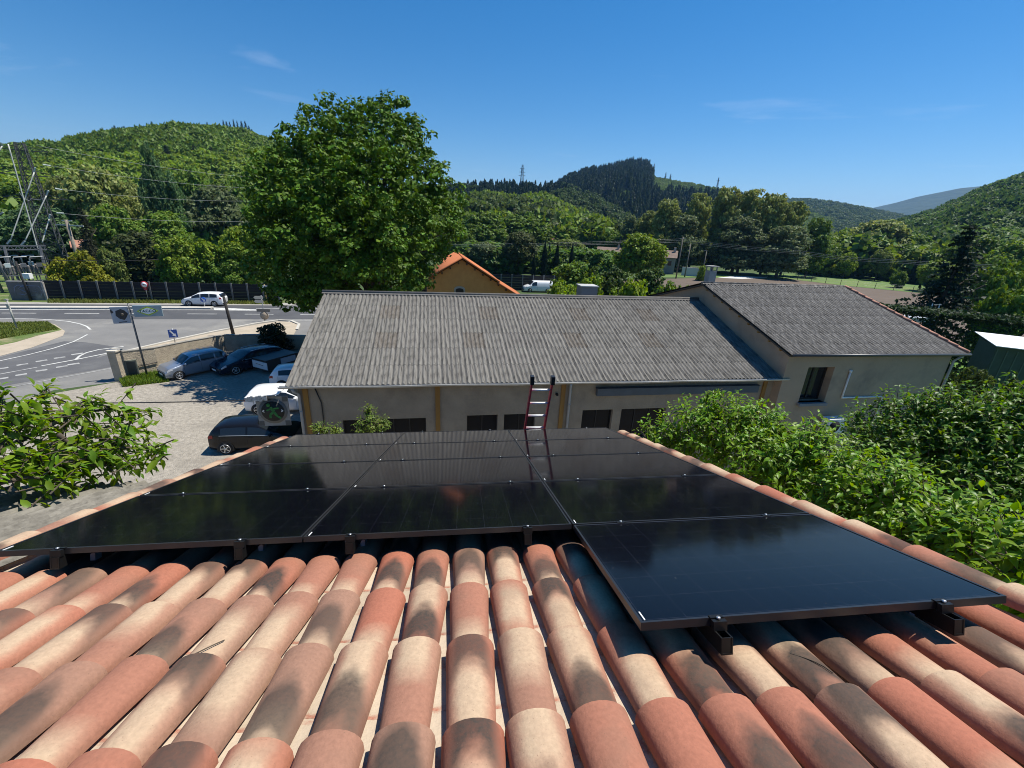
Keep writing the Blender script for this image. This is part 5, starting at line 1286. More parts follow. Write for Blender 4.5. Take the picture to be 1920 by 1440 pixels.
# prototypes in unit size (1 wide, 1 high, standing on z=0)
PROTO = {}
def proto(kind, var=0):
    key = (kind, var)
    if key in PROTO: return PROTO[key]
    r_ = np.random.default_rng(sum(map(ord, kind)) * 7 + var)
    bl = []
    if kind == 'round':
        for _ in range(26):
            d = unit(r_.normal(0, 1, (1, 3)))[0]; d[2] = d[2] * 0.9 + 0.1
            k = r_.uniform(0.5, 0.78); rr = r_.uniform(0.15, 0.24)
            bl.append(((d[0] * (0.5 - rr * .8) * k * 1.35, d[1] * (0.5 - rr * .8) * k * 1.35, 0.56 + d[2] * (0.44 - rr * .8) * k * 1.3), (rr, rr, rr * 0.85)))
        v, f = clumpy(bl, r_, 0.085, 19, 0.029, squash=0.6, up=0.6)
    elif kind == 'plane':
        for _ in range(34):
            z = r_.uniform(0.16, 0.9); rad = 0.44 * math.sin(min(1, (z + 0.12) / 1.02) * PI) ** 0.55
            a = r_.uniform(0, 2 * PI); q = rad * r_.uniform(0.35, 0.85); rr = r_.uniform(0.1, 0.18)
            bl.append(((math.cos(a) * q, math.sin(a) * q, z), (rr, rr, rr * 0.62)))
        v, f = clumpy(bl, r_, 0.066, 20, 0.021, squash=0.5, up=0.6)
    elif kind == 'poplar':
        for _ in range(30):
            z = r_.uniform(0.1, 0.93); rad = 0.46 * min(1, (1.04 - z) * 1.7) ** 0.9 * min(1, 0.5 + z)
            a = r_.uniform(0, 2 * PI); q = rad * r_.uniform(0.3, 0.85); rr = r_.uniform(0.09, 0.17) * (1.15 - z * 0.7)
            bl.append(((math.cos(a) * q, math.sin(a) * q, z), (rr, rr, rr * 0.7)))
        v, f = clumpy(bl, r_, 0.055, 15, 0.021, squash=1.1, up=0.6)
    elif kind == 'bush':
        for _ in range(20):
            a = r_.uniform(0, 2 * PI); q = r_.uniform(0.05, 0.36); z = r_.uniform(0.12, 0.80) * (1 - q * 0.9); rr = r_.uniform(0.13, 0.21)
            bl.append(((math.cos(a) * q, math.sin(a) * q, z), (rr, rr, rr * 0.95)))
        v, f = clumpy(bl, r_, 0.08, 17, 0.030, squash=0.75, up=0.5)
    elif kind == 'cypress':
        for z in np.linspace(0.04, 0.96, 22):
            rad = 0.40 * min(1, (1.0 - z) * 2.2 + 0.06) * min(1, 0.7 + z * 3)
            for _ in range(3):
                a = r_.uniform(0, 2 * PI); bl.append(((math.cos(a) * rad * 0.3, math.sin(a) * rad * 0.3, z), (rad * 0.75, rad * 0.75, 0.04)))
        v, f = clumpy(bl, r_, 0.06, 8, 0.03, squash=1.6, up=0.0)
    elif kind == 'conifer':
        pts = []; nr = []
        for lvl in range(26):
            z = 0.10 + 0.88 * lvl / 25; rad = 0.5 * (1 - z) ** 0.8 * r_.uniform(0.75, 1.1) + 0.012
            for bnum in range(int(7 + 6 * (1 - z))):
                a = r_.uniform(0, 2 * PI); n_ = int(10 + 30 * rad * 2); t = r_.random(n_) ** 0.7
                lr = rad * r_.uniform(0.6, 1.1)
                p = np.stack([np.cos(a) * lr * t, np.sin(a) * lr * t, z + 0.03 - 0.10 * t * t * rad * 2 + r_.normal(0, 0.004, n_)], 1)
                p[:, 0] += -np.sin(a) * r_.normal(0, 0.03, n_) * t; p[:, 1] += np.cos(a) * r_.normal(0, 0.03, n_) * t
                pts.append(p); nr.append(np.tile([np.cos(a) * 0.4, np.sin(a) * 0.4, 0.8], (n_, 1)))
        v, f = leaf_quads(np.concatenate(pts), np.concatenate(nr), 0.019, r_, 0.5)
    elif kind == 'farleaf':                     # cheap crown for the wooded hills
        for _ in range(9):
            d = unit(r_.normal(0, 1, (1, 3)))[0]; rr = r_.uniform(0.17, 0.28)
            bl.append(((d[0] * 0.27, d[1] * 0.27, 0.5 + d[2] * 0.24), (rr, rr, rr * 0.9)))
        v, f = clumpy(bl, r_, 0.11, 6, 0.075, dens=0.8, inner=0.1)
    elif kind == 'farcone':
        pts = []; nr = []
        for lvl in range(14):
            z = 0.06 + 0.9 * lvl / 13; rad = 0.5 * (1 - z) ** 0.85 + 0.02; n_ = int(8 + 44 * rad)
            a = r_.uniform(0, 2 * PI, n_); q = rad * r_.uniform(0.5, 1.05, n_)
            pts.append(np.stack([np.cos(a) * q, np.sin(a) * q, z - 0.02 * q / rad + r_.normal(0, 0.012, n_)], 1)); nr.append(np.stack([np.cos(a), np.sin(a), np.full(n_, 0.7)], 1))
        v, f = leaf_quads(np.concatenate(pts), np.concatenate(nr), 0.07, r_, 0.6)
    PROTO[key] = (v, f)
    return PROTO[key]
ME_CROWN = {}
def crown_mesh(kind, var):
    k = (kind, var)
    if k not in ME_CROWN:
        v, f = proto(kind, var); me = np_mesh('crown', v, f); me.materials.append(LEAF); ME_CROWN[k] = me
    return ME_CROWN[k]
tb = MB(); tb.tube([(0, 0, -0.02), (0.01, 0, 0.2), (-0.01, 0.01, 0.45), (0.0, 0, 0.72)], [0.035, 0.027, 0.02, 0.008], 8)
for a, z in ((0.4, 0.3), (2.2, 0.36), (4.1, 0.42), (5.4, 0.5)): tb.tube([(0, 0, z), (0.12 * math.cos(a), 0.12 * math.sin(a), z + 0.12), (0.25 * math.cos(a), 0.25 * math.sin(a), z + 0.22)], [0.014, 0.01, 0.004], 5)
trunk_me = tb.mesh('trunk'); trunk_me.materials.append(M_bark)
def tree(name, kind, var, px_, top_y, wpx, dist, colr, label, cat='tree', group=None, base_z=0.0, trunk=True, lift=0.0, depth=1.0):
    """a tree whose top shows at (px_, top_y), wpx wide, at a horizontal distance"""
    tp = D(px_, top_y, dist); h = max(1.0, tp.z - base_z)
    dep = (tp - CAM).dot(FWD); wd_ = wpx * dep / F
    if name == 'hill_conifer': base_z = max(base_z, tp.z - 2.3 * wd_); h = tp.z - base_z
    t = thing(name, (tp.x, tp.y, base_z), label, cat, group, random.uniform(0, 6.28))
    o = link('crown', crown_mesh(kind, var), t); o.scale = (wd_, wd_ * depth, h * (1 - lift)); o.location = (0, 0, h * lift); o.color = (*colr, 1)
    if trunk:
        k = link('trunk', trunk_me, t); k.scale = (min(wd_, h) * 0.9,) * 2 + (h * (1 if lift == 0 else 0.95),)
    return t
C_bright = (0.165, 0.24, 0.026); C_mid = (0.108, 0.175, 0.026); C_dark = (0.05, 0.082, 0.018); C_olive = (0.19, 0.225, 0.065)
C_yellow = (0.19, 0.20, 0.018); C_blue = (0.095, 0.165, 0.062); C_grey = (0.115, 0.15, 0.062); C_con = (0.018, 0.034, 0.016); C_brown = (0.062, 0.078, 0.026); C_pale = (0.15, 0.19, 0.05)
GL = 'trees beyond the road on the left'; GM = 'trees across the valley behind the workshop'; GP = 'tall plane trees beyond the workshop'; GR = 'trees beyond the meadow on the right'
TREES = [
 # name, kind, var, x, top, width, dist, colour, label, group
 ('broadleaf_tree', 'round', 0, 175, 311, 110, 125, C_olive, 'tall olive green tree left of the dark poplar, its crown the widest there', GL),
 ('broadleaf_tree', 'round', 1, 118, 332, 90, 130, C_olive, 'olive green tree behind the electricity pylon, left of the widest crown', GL),
 ('broadleaf_tree', 'round', 2, 222, 330, 70, 132, C_olive, 'olive green tree squeezed between the widest crown and the dark poplar', GL),
 ('poplar_tree', 'poplar', 0, 268, 262, 76, 118, C_blue, 'tall dark blue green poplar with a pointed top', GL),
 ('poplar_tree', 'poplar', 1, 312, 322, 74, 117, C_blue, 'dark blue green poplar leaning on the right side of the pointed one', GL),
 ('broadleaf_tree', 'round', 0, 398, 345, 112, 120, C_grey, 'rounded grey green tree right of the two poplars', GL),
 ('broadleaf_tree', 'round', 1, 360, 315, 80, 150, C_mid, 'mid green tree rising behind the rounded grey green one', GL),
 ('broadleaf_tree', 'round', 2, 440, 318, 100, 150, C_mid, 'mid green tree between the grey green one and the big maple', GL),
 ('conifer_tree', 'conifer', 0, 150, 392, 74, 100, (0.035, 0.04, 0.018), 'brownish conifer behind the utility pole with the crossarm', GL),
 ('broadleaf_tree', 'round', 2, 30, 335, 110, 140, C_mid, 'mid green tree at the left edge behind the pylon legs', GL),
 ('broadleaf_tree', 'round', 1, 70, 385, 100, 110, C_blue, 'bluish green tree low behind the substation', GL),
 ('broadleaf_tree', 'round', 0, 10, 405, 90, 115, C_blue, 'bluish green tree at the very left edge behind the substation', GL),
 ('broadleaf_tree', 'round', 1, 205, 385, 90, 105, C_mid, 'mid green tree above the brownish dense bush', GL),
 ('broadleaf_tree', 'round', 0, 300, 395, 90, 105, C_mid, 'mid green tree low in front of the poplars', GL),
 ('dense_bush', 'bush', 0, 252, 414, 118, 84, C_brown, 'big brownish green dense bush behind the noise barrier', GL),
 ('hedge_bush', 'bush', 1, 108, 468, 62, 80, C_yellow, 'yellow green bush at the corner of the graffiti wall', GL),
 ('hedge_bush', 'bush', 0, 150, 455, 70, 79, C_yellow, 'taller yellow green bush right of the graffiti wall', GL),
 ('hedge_bush', 'bush', 1, 192, 446, 46, 81, C_pale, 'pale silvery green bush beside the brownish dense bush', GL),
 ('maple_tree', 'bush', 0, 320, 426, 92, 80, C_bright, 'bright green young maple behind the noise barrier, left one', GL),
 ('maple_tree', 'bush', 1, 380, 430, 86, 80, C_bright, 'bright green young maple behind the white people carrier', GL),
 ('maple_tree', 'round', 1, 445, 425, 80, 78, C_bright, 'bright green taller maple just left of the huge tree', GL),
 ('dense_bush', 'bush', 1, 430, 470, 80, 76, C_mid, 'mid green bush above the right part of the noise barrier', GL),
 ('dense_bush', 'bush', 0, 490, 478, 80, 76, C_mid, 'mid green bush at the right end of the long noise barrier', GL),
 # middle
 ('broadleaf_tree', 'round', 0, 905, 395, 100, 150, C_mid, 'mid green tree just right of the huge tree, above the orange roof', GM),
 ('broadleaf_tree', 'round', 1, 985, 405, 110, 165, C_mid, 'mid green tree behind the dark umbrella shaped one', GM),
 ('broadleaf_tree', 'round', 2, 915, 452, 70, 105, C_grey, 'grey green rounded tree behind the orange roof slope', GM),
 ('umbrella_tree', 'round', 1, 975, 434, 76, 102, C_brown, 'dark umbrella shaped tree with a visible trunk left of the cypresses', GM),
 ('cypress', 'cypress', 0, 1002, 478, 10, 98, C_con, 'shortest cypress, leftmost of the slim dark cypresses', GM),
 ('cypress', 'cypress', 1, 1023, 454, 12, 98, C_con, 'tallest slim cypress left of the pale lawn gap', GM),
 ('cypress', 'cypress', 0, 1031, 456, 10, 112, C_con, 'cypress close behind the tallest one', GM),
 ('cypress', 'cypress', 1, 1046, 456, 12, 98, C_con, 'cypress standing over the right end of the barrier', GM),
 ('cypress', 'cypress', 0, 1074, 457, 10, 105, C_con, 'cypress partly hidden by the big bushes', GM),
 ('cypress', 'cypress', 1, 1105, 455, 9, 130, C_con, 'cypress left of the grey stone house', GM),
 ('broadleaf_tree', 'round', 0, 1062, 448, 70, 150, C_pale, 'pale green tree behind the cypresses', GM),
 ('broadleaf_tree', 'round', 2, 1128, 398, 54, 175, C_bright, 'bright green round tree at the foot of the spruce hill', GM),
 ('broadleaf_tree', 'round', 1, 1092, 430, 50, 170, C_mid, 'small mid green tree left of the bright round one', GM),
 ('broadleaf_tree', 'round', 0, 1155, 432, 50, 165, C_mid, 'small mid green tree right of the bright round one', GM),
 ('broadleaf_tree', 'plane', 0, 1185, 402, 46, 160, C_grey, 'slender grey green tree left of the plane trees', GM),
 ('lime_tree', 'round', 0, 1205, 437, 88, 92, C_bright, 'bright yellow green dome shaped tree before the plane trees', GM),
 ('broadleaf_tree', 'round', 1, 860, 430, 80, 140, C_mid, 'mid green tree half hidden by the right side of the huge tree', GM),
 ('broadleaf_tree', 'round', 2, 940, 375, 100, 240, C_mid, 'mid green tree high on the near slope above the umbrella tree', GM),
 ('broadleaf_tree', 'round', 0, 1010, 380, 100, 250, C_mid, 'mid green tree on the near slope below the ridge pylon', GM),
 ('broadleaf_tree', 'round', 1, 890, 365, 90, 240, C_dark, 'dark green tree high on the near slope beside the huge tree', GM),
 ('shrub', 'bush', 0, 1080, 474, 120, 62, C_mid, 'wide mid green shrub behind the workshop ridge, left of the roof vent', 'shrubs close behind the workshop'),
 ('shrub', 'bush', 1, 1060, 505, 80, 45, C_bright, 'bright shrub behind the ridge below the cypresses', 'shrubs close behind the workshop'),
 ('shrub', 'bush', 0, 1118, 492, 84, 44, C_bright, 'bright shrub just left of the grey roof vent', 'shrubs close behind the workshop'),
 ('shrub', 'bush', 1, 1190, 498, 84, 46, C_bright, 'bright shrub right behind the grey roof vent', 'shrubs close behind the workshop'),
 ('shrub', 'bush', 0, 1255, 505, 84, 44, C_mid, 'mid green shrub at the left foot of the wing roof', 'shrubs close behind the workshop'),
 ('shrub', 'bush', 1, 1290, 512, 46, 46, C_bright, 'small bright shrub above the wing gable', 'shrubs close behind the workshop'),
 ('shrub', 'bush', 1, 1150, 482, 90, 60, C_dark, 'dark shrub behind the bright ones near the roof vent', 'shrubs close behind the workshop'),
 ('shrub', 'bush', 0, 1228, 486, 80, 64, C_dark, 'dark shrub under the dome shaped tree', 'shrubs close behind the workshop'),
 ('shrub', 'bush', 0, 1320, 492, 20, 118, C_bright, 'small bright bush beside the low white structure', 'shrubs close behind the workshop'),
 ('shrub', 'bush', 1, 1052, 531, 66, 42, C_bright, 'low bright shrub hiding the wheels of the white van', 'shrubs close behind the workshop'),
 # plane trees
 ('plane_tree', 'plane', 0, 1258, 372, 92, 148, C_olive, 'first plane tree of the tall row, on its left end', GP),
 ('plane_tree', 'plane', 1, 1222, 392, 64, 158, C_olive, 'lower plane tree left of the tall row', GP),
 ('plane_tree', 'plane', 1, 1318, 358, 80, 160, C_olive, 'second plane tree of the tall row, behind the wire pole', GP),
 ('plane_tree', 'plane', 0, 1366, 349, 90, 152, C_olive, 'tallest plane tree, above the concrete chimney', GP),
 ('plane_tree', 'plane', 1, 1418, 350, 92, 152, C_olive, 'tall plane tree right of the tallest one', GP),
 ('plane_tree', 'plane', 0, 1462, 362, 84, 154, C_olive, 'plane tree with a pale bare trunk in the right half of the row', GP),
 ('plane_tree', 'plane', 1, 1500, 373, 70, 156, C_olive, 'right end of the tall plane tree row', GP),
 ('plane_tree', 'plane', 0, 1540, 408, 70, 160, C_mid, 'lower feathery plane tree where the row ends', GP),
 ('plane_tree', 'plane', 1, 1290, 400, 90, 145, C_grey, 'darker plane tree low in front of the row, left', GP),
 ('plane_tree', 'plane', 0, 1395, 405, 110, 146, C_grey, 'darker plane tree low in front of the row, middle', GP),
 ('plane_tree', 'plane', 1, 1480, 420, 100, 146, C_grey, 'darker plane tree low in front of the row, right', GP),
 # right
 ('broadleaf_tree', 'round', 0, 1590, 440, 70, 190, C_bright, 'bright green tree right of the plane trees', GR),
 ('broadleaf_tree', 'round', 1, 1655, 413, 110, 215, C_olive, 'large olive green tree in the middle right distance', GR),
 ('broadleaf_tree', 'round', 2, 1612, 424, 70, 230, C_bright, 'bright tree peeping left of the large olive green one', GR),
 ('broadleaf_tree', 'round', 0, 1710, 438, 80, 220, C_mid, 'mid green tree on the right shoulder of the large olive one', GR),
 ('broadleaf_tree', 'round', 1, 1595, 474, 36, 170, C_bright, 'small bright tree at the far edge of the meadow', GR),
 ('blossom_tree', 'round', 2, 1660, 465, 34, 172, C_pale, 'small pale tree in bloom at the far edge of the meadow', GR),
 ('broadleaf_tree', 'round', 0, 1635, 472, 40, 180, C_mid, 'small mid green tree between the bright and the pale one', GR),
 ('broadleaf_tree', 'round', 1, 1555, 458, 60, 172, C_mid, 'mid green tree below the feathery plane tree', GR),
 ('broadleaf_tree', 'round', 2, 1750, 452, 80, 200, C_mid, 'mid green tree left of the dark conifer top', GR),
 ('broadleaf_tree', 'round', 1, 1700, 468, 60, 185, C_dark, 'dark green tree behind the red leaved bush', GR),
 ('red_leaved_bush', 'bush', 0, 1730, 489, 50, 195, (0.11, 0.032, 0.022), 'red leaved bush behind the slim dark conifer', GR),
 ('conifer_tree', 'cypress', 1, 1724, 486, 15, 172, C_con, 'slim dark conifer before the red leaved bush', GR),
 ('broadleaf_tree', 'bush', 1, 1695, 502, 30, 152, C_mid, 'small round tree standing alone in the meadow', GR),
 ('broadleaf_tree', 'round', 0, 1770, 488, 60, 150, C_bright, 'bright bush left of the big conifer', GR),
 ('big_conifer', 'conifer', 1, 1822, 428, 225, 56, C_con, 'big dark conifer on the right, its top bending', GR),
 ('broadleaf_tree', 'round', 2, 1900, 478, 90, 72, C_mid, 'mid green tree right of the big conifer', GR),
 ('broadleaf_tree', 'round', 2, 1915, 530, 84, 54, C_mid, 'leafy tree at the right edge below the conifer', GR),
 ('broadleaf_tree', 'round', 0, 1850, 440, 90, 160, C_mid, 'mid green tree behind the tip of the big conifer', GR),
 ('broadleaf_tree', 'round', 1, 1930, 450, 110, 150, C_mid, 'mid green tree at the right edge under the hill', GR),
 ('fig_bush', 'bush', 0, 1545, 501, 62, 34, C_bright, 'bright big leaved bush showing over the wing ridge', GR),
 ('garden_bush', 'bush', 1, 1645, 555, 64, 42, C_bright, 'bright bush beyond the right slope of the wing roof', GR),
 ('garden_bush', 'bush', 0, 1690, 572, 50, 42, C_bright, 'bright bush left of the ladder rack', GR),
 ('garden_bush', 'bush', 1, 1853, 664, 84, 35, (0.07, 0.10, 0.022), 'rounded bush on the lawn before the green shed', GR),
 ('garden_bush', 'bush', 0, 1800, 676, 44, 35, (0.06, 0.09, 0.022), 'loose bush by the right corner of the beige house', GR),
 ('garden_bush', 'bush', 1, 1925, 668, 40, 35, C_dark, 'dark bush at the right edge beside the shed', GR),
 ('wall_shrub', 'bush', 0, 509, 597, 74, 40.5, (0.016, 0.03, 0.011), 'dark shrub growing behind the yard wall beside the workshop', None),
]
for (nm, kind, var, x, ty, wpx, dist, colr, lab, grp) in TREES:
    lift = 0.12 if nm in ('umbrella_tree',) else 0.0
    tree(nm, kind, var, x, ty, wpx, dist, colr, lab, 'bush' if 'bush' in nm or 'shrub' in nm else 'tree', grp, lift=lift, depth=random.uniform(0.85, 1.15))
# laurel hedge below the conifer
def leafy_box(name, corners, zt, label, colr, leaf=0.09, n=9000, cat='hedge'):
    c0 = corners[0]; r_ = np.random.default_rng(5)
    t = thing(name, (c0.x, c0.y, 0), label, cat)
    a = np.array([corners[1].x - c0.x, corners[1].y - c0.y, 0]); b_ = np.array([corners[2].x - c0.x, corners[2].y - c0.y, 0])
    s = r_.random((n, 3)); face = r_.integers(0, 4, n)
    s[:, 2] = np.where(face < 2, 1 - r_.random(n) * 0.06, s[:, 2]); s[:, 1] = np.where(face == 2, r_.random(n) * 0.08, s[:, 1]); s[:, 0] = np.where(face == 3, r_.random(n) * 0.03, s[:, 0])
    bumps = 0.12 * np.sin(s[:, 0] * 31) + 0.1 * np.sin(s[:, 0] * 13 + s[:, 1] * 9)
    P_ = s[:, :1] * a + s[:, 1:2] * b_; P_[:, 2] = s[:, 2] * zt * (1 + 0.06 * bumps) ; P_ += r_.normal(0, 0.07, P_.shape)
    nr = np.where((face < 2)[:, None], np.array([0, 0, 1.0]), np.where((face == 2)[:, None], -b_ / np.linalg.norm(b_), -a / np.linalg.norm(a)))
    v, f = leaf_quads(P_, nr, leaf, r_)
    leaves_to_obj('foliage', v, f, colr, t)
    k = MB(); 
    for i in range(12): 
        q = a * (i + 0.5) / 12 + b_ * 0.5; k.tube([(q[0], q[1], 0), (q[0], q[1], zt * 0.8)], [0.05, 0.02], 5)
    k.build('stem', M_bark, t)
    return t
hp0 = D(1650, 612, 45); hp1 = D(2000, 596, 48)
leafy_box('hedge', [Vector((hp0.x, hp0.y, 0)), Vector((hp1.x, hp1.y, 0)), Vector((hp0.x + 0.8, hp0.y + 2.8, 0))], D(1800, 588, 47).z, 'long dark laurel hedge behind the green shed', (0.022, 0.045, 0.014), n=14000, leaf=0.12)

# the huge maple beyond the workshop
def px_tree(name, blobs, trunk_px, dist, colr, label, r_seed, clump, per, leaf, cat='tree', dens=1.0, mat_=LEAF, trunk_r=0.45, group=None, inner=0.25, squash=0.85, blob_k=0.96):
    r_ = np.random.default_rng(r_seed)
    b0 = D(trunk_px[0], trunk_px[1], dist); base = Vector((b0.x, b0.y, 0))
    t = thing(name, base, label, cat, group)
    bl = []
    for (x, y, rp_, dd) in blobs:
        c = D(x, y, dist + dd) ; rad = rp_ * blob_k * (c - CAM).dot(FWD) / F
        bl.append(((c.x - base.x, c.y - base.y, c.z), (rad, rad, rad * 0.92)))
    v, f = clumpy(bl, r_, clump, per, leaf, dens, inner=inner, squash=squash, up=0.7)
    leaves_to_obj('crown', v, f, colr, t, mat_)
    tk = MB(); zt = max(b[0][2] for b in bl)
    tk.tube([(0, 0, -0.1), (0.1, 0.05, zt * 0.2), (0, 0.1, zt * 0.45), (0.05, 0, zt * 0.8)], [trunk_r * 1.25, trunk_r, trunk_r * 0.7, trunk_r * 0.15], 10)
    for (c, rad) in bl[::1]:
        c = Vector(c); s0 = Vector((0, 0, min(c.z * 0.55, zt * 0.6))); mid = s0.lerp(c, 0.5) + Vector((0, 0, 0.05 * zt))
        tk.tube([s0, mid, c], [trunk_r * 0.34, trunk_r * 0.2, trunk_r * 0.05], 5)
    tk.build('trunk', M_bark, t)
    return t
MAPLE = [(603, 212, 34, 0), (590, 245, 30, -1.5), (648, 232, 36, 1), (655, 205, 18, 0), (700, 222, 30, 0), (738, 222, 40, 0.5), (742, 192, 16, 0), (700, 262, 60, -2), (632, 285, 60, -2.5), (565, 290, 50, -1), (540, 268, 28, 0), (752, 285, 44, -1), (786, 236, 17, 0), (792, 262, 18, 0.5), (790, 285, 20, 1), (765, 250, 14, 0),
 (514, 325, 38, 0), (488, 300, 15, 0), (530, 350, 60, -2.5), (600, 360, 80, -4), (690, 350, 85, -4.5), (770, 350, 60, -2), (815, 335, 32, 0), (800, 310, 22, 0), (508, 385, 42, -1), (484, 360, 16, 0), (845, 375, 30, 0), (815, 415, 50, -1.5), (852, 430, 18, 0), (560, 430, 85, -4), (660, 440, 95, -5), (745, 440, 80, -4), (510, 450, 40, -1),
 (520, 500, 55, -2), (590, 510, 75, -3.5), (680, 520, 80, -4), (745, 502, 62, -3), (797, 476, 36, -1), (852, 452, 16, 0.5), (545, 545, 40, -1.5), (560, 565, 22, -1), (610, 545, 50, -2), (782, 522, 25, -1.5), (655, 400, 110, 3), (700, 500, 95, 3), (570, 480, 90, 3), (690, 300, 90, 3)]
px_tree('maple_tree', MAPLE, (690, 540), 36.0, (0.060, 0.116, 0.010), 'huge dark green maple towering behind the workshop', 11, 0.62, 34, 0.145, dens=0.7, inner=0.25, squash=0.62, mat_=LEAF_DENSE)

# ---------------- near trees: leaves one by one
def leaf_mesh(name):
    vs = [(0, 0, 0), (-.20, .30, .06), (0, .30, 0), (.20, .30, .06), (-.175, .62, .01), (0, .62, -.06), (.175, .62, .01), (0, 1, -.26)]
    fs = [(0, 2, 1), (0, 3, 2), (1, 2, 5), (1, 5, 4), (2, 3, 6), (2, 6, 5), (4, 5, 7), (5, 6, 7)]
    return np.array(vs), np.array(fs)
LV, LF = leaf_mesh('leaf')
leaf_me = np_mesh('leaf', LV, LF, True); leaf_me.materials.append(LEAF_NEAR)
def near_tree(name, base, shoots, colr, label, leaf_len, per_shoot, seed, trunk_pts, nobj=300, droop=0.55, whorl=True):
    """shoots: list of (tip position, outward direction) in world space"""
    r_ = np.random.default_rng(seed)
    t = thing(name, base, label, 'tree')
    tips = np.array([s[0] for s in shoots]); outd = unit(np.array([s[1] for s in shoots]))
    n = len(tips); m = n * per_shoot
    k = np.tile(np.arange(per_shoot), n); fr = k / (per_shoot - 1)
    o = np.repeat(outd, per_shoot, 0); tp_ = np.repeat(tips, per_shoot, 0)
    along = (fr - 0.85) * leaf_len * 2.6
    pos = tp_ + o * along[:, None] + r_.normal(0, leaf_len * 0.12, (m, 3))
    ang = k * 2.4 + np.repeat(r_.uniform(0, 6.28, n), per_shoot)
    a = unit(np.cross(o, np.tile([0.1, 0.2, 1.0], (m, 1)))); b_ = np.cross(o, a)
    side = a * np.cos(ang)[:, None] + b_ * np.sin(ang)[:, None]
    d = unit(side * 1.0 + o * (0.35 + 0.8 * fr[:, None]) + np.array([0, 0, -droop]) * r_.uniform(0.4, 1.4, (m, 1)))
    upv = unit(np.array([0, 0, 1.0]) + o * 0.35 + r_.normal(0, 0.28, (m, 3)))
    x = unit(np.cross(d, upv)); z = np.cross(x, d)
    s = leaf_len * r_.uniform(0.65, 1.15, m) * (1.05 - 0.35 * fr)
    # largest in view first
    dist = np.linalg.norm(pos - np.array(CAM), axis=1)
    vis = (o @ unit((np.array(CAM) - pos).mean(0, keepdims=True))[0]) > -0.1
    px_ = np.array([PXY(p) for p in pos]); inside = (px_[:, 0] > 10) & (px_[:, 0] < 1910) & (px_[:, 1] < 1300)
    score = s / dist * np.where(vis & inside, 1.0, 0.1)
    order = np.argsort(-score)
    base_np = np.array(base)
    for i in order[:nobj]:
        ob_ = bpy.data.objects.new('leaf', leaf_me); col.objects.link(ob_); ob_.parent = t
        M_ = Matrix(((x[i][0] * s[i], d[i][0] * s[i], z[i][0] * s[i], pos[i][0] - base_np[0]), (x[i][1] * s[i], d[i][1] * s[i], z[i][1] * s[i], pos[i][1] - base_np[1]), (x[i][2] * s[i], d[i][2] * s[i], z[i][2] * s[i], pos[i][2] - base_np[2]), (0, 0, 0, 1)))
        ob_.matrix_basis = M_; h_ = r_.uniform(0.85, 1.25); ob_.color = (colr[0] * h_ * r_.uniform(0.9, 1.15), colr[1] * h_, colr[2] * h_, 1)
    rest = order[nobj:]
    V = pos[rest][:, None, :] - base_np + (LV[None, :, 0:1] * x[rest][:, None, :] + LV[None, :, 1:2] * d[rest][:, None, :] + LV[None, :, 2:3] * z[rest][:, None, :]) * s[rest][:, None, None]
    Fq = (np.arange(len(rest)) * 8)[:, None, None] + LF[None]
    me = np_mesh('leaf', V.reshape(-1, 3), Fq.reshape(-1, 3), True); me.materials.append(LEAF_NEAR)
    ob_ = link('leaf', me, t); ob_.color = (*colr, 1); ob_['kind'] = 'stuff'
    tk = MB()
    for pts, rad in trunk_pts: tk.tube([Vector(p) - Vector(base) for p in pts], rad, 7)
    tk.build('trunk', M_bark, t)
    tw = MB()
    for i in range(0, n, 1):
        q = Vector(tips[i]) - Vector(base); w_ = Vector(outd[i]); tw.tube([q - w_ * leaf_len * 2.6, q], [0.012, 0.004], 3, False)
    tw.build('twig', M_bark, t)
    return t
def blob_shoots(blobs, per_area, seed, inner=0.12):
    r_ = np.random.default_rng(seed); out = []
    for (x, y, dist, rad) in blobs:
        c = np.array(D(x, y + (12 if rad > 0.35 and dist < 15 and x > 1150 else 0), dist)); m = int(4 * PI * rad * rad * per_area)
        d = unit(r_.normal(0, 1, (m, 3))); k = np.where(r_.random(m) < inner, r_.uniform(0.5, 0.85, m), r_.uniform(0.85, 1.12, m))
        dd = unit(d + np.array([0, 0, 0.25]) + r_.normal(0, 0.25, (m, 3)))
        for i in range(m):
            p = c + d[i] * rad * k[i]
            q = p - np.array(P0)
            u_ = q @ np.array(EX); v_ = q @ np.array(UP); n_ = q @ np.array(NW)
            if -0.5 < u_ < 6.1 and v_ < 5.4 and n_ > -1.5 : continue        # keep clear of the tiled roof
            out.append((p, dd[i]))
    return out
CH = [(1238, 812, 10.6, 0.62), (1300, 800, 10.6, 0.82), (1385, 810, 10.4, 1.0), (1335, 765, 10.9, 0.42), (1336, 738, 11.0, 0.2), (1395, 765, 10.8, 0.45), (1470, 800, 10.5, 0.45), (1500, 855, 9.8, 0.95), (1550, 845, 9.9, 0.45), (1600, 905, 9.0, 0.8), (1660, 925, 8.5, 0.7), (1700, 955, 8.2, 0.75), (1790, 985, 7.8, 0.62), (1850, 1005, 7.4, 0.6), (1920, 1040, 7.0, 0.65), (1440, 880, 9.4, 0.9), (1580, 970, 8.4, 0.8), (1700, 1040, 7.6, 0.7), (1840, 1090, 6.9, 0.6), (2000, 1080, 6.6, 0.7)]
cb = Vector((6.4, 6.2, 0))
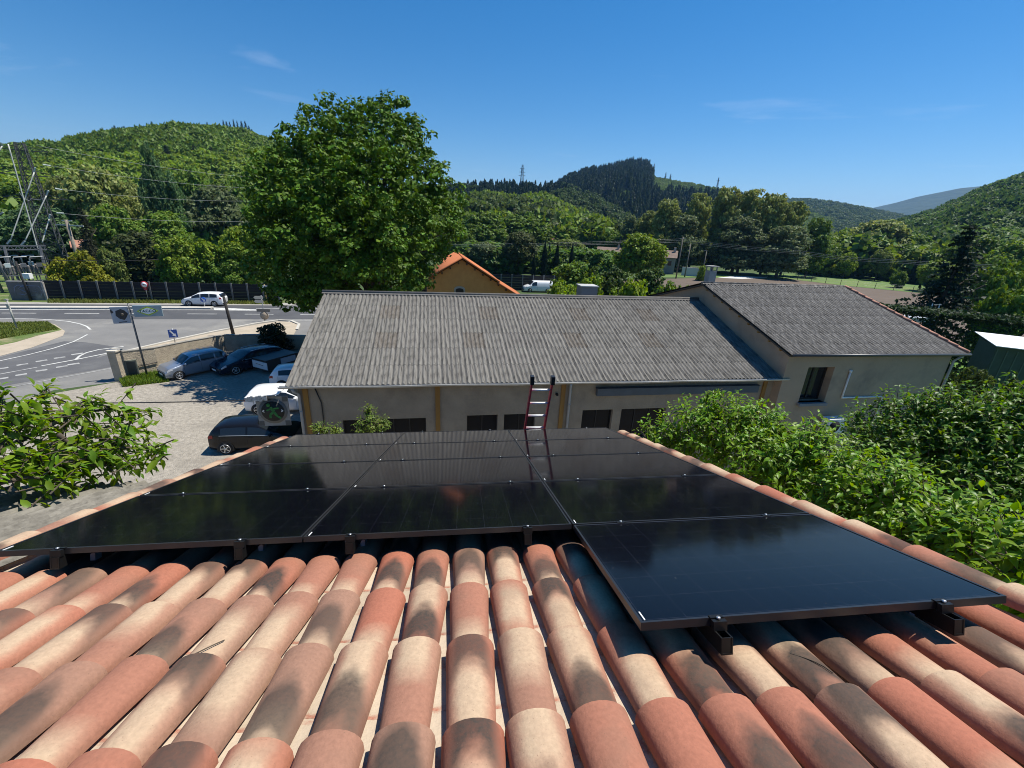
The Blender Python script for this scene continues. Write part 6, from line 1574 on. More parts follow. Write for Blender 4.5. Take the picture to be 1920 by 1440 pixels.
near_tree('cherry_tree', cb, blob_shoots(CH, 13, 21), (0.15, 0.275, 0.014), 'bright green leafy tree filling the gap right of the tiled roof', 0.195, 11, 22,
          [([cb, cb + Vector((0, 0.1, 3)), cb + Vector((-0.2, 0.3, 6))], [0.2, 0.16, 0.06]), ([cb + Vector((0, 0.1, 3)), cb + Vector((1.4, 1.8, 5.4)), cb + Vector((1.2, 3.2, 6.4))], [0.12, 0.08, 0.03]), ([cb + Vector((0, 0.1, 3)), cb + Vector((0.3, -1.5, 5.5)), cb + Vector((0.2, -2.8, 6.6))], [0.1, 0.07, 0.03]), ([cb + Vector((0, 0.1, 3.4)), cb + Vector((-1.1, 2.4, 5.4)), cb + Vector((-1.8, 3.4, 6.1))], [0.1, 0.07, 0.02])])
LI = [(1655, 800, 14.2, 0.85), (1640, 840, 13.4, 0.6), (1715, 770, 14.3, 0.85), (1738, 745, 14.3, 0.4), (1790, 790, 13.8, 1.0), (1850, 780, 13.8, 0.8), (1905, 770, 13.8, 0.9), (1720, 850, 13.4, 1.0), (1800, 870, 12.9, 1.1), (1885, 850, 13.0, 1.1), (1960, 820, 13.4, 1.2), (1880, 930, 12.0, 0.9), (1790, 920, 12.2, 0.7), (1950, 930, 12.0, 1.0), (1640, 890, 13.2, 0.6)]
lbse = Vector((11.0, 8.2, 0))
near_tree('lime_tree', lbse, blob_shoots(LI, 11, 31), (0.095, 0.185, 0.018), 'darker green tree with rounder leaves in front of the beige house', 0.2, 10, 32,
          [([lbse, lbse + Vector((0, 0.1, 3)), lbse + Vector((-0.1, 0.2, 6))], [0.22, 0.17, 0.05]), ([lbse + Vector((0, 0, 3)), lbse + Vector((1.5, 0.5, 5.5))], [0.12, 0.04]), ([lbse + Vector((0, 0, 3)), lbse + Vector((-0.8, 1.0, 5.3))], [0.12, 0.04])], nobj=300)
# left foreground branches
LB = [(7.4, [(-60, 960), (-30, 880), (30, 815), (70, 765), (88, 728)]), (7.4, [(30, 830), (100, 795), (150, 765), (172, 745)]), (7.7, [(70, 805), (140, 775), (215, 766), (285, 772)]), (7.5, [(90, 835), (160, 835), (185, 805), (222, 795)]),
      (7.2, [(130, 860), (220, 840), (298, 838)]), (7.0, [(110, 870), (190, 872), (262, 872)]), (7.4, [(190, 850), (238, 815), (272, 795)]), (7.2, [(-40, 860), (-6, 780), (4, 735)]), (7.0, [(-30, 900), (50, 865), (125, 845)]), (6.6, [(-20, 910), (50, 895), (125, 900)]), (7.1, [(-40, 840), (30, 790), (60, 790)]), (7.0, [(20, 860), (90, 880), (160, 890)]), (7.6, [(-30, 800), (20, 770), (40, 800)]), (6.9, [(60, 890), (130, 865), (190, 855)]), (7.3, [(110, 815), (150, 850), (200, 820)]), (6.7, [(-60, 880), (-10, 870), (50, 850)])]
ls = []; lt_tr = []
rl_ = np.random.default_rng(77)
for d_, pl in LB:
    P_ = [np.array(D(x, y, d_ + 0.12 * i)) for i, (x, y) in enumerate(pl)]
    lt_tr.append(([tuple(p) for p in P_], [0.03 - 0.022 * i / (len(P_) - 1) for i in range(len(P_))]))
    for i in range(len(P_) - 1):
        L_ = np.linalg.norm(P_[i + 1] - P_[i]); m = max(2, int(L_ / 0.105)); dr = (P_[i + 1] - P_[i]) / L_
        for j in range(m):
            if i == 0 and j < m * 0.3: continue
            p = P_[i] + (P_[i + 1] - P_[i]) * (j + 1) / m
            ls.append((p + rl_.normal(0, 0.05, 3), dr + rl_.normal(0, 0.45, 3)))
            if rl_.random() < 0.6: ls.append((p + rl_.normal(0, 0.09, 3), dr * 0.4 + rl_.normal(0, 0.7, 3)))
        ls.append((P_[-1], dr))
lbase = Vector((-7.0, 4.6, 0))
lt_tr.append(([tuple(lbase), tuple(lbase + Vector((0.1, 0.2, 4))), tuple(D(-40, 900, 7.2))], [0.14, 0.1, 0.03]))
near_tree('cherry_tree', lbase, ls, (0.125, 0.215, 0.018), 'leafy branches reaching in from the left above the gravel yard', 0.18, 10, 42, lt_tr, nobj=300)
# bright bushes just beyond the panels
def small_bush(blobs, label, seed, base_z=0.0):
    c = D(blobs[0][0], blobs[0][1], blobs[0][2]); base = Vector((c.x, c.y, 0))
    near_tree('wall_bush', base, blob_shoots(blobs, 42, seed), (0.15, 0.22, 0.035), label, 0.11, 8, seed + 1, [([tuple(base), tuple(c)], [0.06, 0.02])], nobj=60)['category'] = 'bush'
small_bush([(696, 790, 12.2, 0.34), (690, 770, 12.3, 0.20), (715, 795, 12.1, 0.25), (675, 803, 12.1, 0.2)], 'bright bush against the workshop wall beyond the solar panels', 51)
small_bush([(592, 800, 12.2, 0.14), (606, 803, 12.2, 0.2), (627, 804, 12.2, 0.2)], 'small bright bush low at the left end of the workshop wall', 53)

# ================================================================ FIELDS AND HILLS
ORD = ['first', 'second', 'third', 'fourth', 'fifth', 'sixth', 'seventh', 'eighth', 'ninth', 'tenth']
M_soil = mat('ploughed_soil', (0.13, 0.098, 0.072), (0.09, 0.068, 0.05), 0.8, 0.95, stretch=(0.15, 1.6, 1), bump=0.6, bscale=3, bdist=0.15)
M_meadow = mat('meadow_grass', (0.105, 0.175, 0.038), (0.08, 0.14, 0.03), 0.12, 0.95, c3=(0.15, 0.18, 0.06), s3=0.05, t3=(0.5, 0.7), bump=0.6, bscale=2, bdist=0.2)
sheet('field', pxs([(1150, 524), (1350, 521), (1480, 523.5), (1585, 536), (1740, 551), (1900, 572), (1950, 640), (1700, 640), (1500, 600), (1200, 560)]), 0.006, M_soil)
sheet('meadow', pxs([(1150, 519), (1340, 513), (1500, 513), (1760, 519), (1960, 526), (1990, 570), (1900, 571.5), (1740, 550.5), (1585, 535.5), (1480, 523), (1350, 520.5)]), 0.01, M_meadow)
sheet('plastic_cover', pxs([(1345, 521), (1380, 517.5), (1440, 519), (1436, 521.5), (1390, 523)]), 0.03, mat('white_plastic', (0.6, 0.6, 0.58), rough=0.5))
sheet('lawn', pxs([(1760, 690), (1790, 668), (1960, 655), (2300, 700), (2300, 1100), (1900, 1000), (1700, 900)]), 0.012, mat('lawn_grass', (0.10, 0.20, 0.02), (0.075, 0.16, 0.016), 0.7, 0.95, bump=0.8, bscale=14, bdist=0.08))
lg = thing('garden_wall', G(1277, 516), 'low white garden wall in front of the plane trees', 'wall', rz=R(-25))
b = MB(); b.box((2.8, 0, 1.1), (5.6, 0.4, 2.2)); b.build('wall', mat('pale_wall', (0.52, 0.50, 0.46), rough=0.9), lg)
ffp = [G(x, y) for x, y in ((1440, 520.5), (1500, 525.5), (1585, 536.5), (1660, 543.5), (1735, 550.5))]
ff = thing('field_fence', ffp[0], 'wire fence with thin dark posts between the meadow and the ploughed field', 'fence')
pbm = MB(); pbm.tube([(0, 0, 0), (0, 0, 1.5)], 0.06, 5); pme = pbm.mesh('post'); pme.materials.append(mat('fence_post', (0.05, 0.042, 0.035), rough=0.9))
lens_ = [(ffp[i + 1] - ffp[i]).length for i in range(len(ffp) - 1)]
tot = sum(lens_); s_ = 0.0
while s_ < tot:
    q = s_; i = 0
    while i < len(lens_) - 1 and q > lens_[i]: q -= lens_[i]; i += 1
    o = link('post', pme, ff); o.location = ffp[i].lerp(ffp[i + 1], q / lens_[i]) - ffp[0]; s_ += 3.6
b = MB()
for z in (0.6, 1.1, 1.4): b.tube([p - ffp[0] + Vector((0, 0, z)) for p in ffp], 0.012, 4)
b.build('wire', M_steel, ff)
for x, y, l in ((1600, 519, 'tiny white car at the far side of the meadow, left one'), (1661, 517, 'tiny white van at the far side of the meadow under the pale tree')):
    cc_ = car('van' if 'van' in l else 'hatch', G(x, y), R(3), MATS['white_van_paint'], l, 'van' if 'van' in l else 'car', name='distant_vehicle')

def pxv(P_):
    q = P_ - np.array(CAM); z = q @ np.array(FWD)
    return 960 + F * (q @ np.array(RIGHT)) / z, 720 + F * (q @ np.array(DOWN)) / z
def vnoise(x, y, seed, oct_=4):
    r_ = np.random.default_rng(seed); out = np.zeros_like(x)
    for k in range(oct_):
        for _ in range(3):
            a = r_.uniform(0, 6.28); ph = r_.uniform(0, 6.28); f_ = 2 ** k
            out += np.sin((x * math.cos(a) + y * math.sin(a)) * f_ + ph) / f_ / 3
    return out
M_hill = mat('wooded_hillside', (0.035, 0.062, 0.018), (0.022, 0.042, 0.014), 0.05, 0.95)
HILLS = {}
def hill(name, skyline, d_ridge, d_foot, tree_h, m=M_hill, nx=110, ny=36, gully=0.05, power=0.8, sc_n=0.012, seed=1, back=0.5, foot_z=0.0):
    xs = np.linspace(skyline[0][0], skyline[-1][0], nx)
    sy = np.interp(xs, [p[0] for p in skyline], [p[1] for p in skyline])
    ts = np.concatenate([np.linspace(0, 1, ny), 1 + np.linspace(0.08, back, 6)])
    V = np.zeros((nx, len(ts), 3))
    for i in range(nx):
        d = ray(xs[i], sy[i]); hd = math.hypot(d.x, d.y); dr = d_ridge(xs[i]) if callable(d_ridge) else d_ridge
        zr_ = H + dr * d.z / hd - tree_h; ux, uy = d.x / hd, d.y / hd
        for j, t in enumerate(ts):
            dist = d_foot + (dr - d_foot) * t
            z = foot_z + (zr_ - foot_z) * (t ** power if t <= 1 else 1 - (t - 1) ** 1.5 * 1.2)
            V[i, j] = (ux * dist, uy * dist, z)
    n_ = vnoise(V[..., 0] * sc_n, V[..., 1] * sc_n, seed)
    zmax = V[..., 2].max(); tt = np.clip(ts, 0, 1)[None, :]
    V[..., 2] += n_ * zmax * gully * 4 * tt * (1 - tt)
    k = len(ts); idx = np.arange(nx * k).reshape(nx, k)
    f = np.stack([idx[:-1, :-1], idx[1:, :-1], idx[1:, 1:], idx[:-1, 1:]], -1).reshape(-1, 4)
    me = np_mesh(name, V.reshape(-1, 3), f, True); me.materials.append(m)
    o = link(name, me); o['kind'] = 'structure'
    HILLS[seed] = (V, ts)
    return V, ts
def scatter(V, ts, n, seed, tmax=1.04):
    r_ = np.random.default_rng(seed); k = int((ts <= tmax).sum())
    A = V[:-1, :k - 1]; B_ = V[1:, :k - 1]; C_ = V[1:, 1:k]; E_ = V[:-1, 1:k]
    area = np.linalg.norm(np.cross(B_ - A, E_ - A), axis=-1).ravel(); p = area / area.sum()
    ix = r_.choice(len(p), n, p=p); u = r_.random((n, 1)); v = r_.random((n, 1))
    a, b_, c, e = (q.reshape(-1, 3)[ix] for q in (A, B_, C_, E_))
    return (a * (1 - u) + b_ * u) * (1 - v) + (e * (1 - u) + c * u) * v, area.sum()
def gn_forest(name, pts, kind, var, wid, hgt, colr, label, seed, m=None):
    """one wood that reads as a mass: crowns instanced on points"""
    if len(pts) == 0: return
    r_ = np.random.default_rng(seed)
    me = bpy.data.meshes.new(name); n = len(pts); me.vertices.add(n)
    s = r_.uniform(0.55, 1.5, n) ** 1.1; sw = s * wid * r_.uniform(0.85, 1.2, n); sh = s * hgt
    p = pts.copy(); p[:, 2] -= sh * 0.12
    me.vertices.foreach_set('co', p.astype(np.float32).ravel())
    a1 = me.attributes.new('scl', 'FLOAT_VECTOR', 'POINT'); a1.data.foreach_set('vector', np.stack([sw, sw, sh], 1).astype(np.float32).ravel())
    a2 = me.attributes.new('rot', 'FLOAT_VECTOR', 'POINT'); a2.data.foreach_set('vector', np.stack([r_.normal(0, .04, n), r_.normal(0, .04, n), r_.uniform(0, 6.28, n)], 1).astype(np.float32).ravel())
    o = link(name, me); o.color = (*colr, 1); tag(o, label, 'wood', kind='stuff')
    v, f = proto(kind, var); pm = np_mesh('far_crown', v, f); pm.materials.append(m or LEAF)
    po = bpy.data.objects.new('far_crown', pm)
    ng = bpy.data.node_groups.new(name, 'GeometryNodeTree')
    ng.interface.new_socket('Geometry', in_out='INPUT', socket_type='NodeSocketGeometry'); ng.interface.new_socket('Geometry', in_out='OUTPUT', socket_type='NodeSocketGeometry')
    N = ng.nodes; gi = N.new('NodeGroupInput'); go = N.new('NodeGroupOutput'); ip = N.new('GeometryNodeInstanceOnPoints'); oi = N.new('GeometryNodeObjectInfo')
    oi.inputs['Object'].default_value = po
    na = N.new('GeometryNodeInputNamedAttribute'); na.data_type = 'FLOAT_VECTOR'; na.inputs['Name'].default_value = 'scl'
    nb_ = N.new('GeometryNodeInputNamedAttribute'); nb_.data_type = 'FLOAT_VECTOR'; nb_.inputs['Name'].default_value = 'rot'
    L = ng.links
    L.new(gi.outputs[0], ip.inputs['Points']); L.new(oi.outputs['Geometry'], ip.inputs['Instance']); L.new(na.outputs[0], ip.inputs['Scale']); L.new(nb_.outputs[0], ip.inputs['Rotation']); L.new(ip.outputs[0], go.inputs[0])
    md = o.modifiers.new('wood', 'NODES'); md.node_group = ng
    return o
SKY_A = [(-420, 330), (-200, 300), (-60, 286), (0, 276), (60, 272), (115, 270), (200, 252), (280, 242), (330, 237), (400, 239), (455, 243), (515, 266), (600, 310), (690, 350), (780, 390), (880, 440)]
SKY_B2 = [(780, 350), (860, 348), (900, 346), (960, 345), (1010, 349), (1060, 348), (1110, 365), (1180, 400), (1260, 440)]
SKY_B1 = [(780, 395), (850, 380), (900, 366), (960, 376), (1020, 374), (1060, 394), (1100, 410), (1150, 428), (1220, 450)]
SKY_C = [(1000, 372), (1040, 352), (1064, 334), (1100, 321), (1150, 311), (1182, 302), (1215, 306), (1223, 316), (1228, 326), (1260, 329), (1300, 336), (1350, 346), (1400, 358), (1460, 374), (1560, 402)]
SKY_D = [(1380, 380), (1450, 374), (1520, 375), (1560, 380), (1600, 387), (1660, 398), (1720, 411), (1780, 432)]
SKY_E = [(1500, 415), (1600, 398), (1640, 389), (1680, 380), (1720, 369), (1760, 361), (1800, 353), (1850, 348), (1890, 352), (1960, 372), (2100, 390)]
SKY_F = [(1640, 440), (1690, 420), (1720, 412), (1760, 400), (1800, 381), (1850, 355), (1920, 332), (2000, 312), (2150, 295), (2400, 330)]
VA = hill('left_hill', SKY_A, 560, 150, 9, seed=1)
VB2 = hill('middle_ridge', SKY_B2, 520, 300, 9, seed=2)
VB1 = hill('near_slope', SKY_B1, 330, 170, 8, seed=3, power=0.9)
VC = hill('spruce_hill', SKY_C, 1050, 420, 14, seed=4, power=0.85)
VD = hill('valley_ridge', SKY_D, 1700, 900, 7, seed=5)
VF = hill('right_hill', SKY_F, 620, 210, 6, seed=6, power=0.85)
M_blue = mat('distant_woods', (0.030, 0.052, 0.020), (0.042, 0.066, 0.026), 0.02, 0.95, bump=1.0, bscale=0.02, bdist=12)
VE = hill('distant_mountain', SKY_E, 4200, 3000, 0, m=M_blue, seed=7, gully=0.06, sc_n=0.002)
pa_, _ = scatter(*VA, 9500, 61); nz = vnoise(pa_[:, 0] * 0.03, pa_[:, 1] * 0.03, 9)
gn_forest('hillside_wood', pa_[nz > -0.15], 'farleaf', 0, 7.0, 7.5, (0.155, 0.225, 0.04), 'light green broadleaf wood covering the left hill', 1)
gn_forest('hillside_wood', pa_[nz <= -0.15], 'farleaf', 1, 7.0, 8.0, (0.115, 0.18, 0.034), 'deeper green broadleaf patches on the left hill', 2)
# conifers standing out on the left hill
CON_A = [(52, 270, 17), (58, 272, 15), (70, 274, 12), (196, 252, 12), (214, 238, 17), (232, 241, 16), (284, 232, 15), (327, 236, 14), (388, 232, 10), (418, 231, 9), (424, 230, 9), (430, 232, 9), (437, 230, 9), (444, 231, 9), (452, 231, 10), (459, 233, 9), (466, 238, 9), (472, 246, 9), (362, 272, 30), (310, 275, 34), (395, 276, 26), (415, 272, 24), (438, 274, 22), (447, 276, 22), (455, 282, 20)]
CON_L = [ORD[i_] + ' from the left of the conifers on the crest beside the pylon top' for i_ in range(3)] + [ORD[i_] + ' from the left of the lone conifers along the middle of the left hill crest' for i_ in range(5)] + [ORD[i_] + ' from the left in the conifer row at the right end of the crest' for i_ in range(10)] + ['wide dark conifer on the left hill slope, second from the left below the crest', 'big dark conifer on the left hill slope just above the poplars'] + [ORD[i_] + ' from the left of the conifer cluster on the slope beside the huge maple' for i_ in range(5)]
flatA = VA[0][:, :36].reshape(-1, 3); px_a, py_a = pxv(flatA)
for i, (x, y, wpx) in enumerate(CON_A):
    # stands on the hill surface under its top
    j = np.argmin((px_a - x) ** 2 + (py_a - (y + wpx * 1.6)) ** 2); p = flatA[j]; dist = math.hypot(p[0], p[1])
    rowlab = 'in the ridge line' if y < 260 else 'on the slope'
    lab_ = CON_L[i]
    tree('hill_conifer', 'conifer', i % 2, x, y - (4 if y < 260 else 0) + random.uniform(-2.5, 2.5), wpx * random.uniform(1.3, 2.1), dist, C_con, lab_, 'tree', 'dark conifers %s of the left hill' % rowlab, base_z=float(p[2]) - 0.5)
pb_, _ = scatter(*VB2, 2300, 62); nz = vnoise(pb_[:, 0] * 0.04, pb_[:, 1] * 0.04, 10)
gn_forest('ridge_wood', pb_[nz > 0.0], 'farleaf', 0, 7.5, 10.0, (0.055, 0.085, 0.026), 'broadleaf wood on the middle ridge', 3)
gn_forest('ridge_conifers', pb_[nz <= 0.0], 'farcone', 0, 6.0, 11.5, (0.022, 0.043, 0.02), 'dark conifers along the middle ridge', 4)
pb_, _ = scatter(*VB1, 1500, 63); nz = vnoise(pb_[:, 0] * 0.05, pb_[:, 1] * 0.05, 11)
gn_forest('slope_wood', pb_[nz > -0.2], 'farleaf', 1, 9.0, 10.0, (0.135, 0.20, 0.034), 'broadleaf wood on the near slope behind the orange house', 5)
gn_forest('slope_wood', pb_[nz <= -0.2], 'farleaf', 0, 9.0, 11.0, (0.07, 0.10, 0.03), 'darker trees scattered in the near slope wood', 6)
pc_, _ = scatter(*VC, 9000, 64); x_, y_ = pxv(pc_); nz = vnoise(pc_[:, 0] * 0.02, pc_[:, 1] * 0.02, 12)
lightc = ((x_ > 1222) & (y_ < 378 + (x_ - 1226) * 0.05) & (nz > -1.1)) | ((np.abs((x_ - 1170) - (378 - y_) * 1.6) < 9) & (y_ > 352))
lightc |= (x_ > 1400)
gn_forest('spruce_plantation', pc_[~lightc], 'farcone', 0, 8.5, 18.0, (0.036, 0.055, 0.022), 'dense dark spruce plantation on the flat topped hill', 7)
gn_forest('hilltop_wood', pc_[lightc], 'farleaf', 0, 8.0, 7.0, (0.11, 0.165, 0.04), 'light green young wood beside the spruce plantation', 8)
pd_, _ = scatter(*VD, 5000, 65)
gn_forest('valley_wood', pd_, 'farleaf', 1, 13.0, 10.0, (0.075, 0.11, 0.03), 'green wood on the low ridge behind the plane trees', 9)
pf_, _ = scatter(*VF, 8500, 66); nz = vnoise(pf_[:, 0] * 0.035, pf_[:, 1] * 0.035, 13)
gn_forest('hillside_wood', pf_[nz > -0.1], 'farleaf', 0, 8.0, 7.5, (0.095, 0.15, 0.04), 'green broadleaf wood covering the right hill', 10)
gn_forest('hillside_wood', pf_[nz <= -0.1], 'farleaf', 1, 8.0, 8.0, (0.068, 0.115, 0.032), 'darker green patches on the right hill', 11)
# belt of low trees in the valley floor
r_ = np.random.default_rng(90)
belt = []
for _ in range(420):
    x = r_.uniform(840, 1960); d_ = r_.uniform(175, 330); p = D(x, 500, d_); belt.append((p.x, p.y, 0))
belt = np.array(belt)
gn_forest('valley_floor_wood', belt[:240], 'farleaf', 0, 11, 9, (0.14, 0.20, 0.034), 'trees filling the valley floor beyond the fields', 12)
gn_forest('valley_floor_wood', belt[240:], 'farleaf', 1, 11, 10, (0.10, 0.155, 0.03), 'deeper green trees filling the valley floor beyond the fields', 13)
bl3 = []
for _ in range(120):
    x = r_.uniform(870, 1150); d_ = r_.uniform(104, 150); p = D(x, 500, d_); bl3.append((p.x, p.y, 0))
gn_forest('garden_shrubs', np.array(bl3), 'farleaf', 0, 7, 4.5, (0.075, 0.13, 0.026), 'shrubs and hedges around the cypresses', 15)
bl2 = []
for _ in range(110):
    x = r_.uniform(-160, 560); d_ = r_.uniform(118, 165); p = D(x, 500, d_); bl2.append((p.x, p.y, 0))
gn_forest('roadside_wood', np.array(bl2), 'farleaf', 1, 9, 8.5, (0.10, 0.165, 0.03), 'undergrowth and low trees at the foot of the left hill', 14)
# spruces on the shoulder of the flat topped hill
flatC = VC[0][:, :36].reshape(-1, 3); px_c, py_c = pxv(flatC)
for i, (x, y, wpx) in enumerate(((1226, 316, 9), (1249, 323, 8), (1258, 326, 9), (1275, 346, 10), (1284, 350, 10), (1290, 352, 9), (1300, 354, 11), (1313, 351, 12))):
    j = np.argmin((px_c - x) ** 2 + (py_c - (y + wpx * 1.7)) ** 2); p = flatC[j]
    tree('hill_conifer', 'conifer', i % 2, x, y, wpx, math.hypot(p[0], p[1]), C_con, ORD[i] + ' from the left of the lone dark spruces right of the plantation', 'tree', 'spruces right of the plantation', base_z=float(p[2]) - 1, trunk=False)
flatF = VF[0][:, :36].reshape(-1, 3); px_f, py_f = pxv(flatF)
for i, (x, y, wpx) in enumerate(((1716, 404, 14), (1726, 402, 13), (1745, 396, 13), (1555, 374, 5), (1560, 374, 5), (1572, 377, 5))):
    if x > 1600: j = np.argmin((px_f - x) ** 2 + (py_f - (y + wpx * 1.2)) ** 2); p = flatF[j]
    else:
        fd = VD[0][:, :36].reshape(-1, 3); q1, q2 = pxv(fd); j = np.argmin((q1 - x) ** 2 + (q2 - (y + 9)) ** 2); p = fd[j]
    tree('hill_conifer', 'conifer', i % 2, x, y, wpx, math.hypot(p[0], p[1]), C_con, ORD[i] + ' from the left of the dark conifers on the lower edge of the right hill' if x > 1600 else ORD[i - 3] + ' from the left of the tiny conifers on the low valley ridge crest', 'tree', 'conifers on the right hill edge' if x > 1600 else 'conifers on the valley ridge crest', base_z=float(p[2]) - 1, trunk=False)

# ================================================================ POWER LINES AND SUBSTATION
M_lat = mat('lattice_steel', (0.20, 0.205, 0.21), (0.13, 0.135, 0.14), 1, 0.6, metal=0.3)
M_wire = mat('conductor', (0.30, 0.31, 0.30), rough=0.5, metal=0.4)
M_ins = mat('insulator_glass', (0.55, 0.62, 0.60), rough=0.3)
def lattice_tower(name, base, hgt, wb_, wt_, arms, label, th=0.12, segs=9, cat='pylon', rz=0.0, m=None):
    t = thing(name, base, label, cat, rz=rz)
    b = MB(); lv = [(i / segs) ** 0.85 for i in range(segs + 1)]
    def corner(k, f): 
        w_ = (wb_ + (wt_ - wb_) * f) / 2; return Vector((w_ * (1 if k in (0, 3) else -1), w_ * (1 if k < 2 else -1), hgt * f))
    for k in range(4):
        b.bar(corner(k, 0), corner(k, 1), th, th)
        for i in range(segs):
            b.bar(corner(k, lv[i]), corner((k + 1) % 4, lv[i + 1]), th * 0.55, th * 0.55); b.bar(corner((k + 1) % 4, lv[i]), corner(k, lv[i + 1]), th * 0.55, th * 0.55)
            b.bar(corner(k, lv[i + 1]), corner((k + 1) % 4, lv[i + 1]), th * 0.5, th * 0.5)
    b.build('tower', m or M_lat, t)
    for (z, l) in arms:
        a = MB()
        for s in (-1, 1):
            a.bar((0, 0.3, z), (s * l, 0, z + 0.1), th * 0.8, th * 0.8); a.bar((0, -0.3, z), (s * l, 0, z + 0.1), th * 0.8, th * 0.8); a.bar((0, 0, z + l * 0.28), (s * l, 0, z + 0.1), th * 0.7, th * 0.7)
        a.build('crossarm', m or M_lat, t)
    return t
DP = 92.0
pt = D(36, 268, DP); pz = pt.z
lattice_tower('pylon', (pt.x, pt.y, 0), pz, 2.6, 0.8, [(pz * 0.62, 3.2), (pz * 0.78, 3.0), (pz * 0.95, 2.6)], 'tall dark lattice electricity pylon at the left edge', 0.10, 13, rz=R(25), m=mat('dark_lattice', (0.055, 0.058, 0.06), rough=0.7))
def pwire(a, b_, r, sag, label, grp): return wire([a, b_], r, label, grp, 'power_line', M_wire, sag, 16)
GW = 'conductors running right from the pylon'
for k, ((x0_, y0_), (x1_, y1_), lab) in enumerate((((68, 273), (560, 335), 'topmost conductor crossing the left hill from the pylon'), ((90, 310), (560, 352), 'second conductor from the top, with a pale insulator near the pylon'), ((104, 354), (560, 372), 'third conductor, crossing the olive green tree'), ((107, 399.5), (560, 408), 'lowest conductor, just above the utility pole'))):
    pwire(D(x0_, y0_, 88), D(x1_, y1_, 120), 0.02, 1.0, lab, GW)
def insulator(a, b_, lab, grp=None):
    t = thing('insulator', a, lab, 'insulator', grp)
    v = Vector(b_) - Vector(a); L_ = v.length; m_ = MB(); prof = [(0, 0.05)]
    for i in range(8): prof += [(L_ * (i + 0.3) / 8, 0.06), (L_ * (i + 0.5) / 8, 0.16), (L_ * (i + 0.7) / 8, 0.06)]
    prof.append((L_, 0.05)); m_.lathe((0, 0, 0), v, prof, 8); m_.build('disc_string', M_ins, t); return t
GI = 'pale insulator strings of the substation'
INS_L = ['insulator string at the pylon end of the second conductor', 'insulator string at the pylon end of the third conductor', 'insulator string at the pylon end of the lowest conductor', 'upper insulator string of the down lead crossing the long one', 'upper insulator string of the right hand down lead', 'insulator string on top of the shortest down lead', 'lower insulator string just above the gantry, left one', 'lower insulator string just above the gantry, right one', 'insulator string cut by the left edge of the photo', 'insulator string at the top left corner of the pylon']
for (p, q) in (((80, 308.5), (95, 311)), ((103, 353.5), (117, 356)), ((106, 399.5), (120, 400)), ((66, 314), (64, 323)), ((91, 357), (87, 367)), ((94, 402), (92, 411)), ((20, 450), (13, 458)), ((47, 452), (40, 460)), ((0, 402), (6, 398)), ((2, 268), (4, 274))):
    insulator(D(*p, 86), D(*q, 86), INS_L.pop(0), GI)
GD = 'down leads from the pylon to the substation'
for (p, q), l in ((((15, 270), (74, 478)), 'long pale down lead crossing the pylon to the gantry'), (((64, 323), (20, 450)), 'down lead crossing the long one from the upper right'), (((87, 367), (47, 452)), 'down lead ending between two insulators'), (((92, 411), (79, 455)), 'shortest down lead by the gantry leg'), (((4, 274), (-30, 330)), 'down lead leaving the photo at the left edge')):
    wire([D(*p, 87), D(*q, 86)], 0.075, l, GD, 'down_lead', mat('pale_conductor', (0.42, 0.43, 0.38), rough=0.5))
wire([D(36 * 1.0 + 0, 360, 88), D(47, 371, 88), D(58, 372, 88), D(87, 367, 87)], 0.03, 'slack jumper loop beside the pylon', GD, 'jumper_wire', M_wire, 0.3)
# gantry
gx0 = D(-40, 462, 84); gx1 = D(86, 461, 84)
gn = thing('substation_gantry', (gx0.x, gx0.y, 0), 'grey steel gantry with a horizontal beam at the left edge', 'gantry', rz=math.atan2(gx1.y - gx0.y, gx1.x - gx0.x))
gl = math.hypot(gx1.x - gx0.x, gx1.y - gx0.y); gz = gx1.z
b = MB()
for z in (gz, gz - 0.45): 
    for y in (-0.25, 0.25): b.bar((0, y, z), (gl, y, z), 0.1, 0.1)
for i in range(18): b.bar((gl * i / 18, -0.25, gz - (0.45 if i % 2 else 0)), (gl * (i + 1) / 18, -0.25, gz - (0 if i % 2 else 0.45)), 0.06, 0.06)
b.build('beam', M_lat, gn)
for fx in (0.36, 0.90):
    for s in (-1, 1):
        b = MB(); b.bar((gl * fx, s * 0.3, gz), (gl * fx + s * 0.3, s * 1.2, 0), 0.2, 0.2); b.build('leg', M_lat, gn)
# switchgear rows
ge = D(42, 500, 84); eq_ang = gn.rotation_euler[2]
for i in range(6):
    bx_ = D(2 + i * 15, 512, 82.5 if i % 2 else 84.5)
    t = thing('switchgear', (bx_.x, bx_.y, 0), ORD[i] + ' from the left of the switchgear frames with porcelain columns under the gantry', 'switchgear', 'switchgear frames under the gantry', eq_ang)
    b = MB()
    for x in (-0.5, 0.5): b.box((x, 0, 1.0), (0.12, 0.12, 2.0))
    b.box((0, 0, 2.05), (1.35, 0.3, 0.12)); b.build('frame', M_lat, t)
    for x in (-0.45, 0.0, 0.45):
        b = MB(); b.lathe((x, 0, 2.1), (0, 0, 1), [(0, 0.09)] + [q for k in range(6) for q in ((0.12 + k * 0.16, 0.08), (0.2 + k * 0.16, 0.15))] + [(1.15, 0.08)], 8); b.build('column', mat('porcelain', (0.22, 0.2, 0.19), rough=0.3), t)
    b = MB(); b.tube([(-0.6, 0, 3.2), (-0.6, 0, 4.1), (-0.5, 0, 4.25), (0.4, 0, 4.3), (0.6, 0, 4.3)], 0.07, 6); b.build('busbar', mat('pale_busbar', (0.45, 0.45, 0.43), rough=0.5), t)
    b = MB(); b.box((0.1, -0.1, 3.3), (0.5, 0.4, 0.45)); b.build('head_box', M_ins if i in (1, 4) else M_lat, t)
tcab = D(52, 519, 80)
t = thing('instrument_box', (tcab.x, tcab.y, 0), 'white instrument box on a stand beside the graffiti wall', 'instrument box')
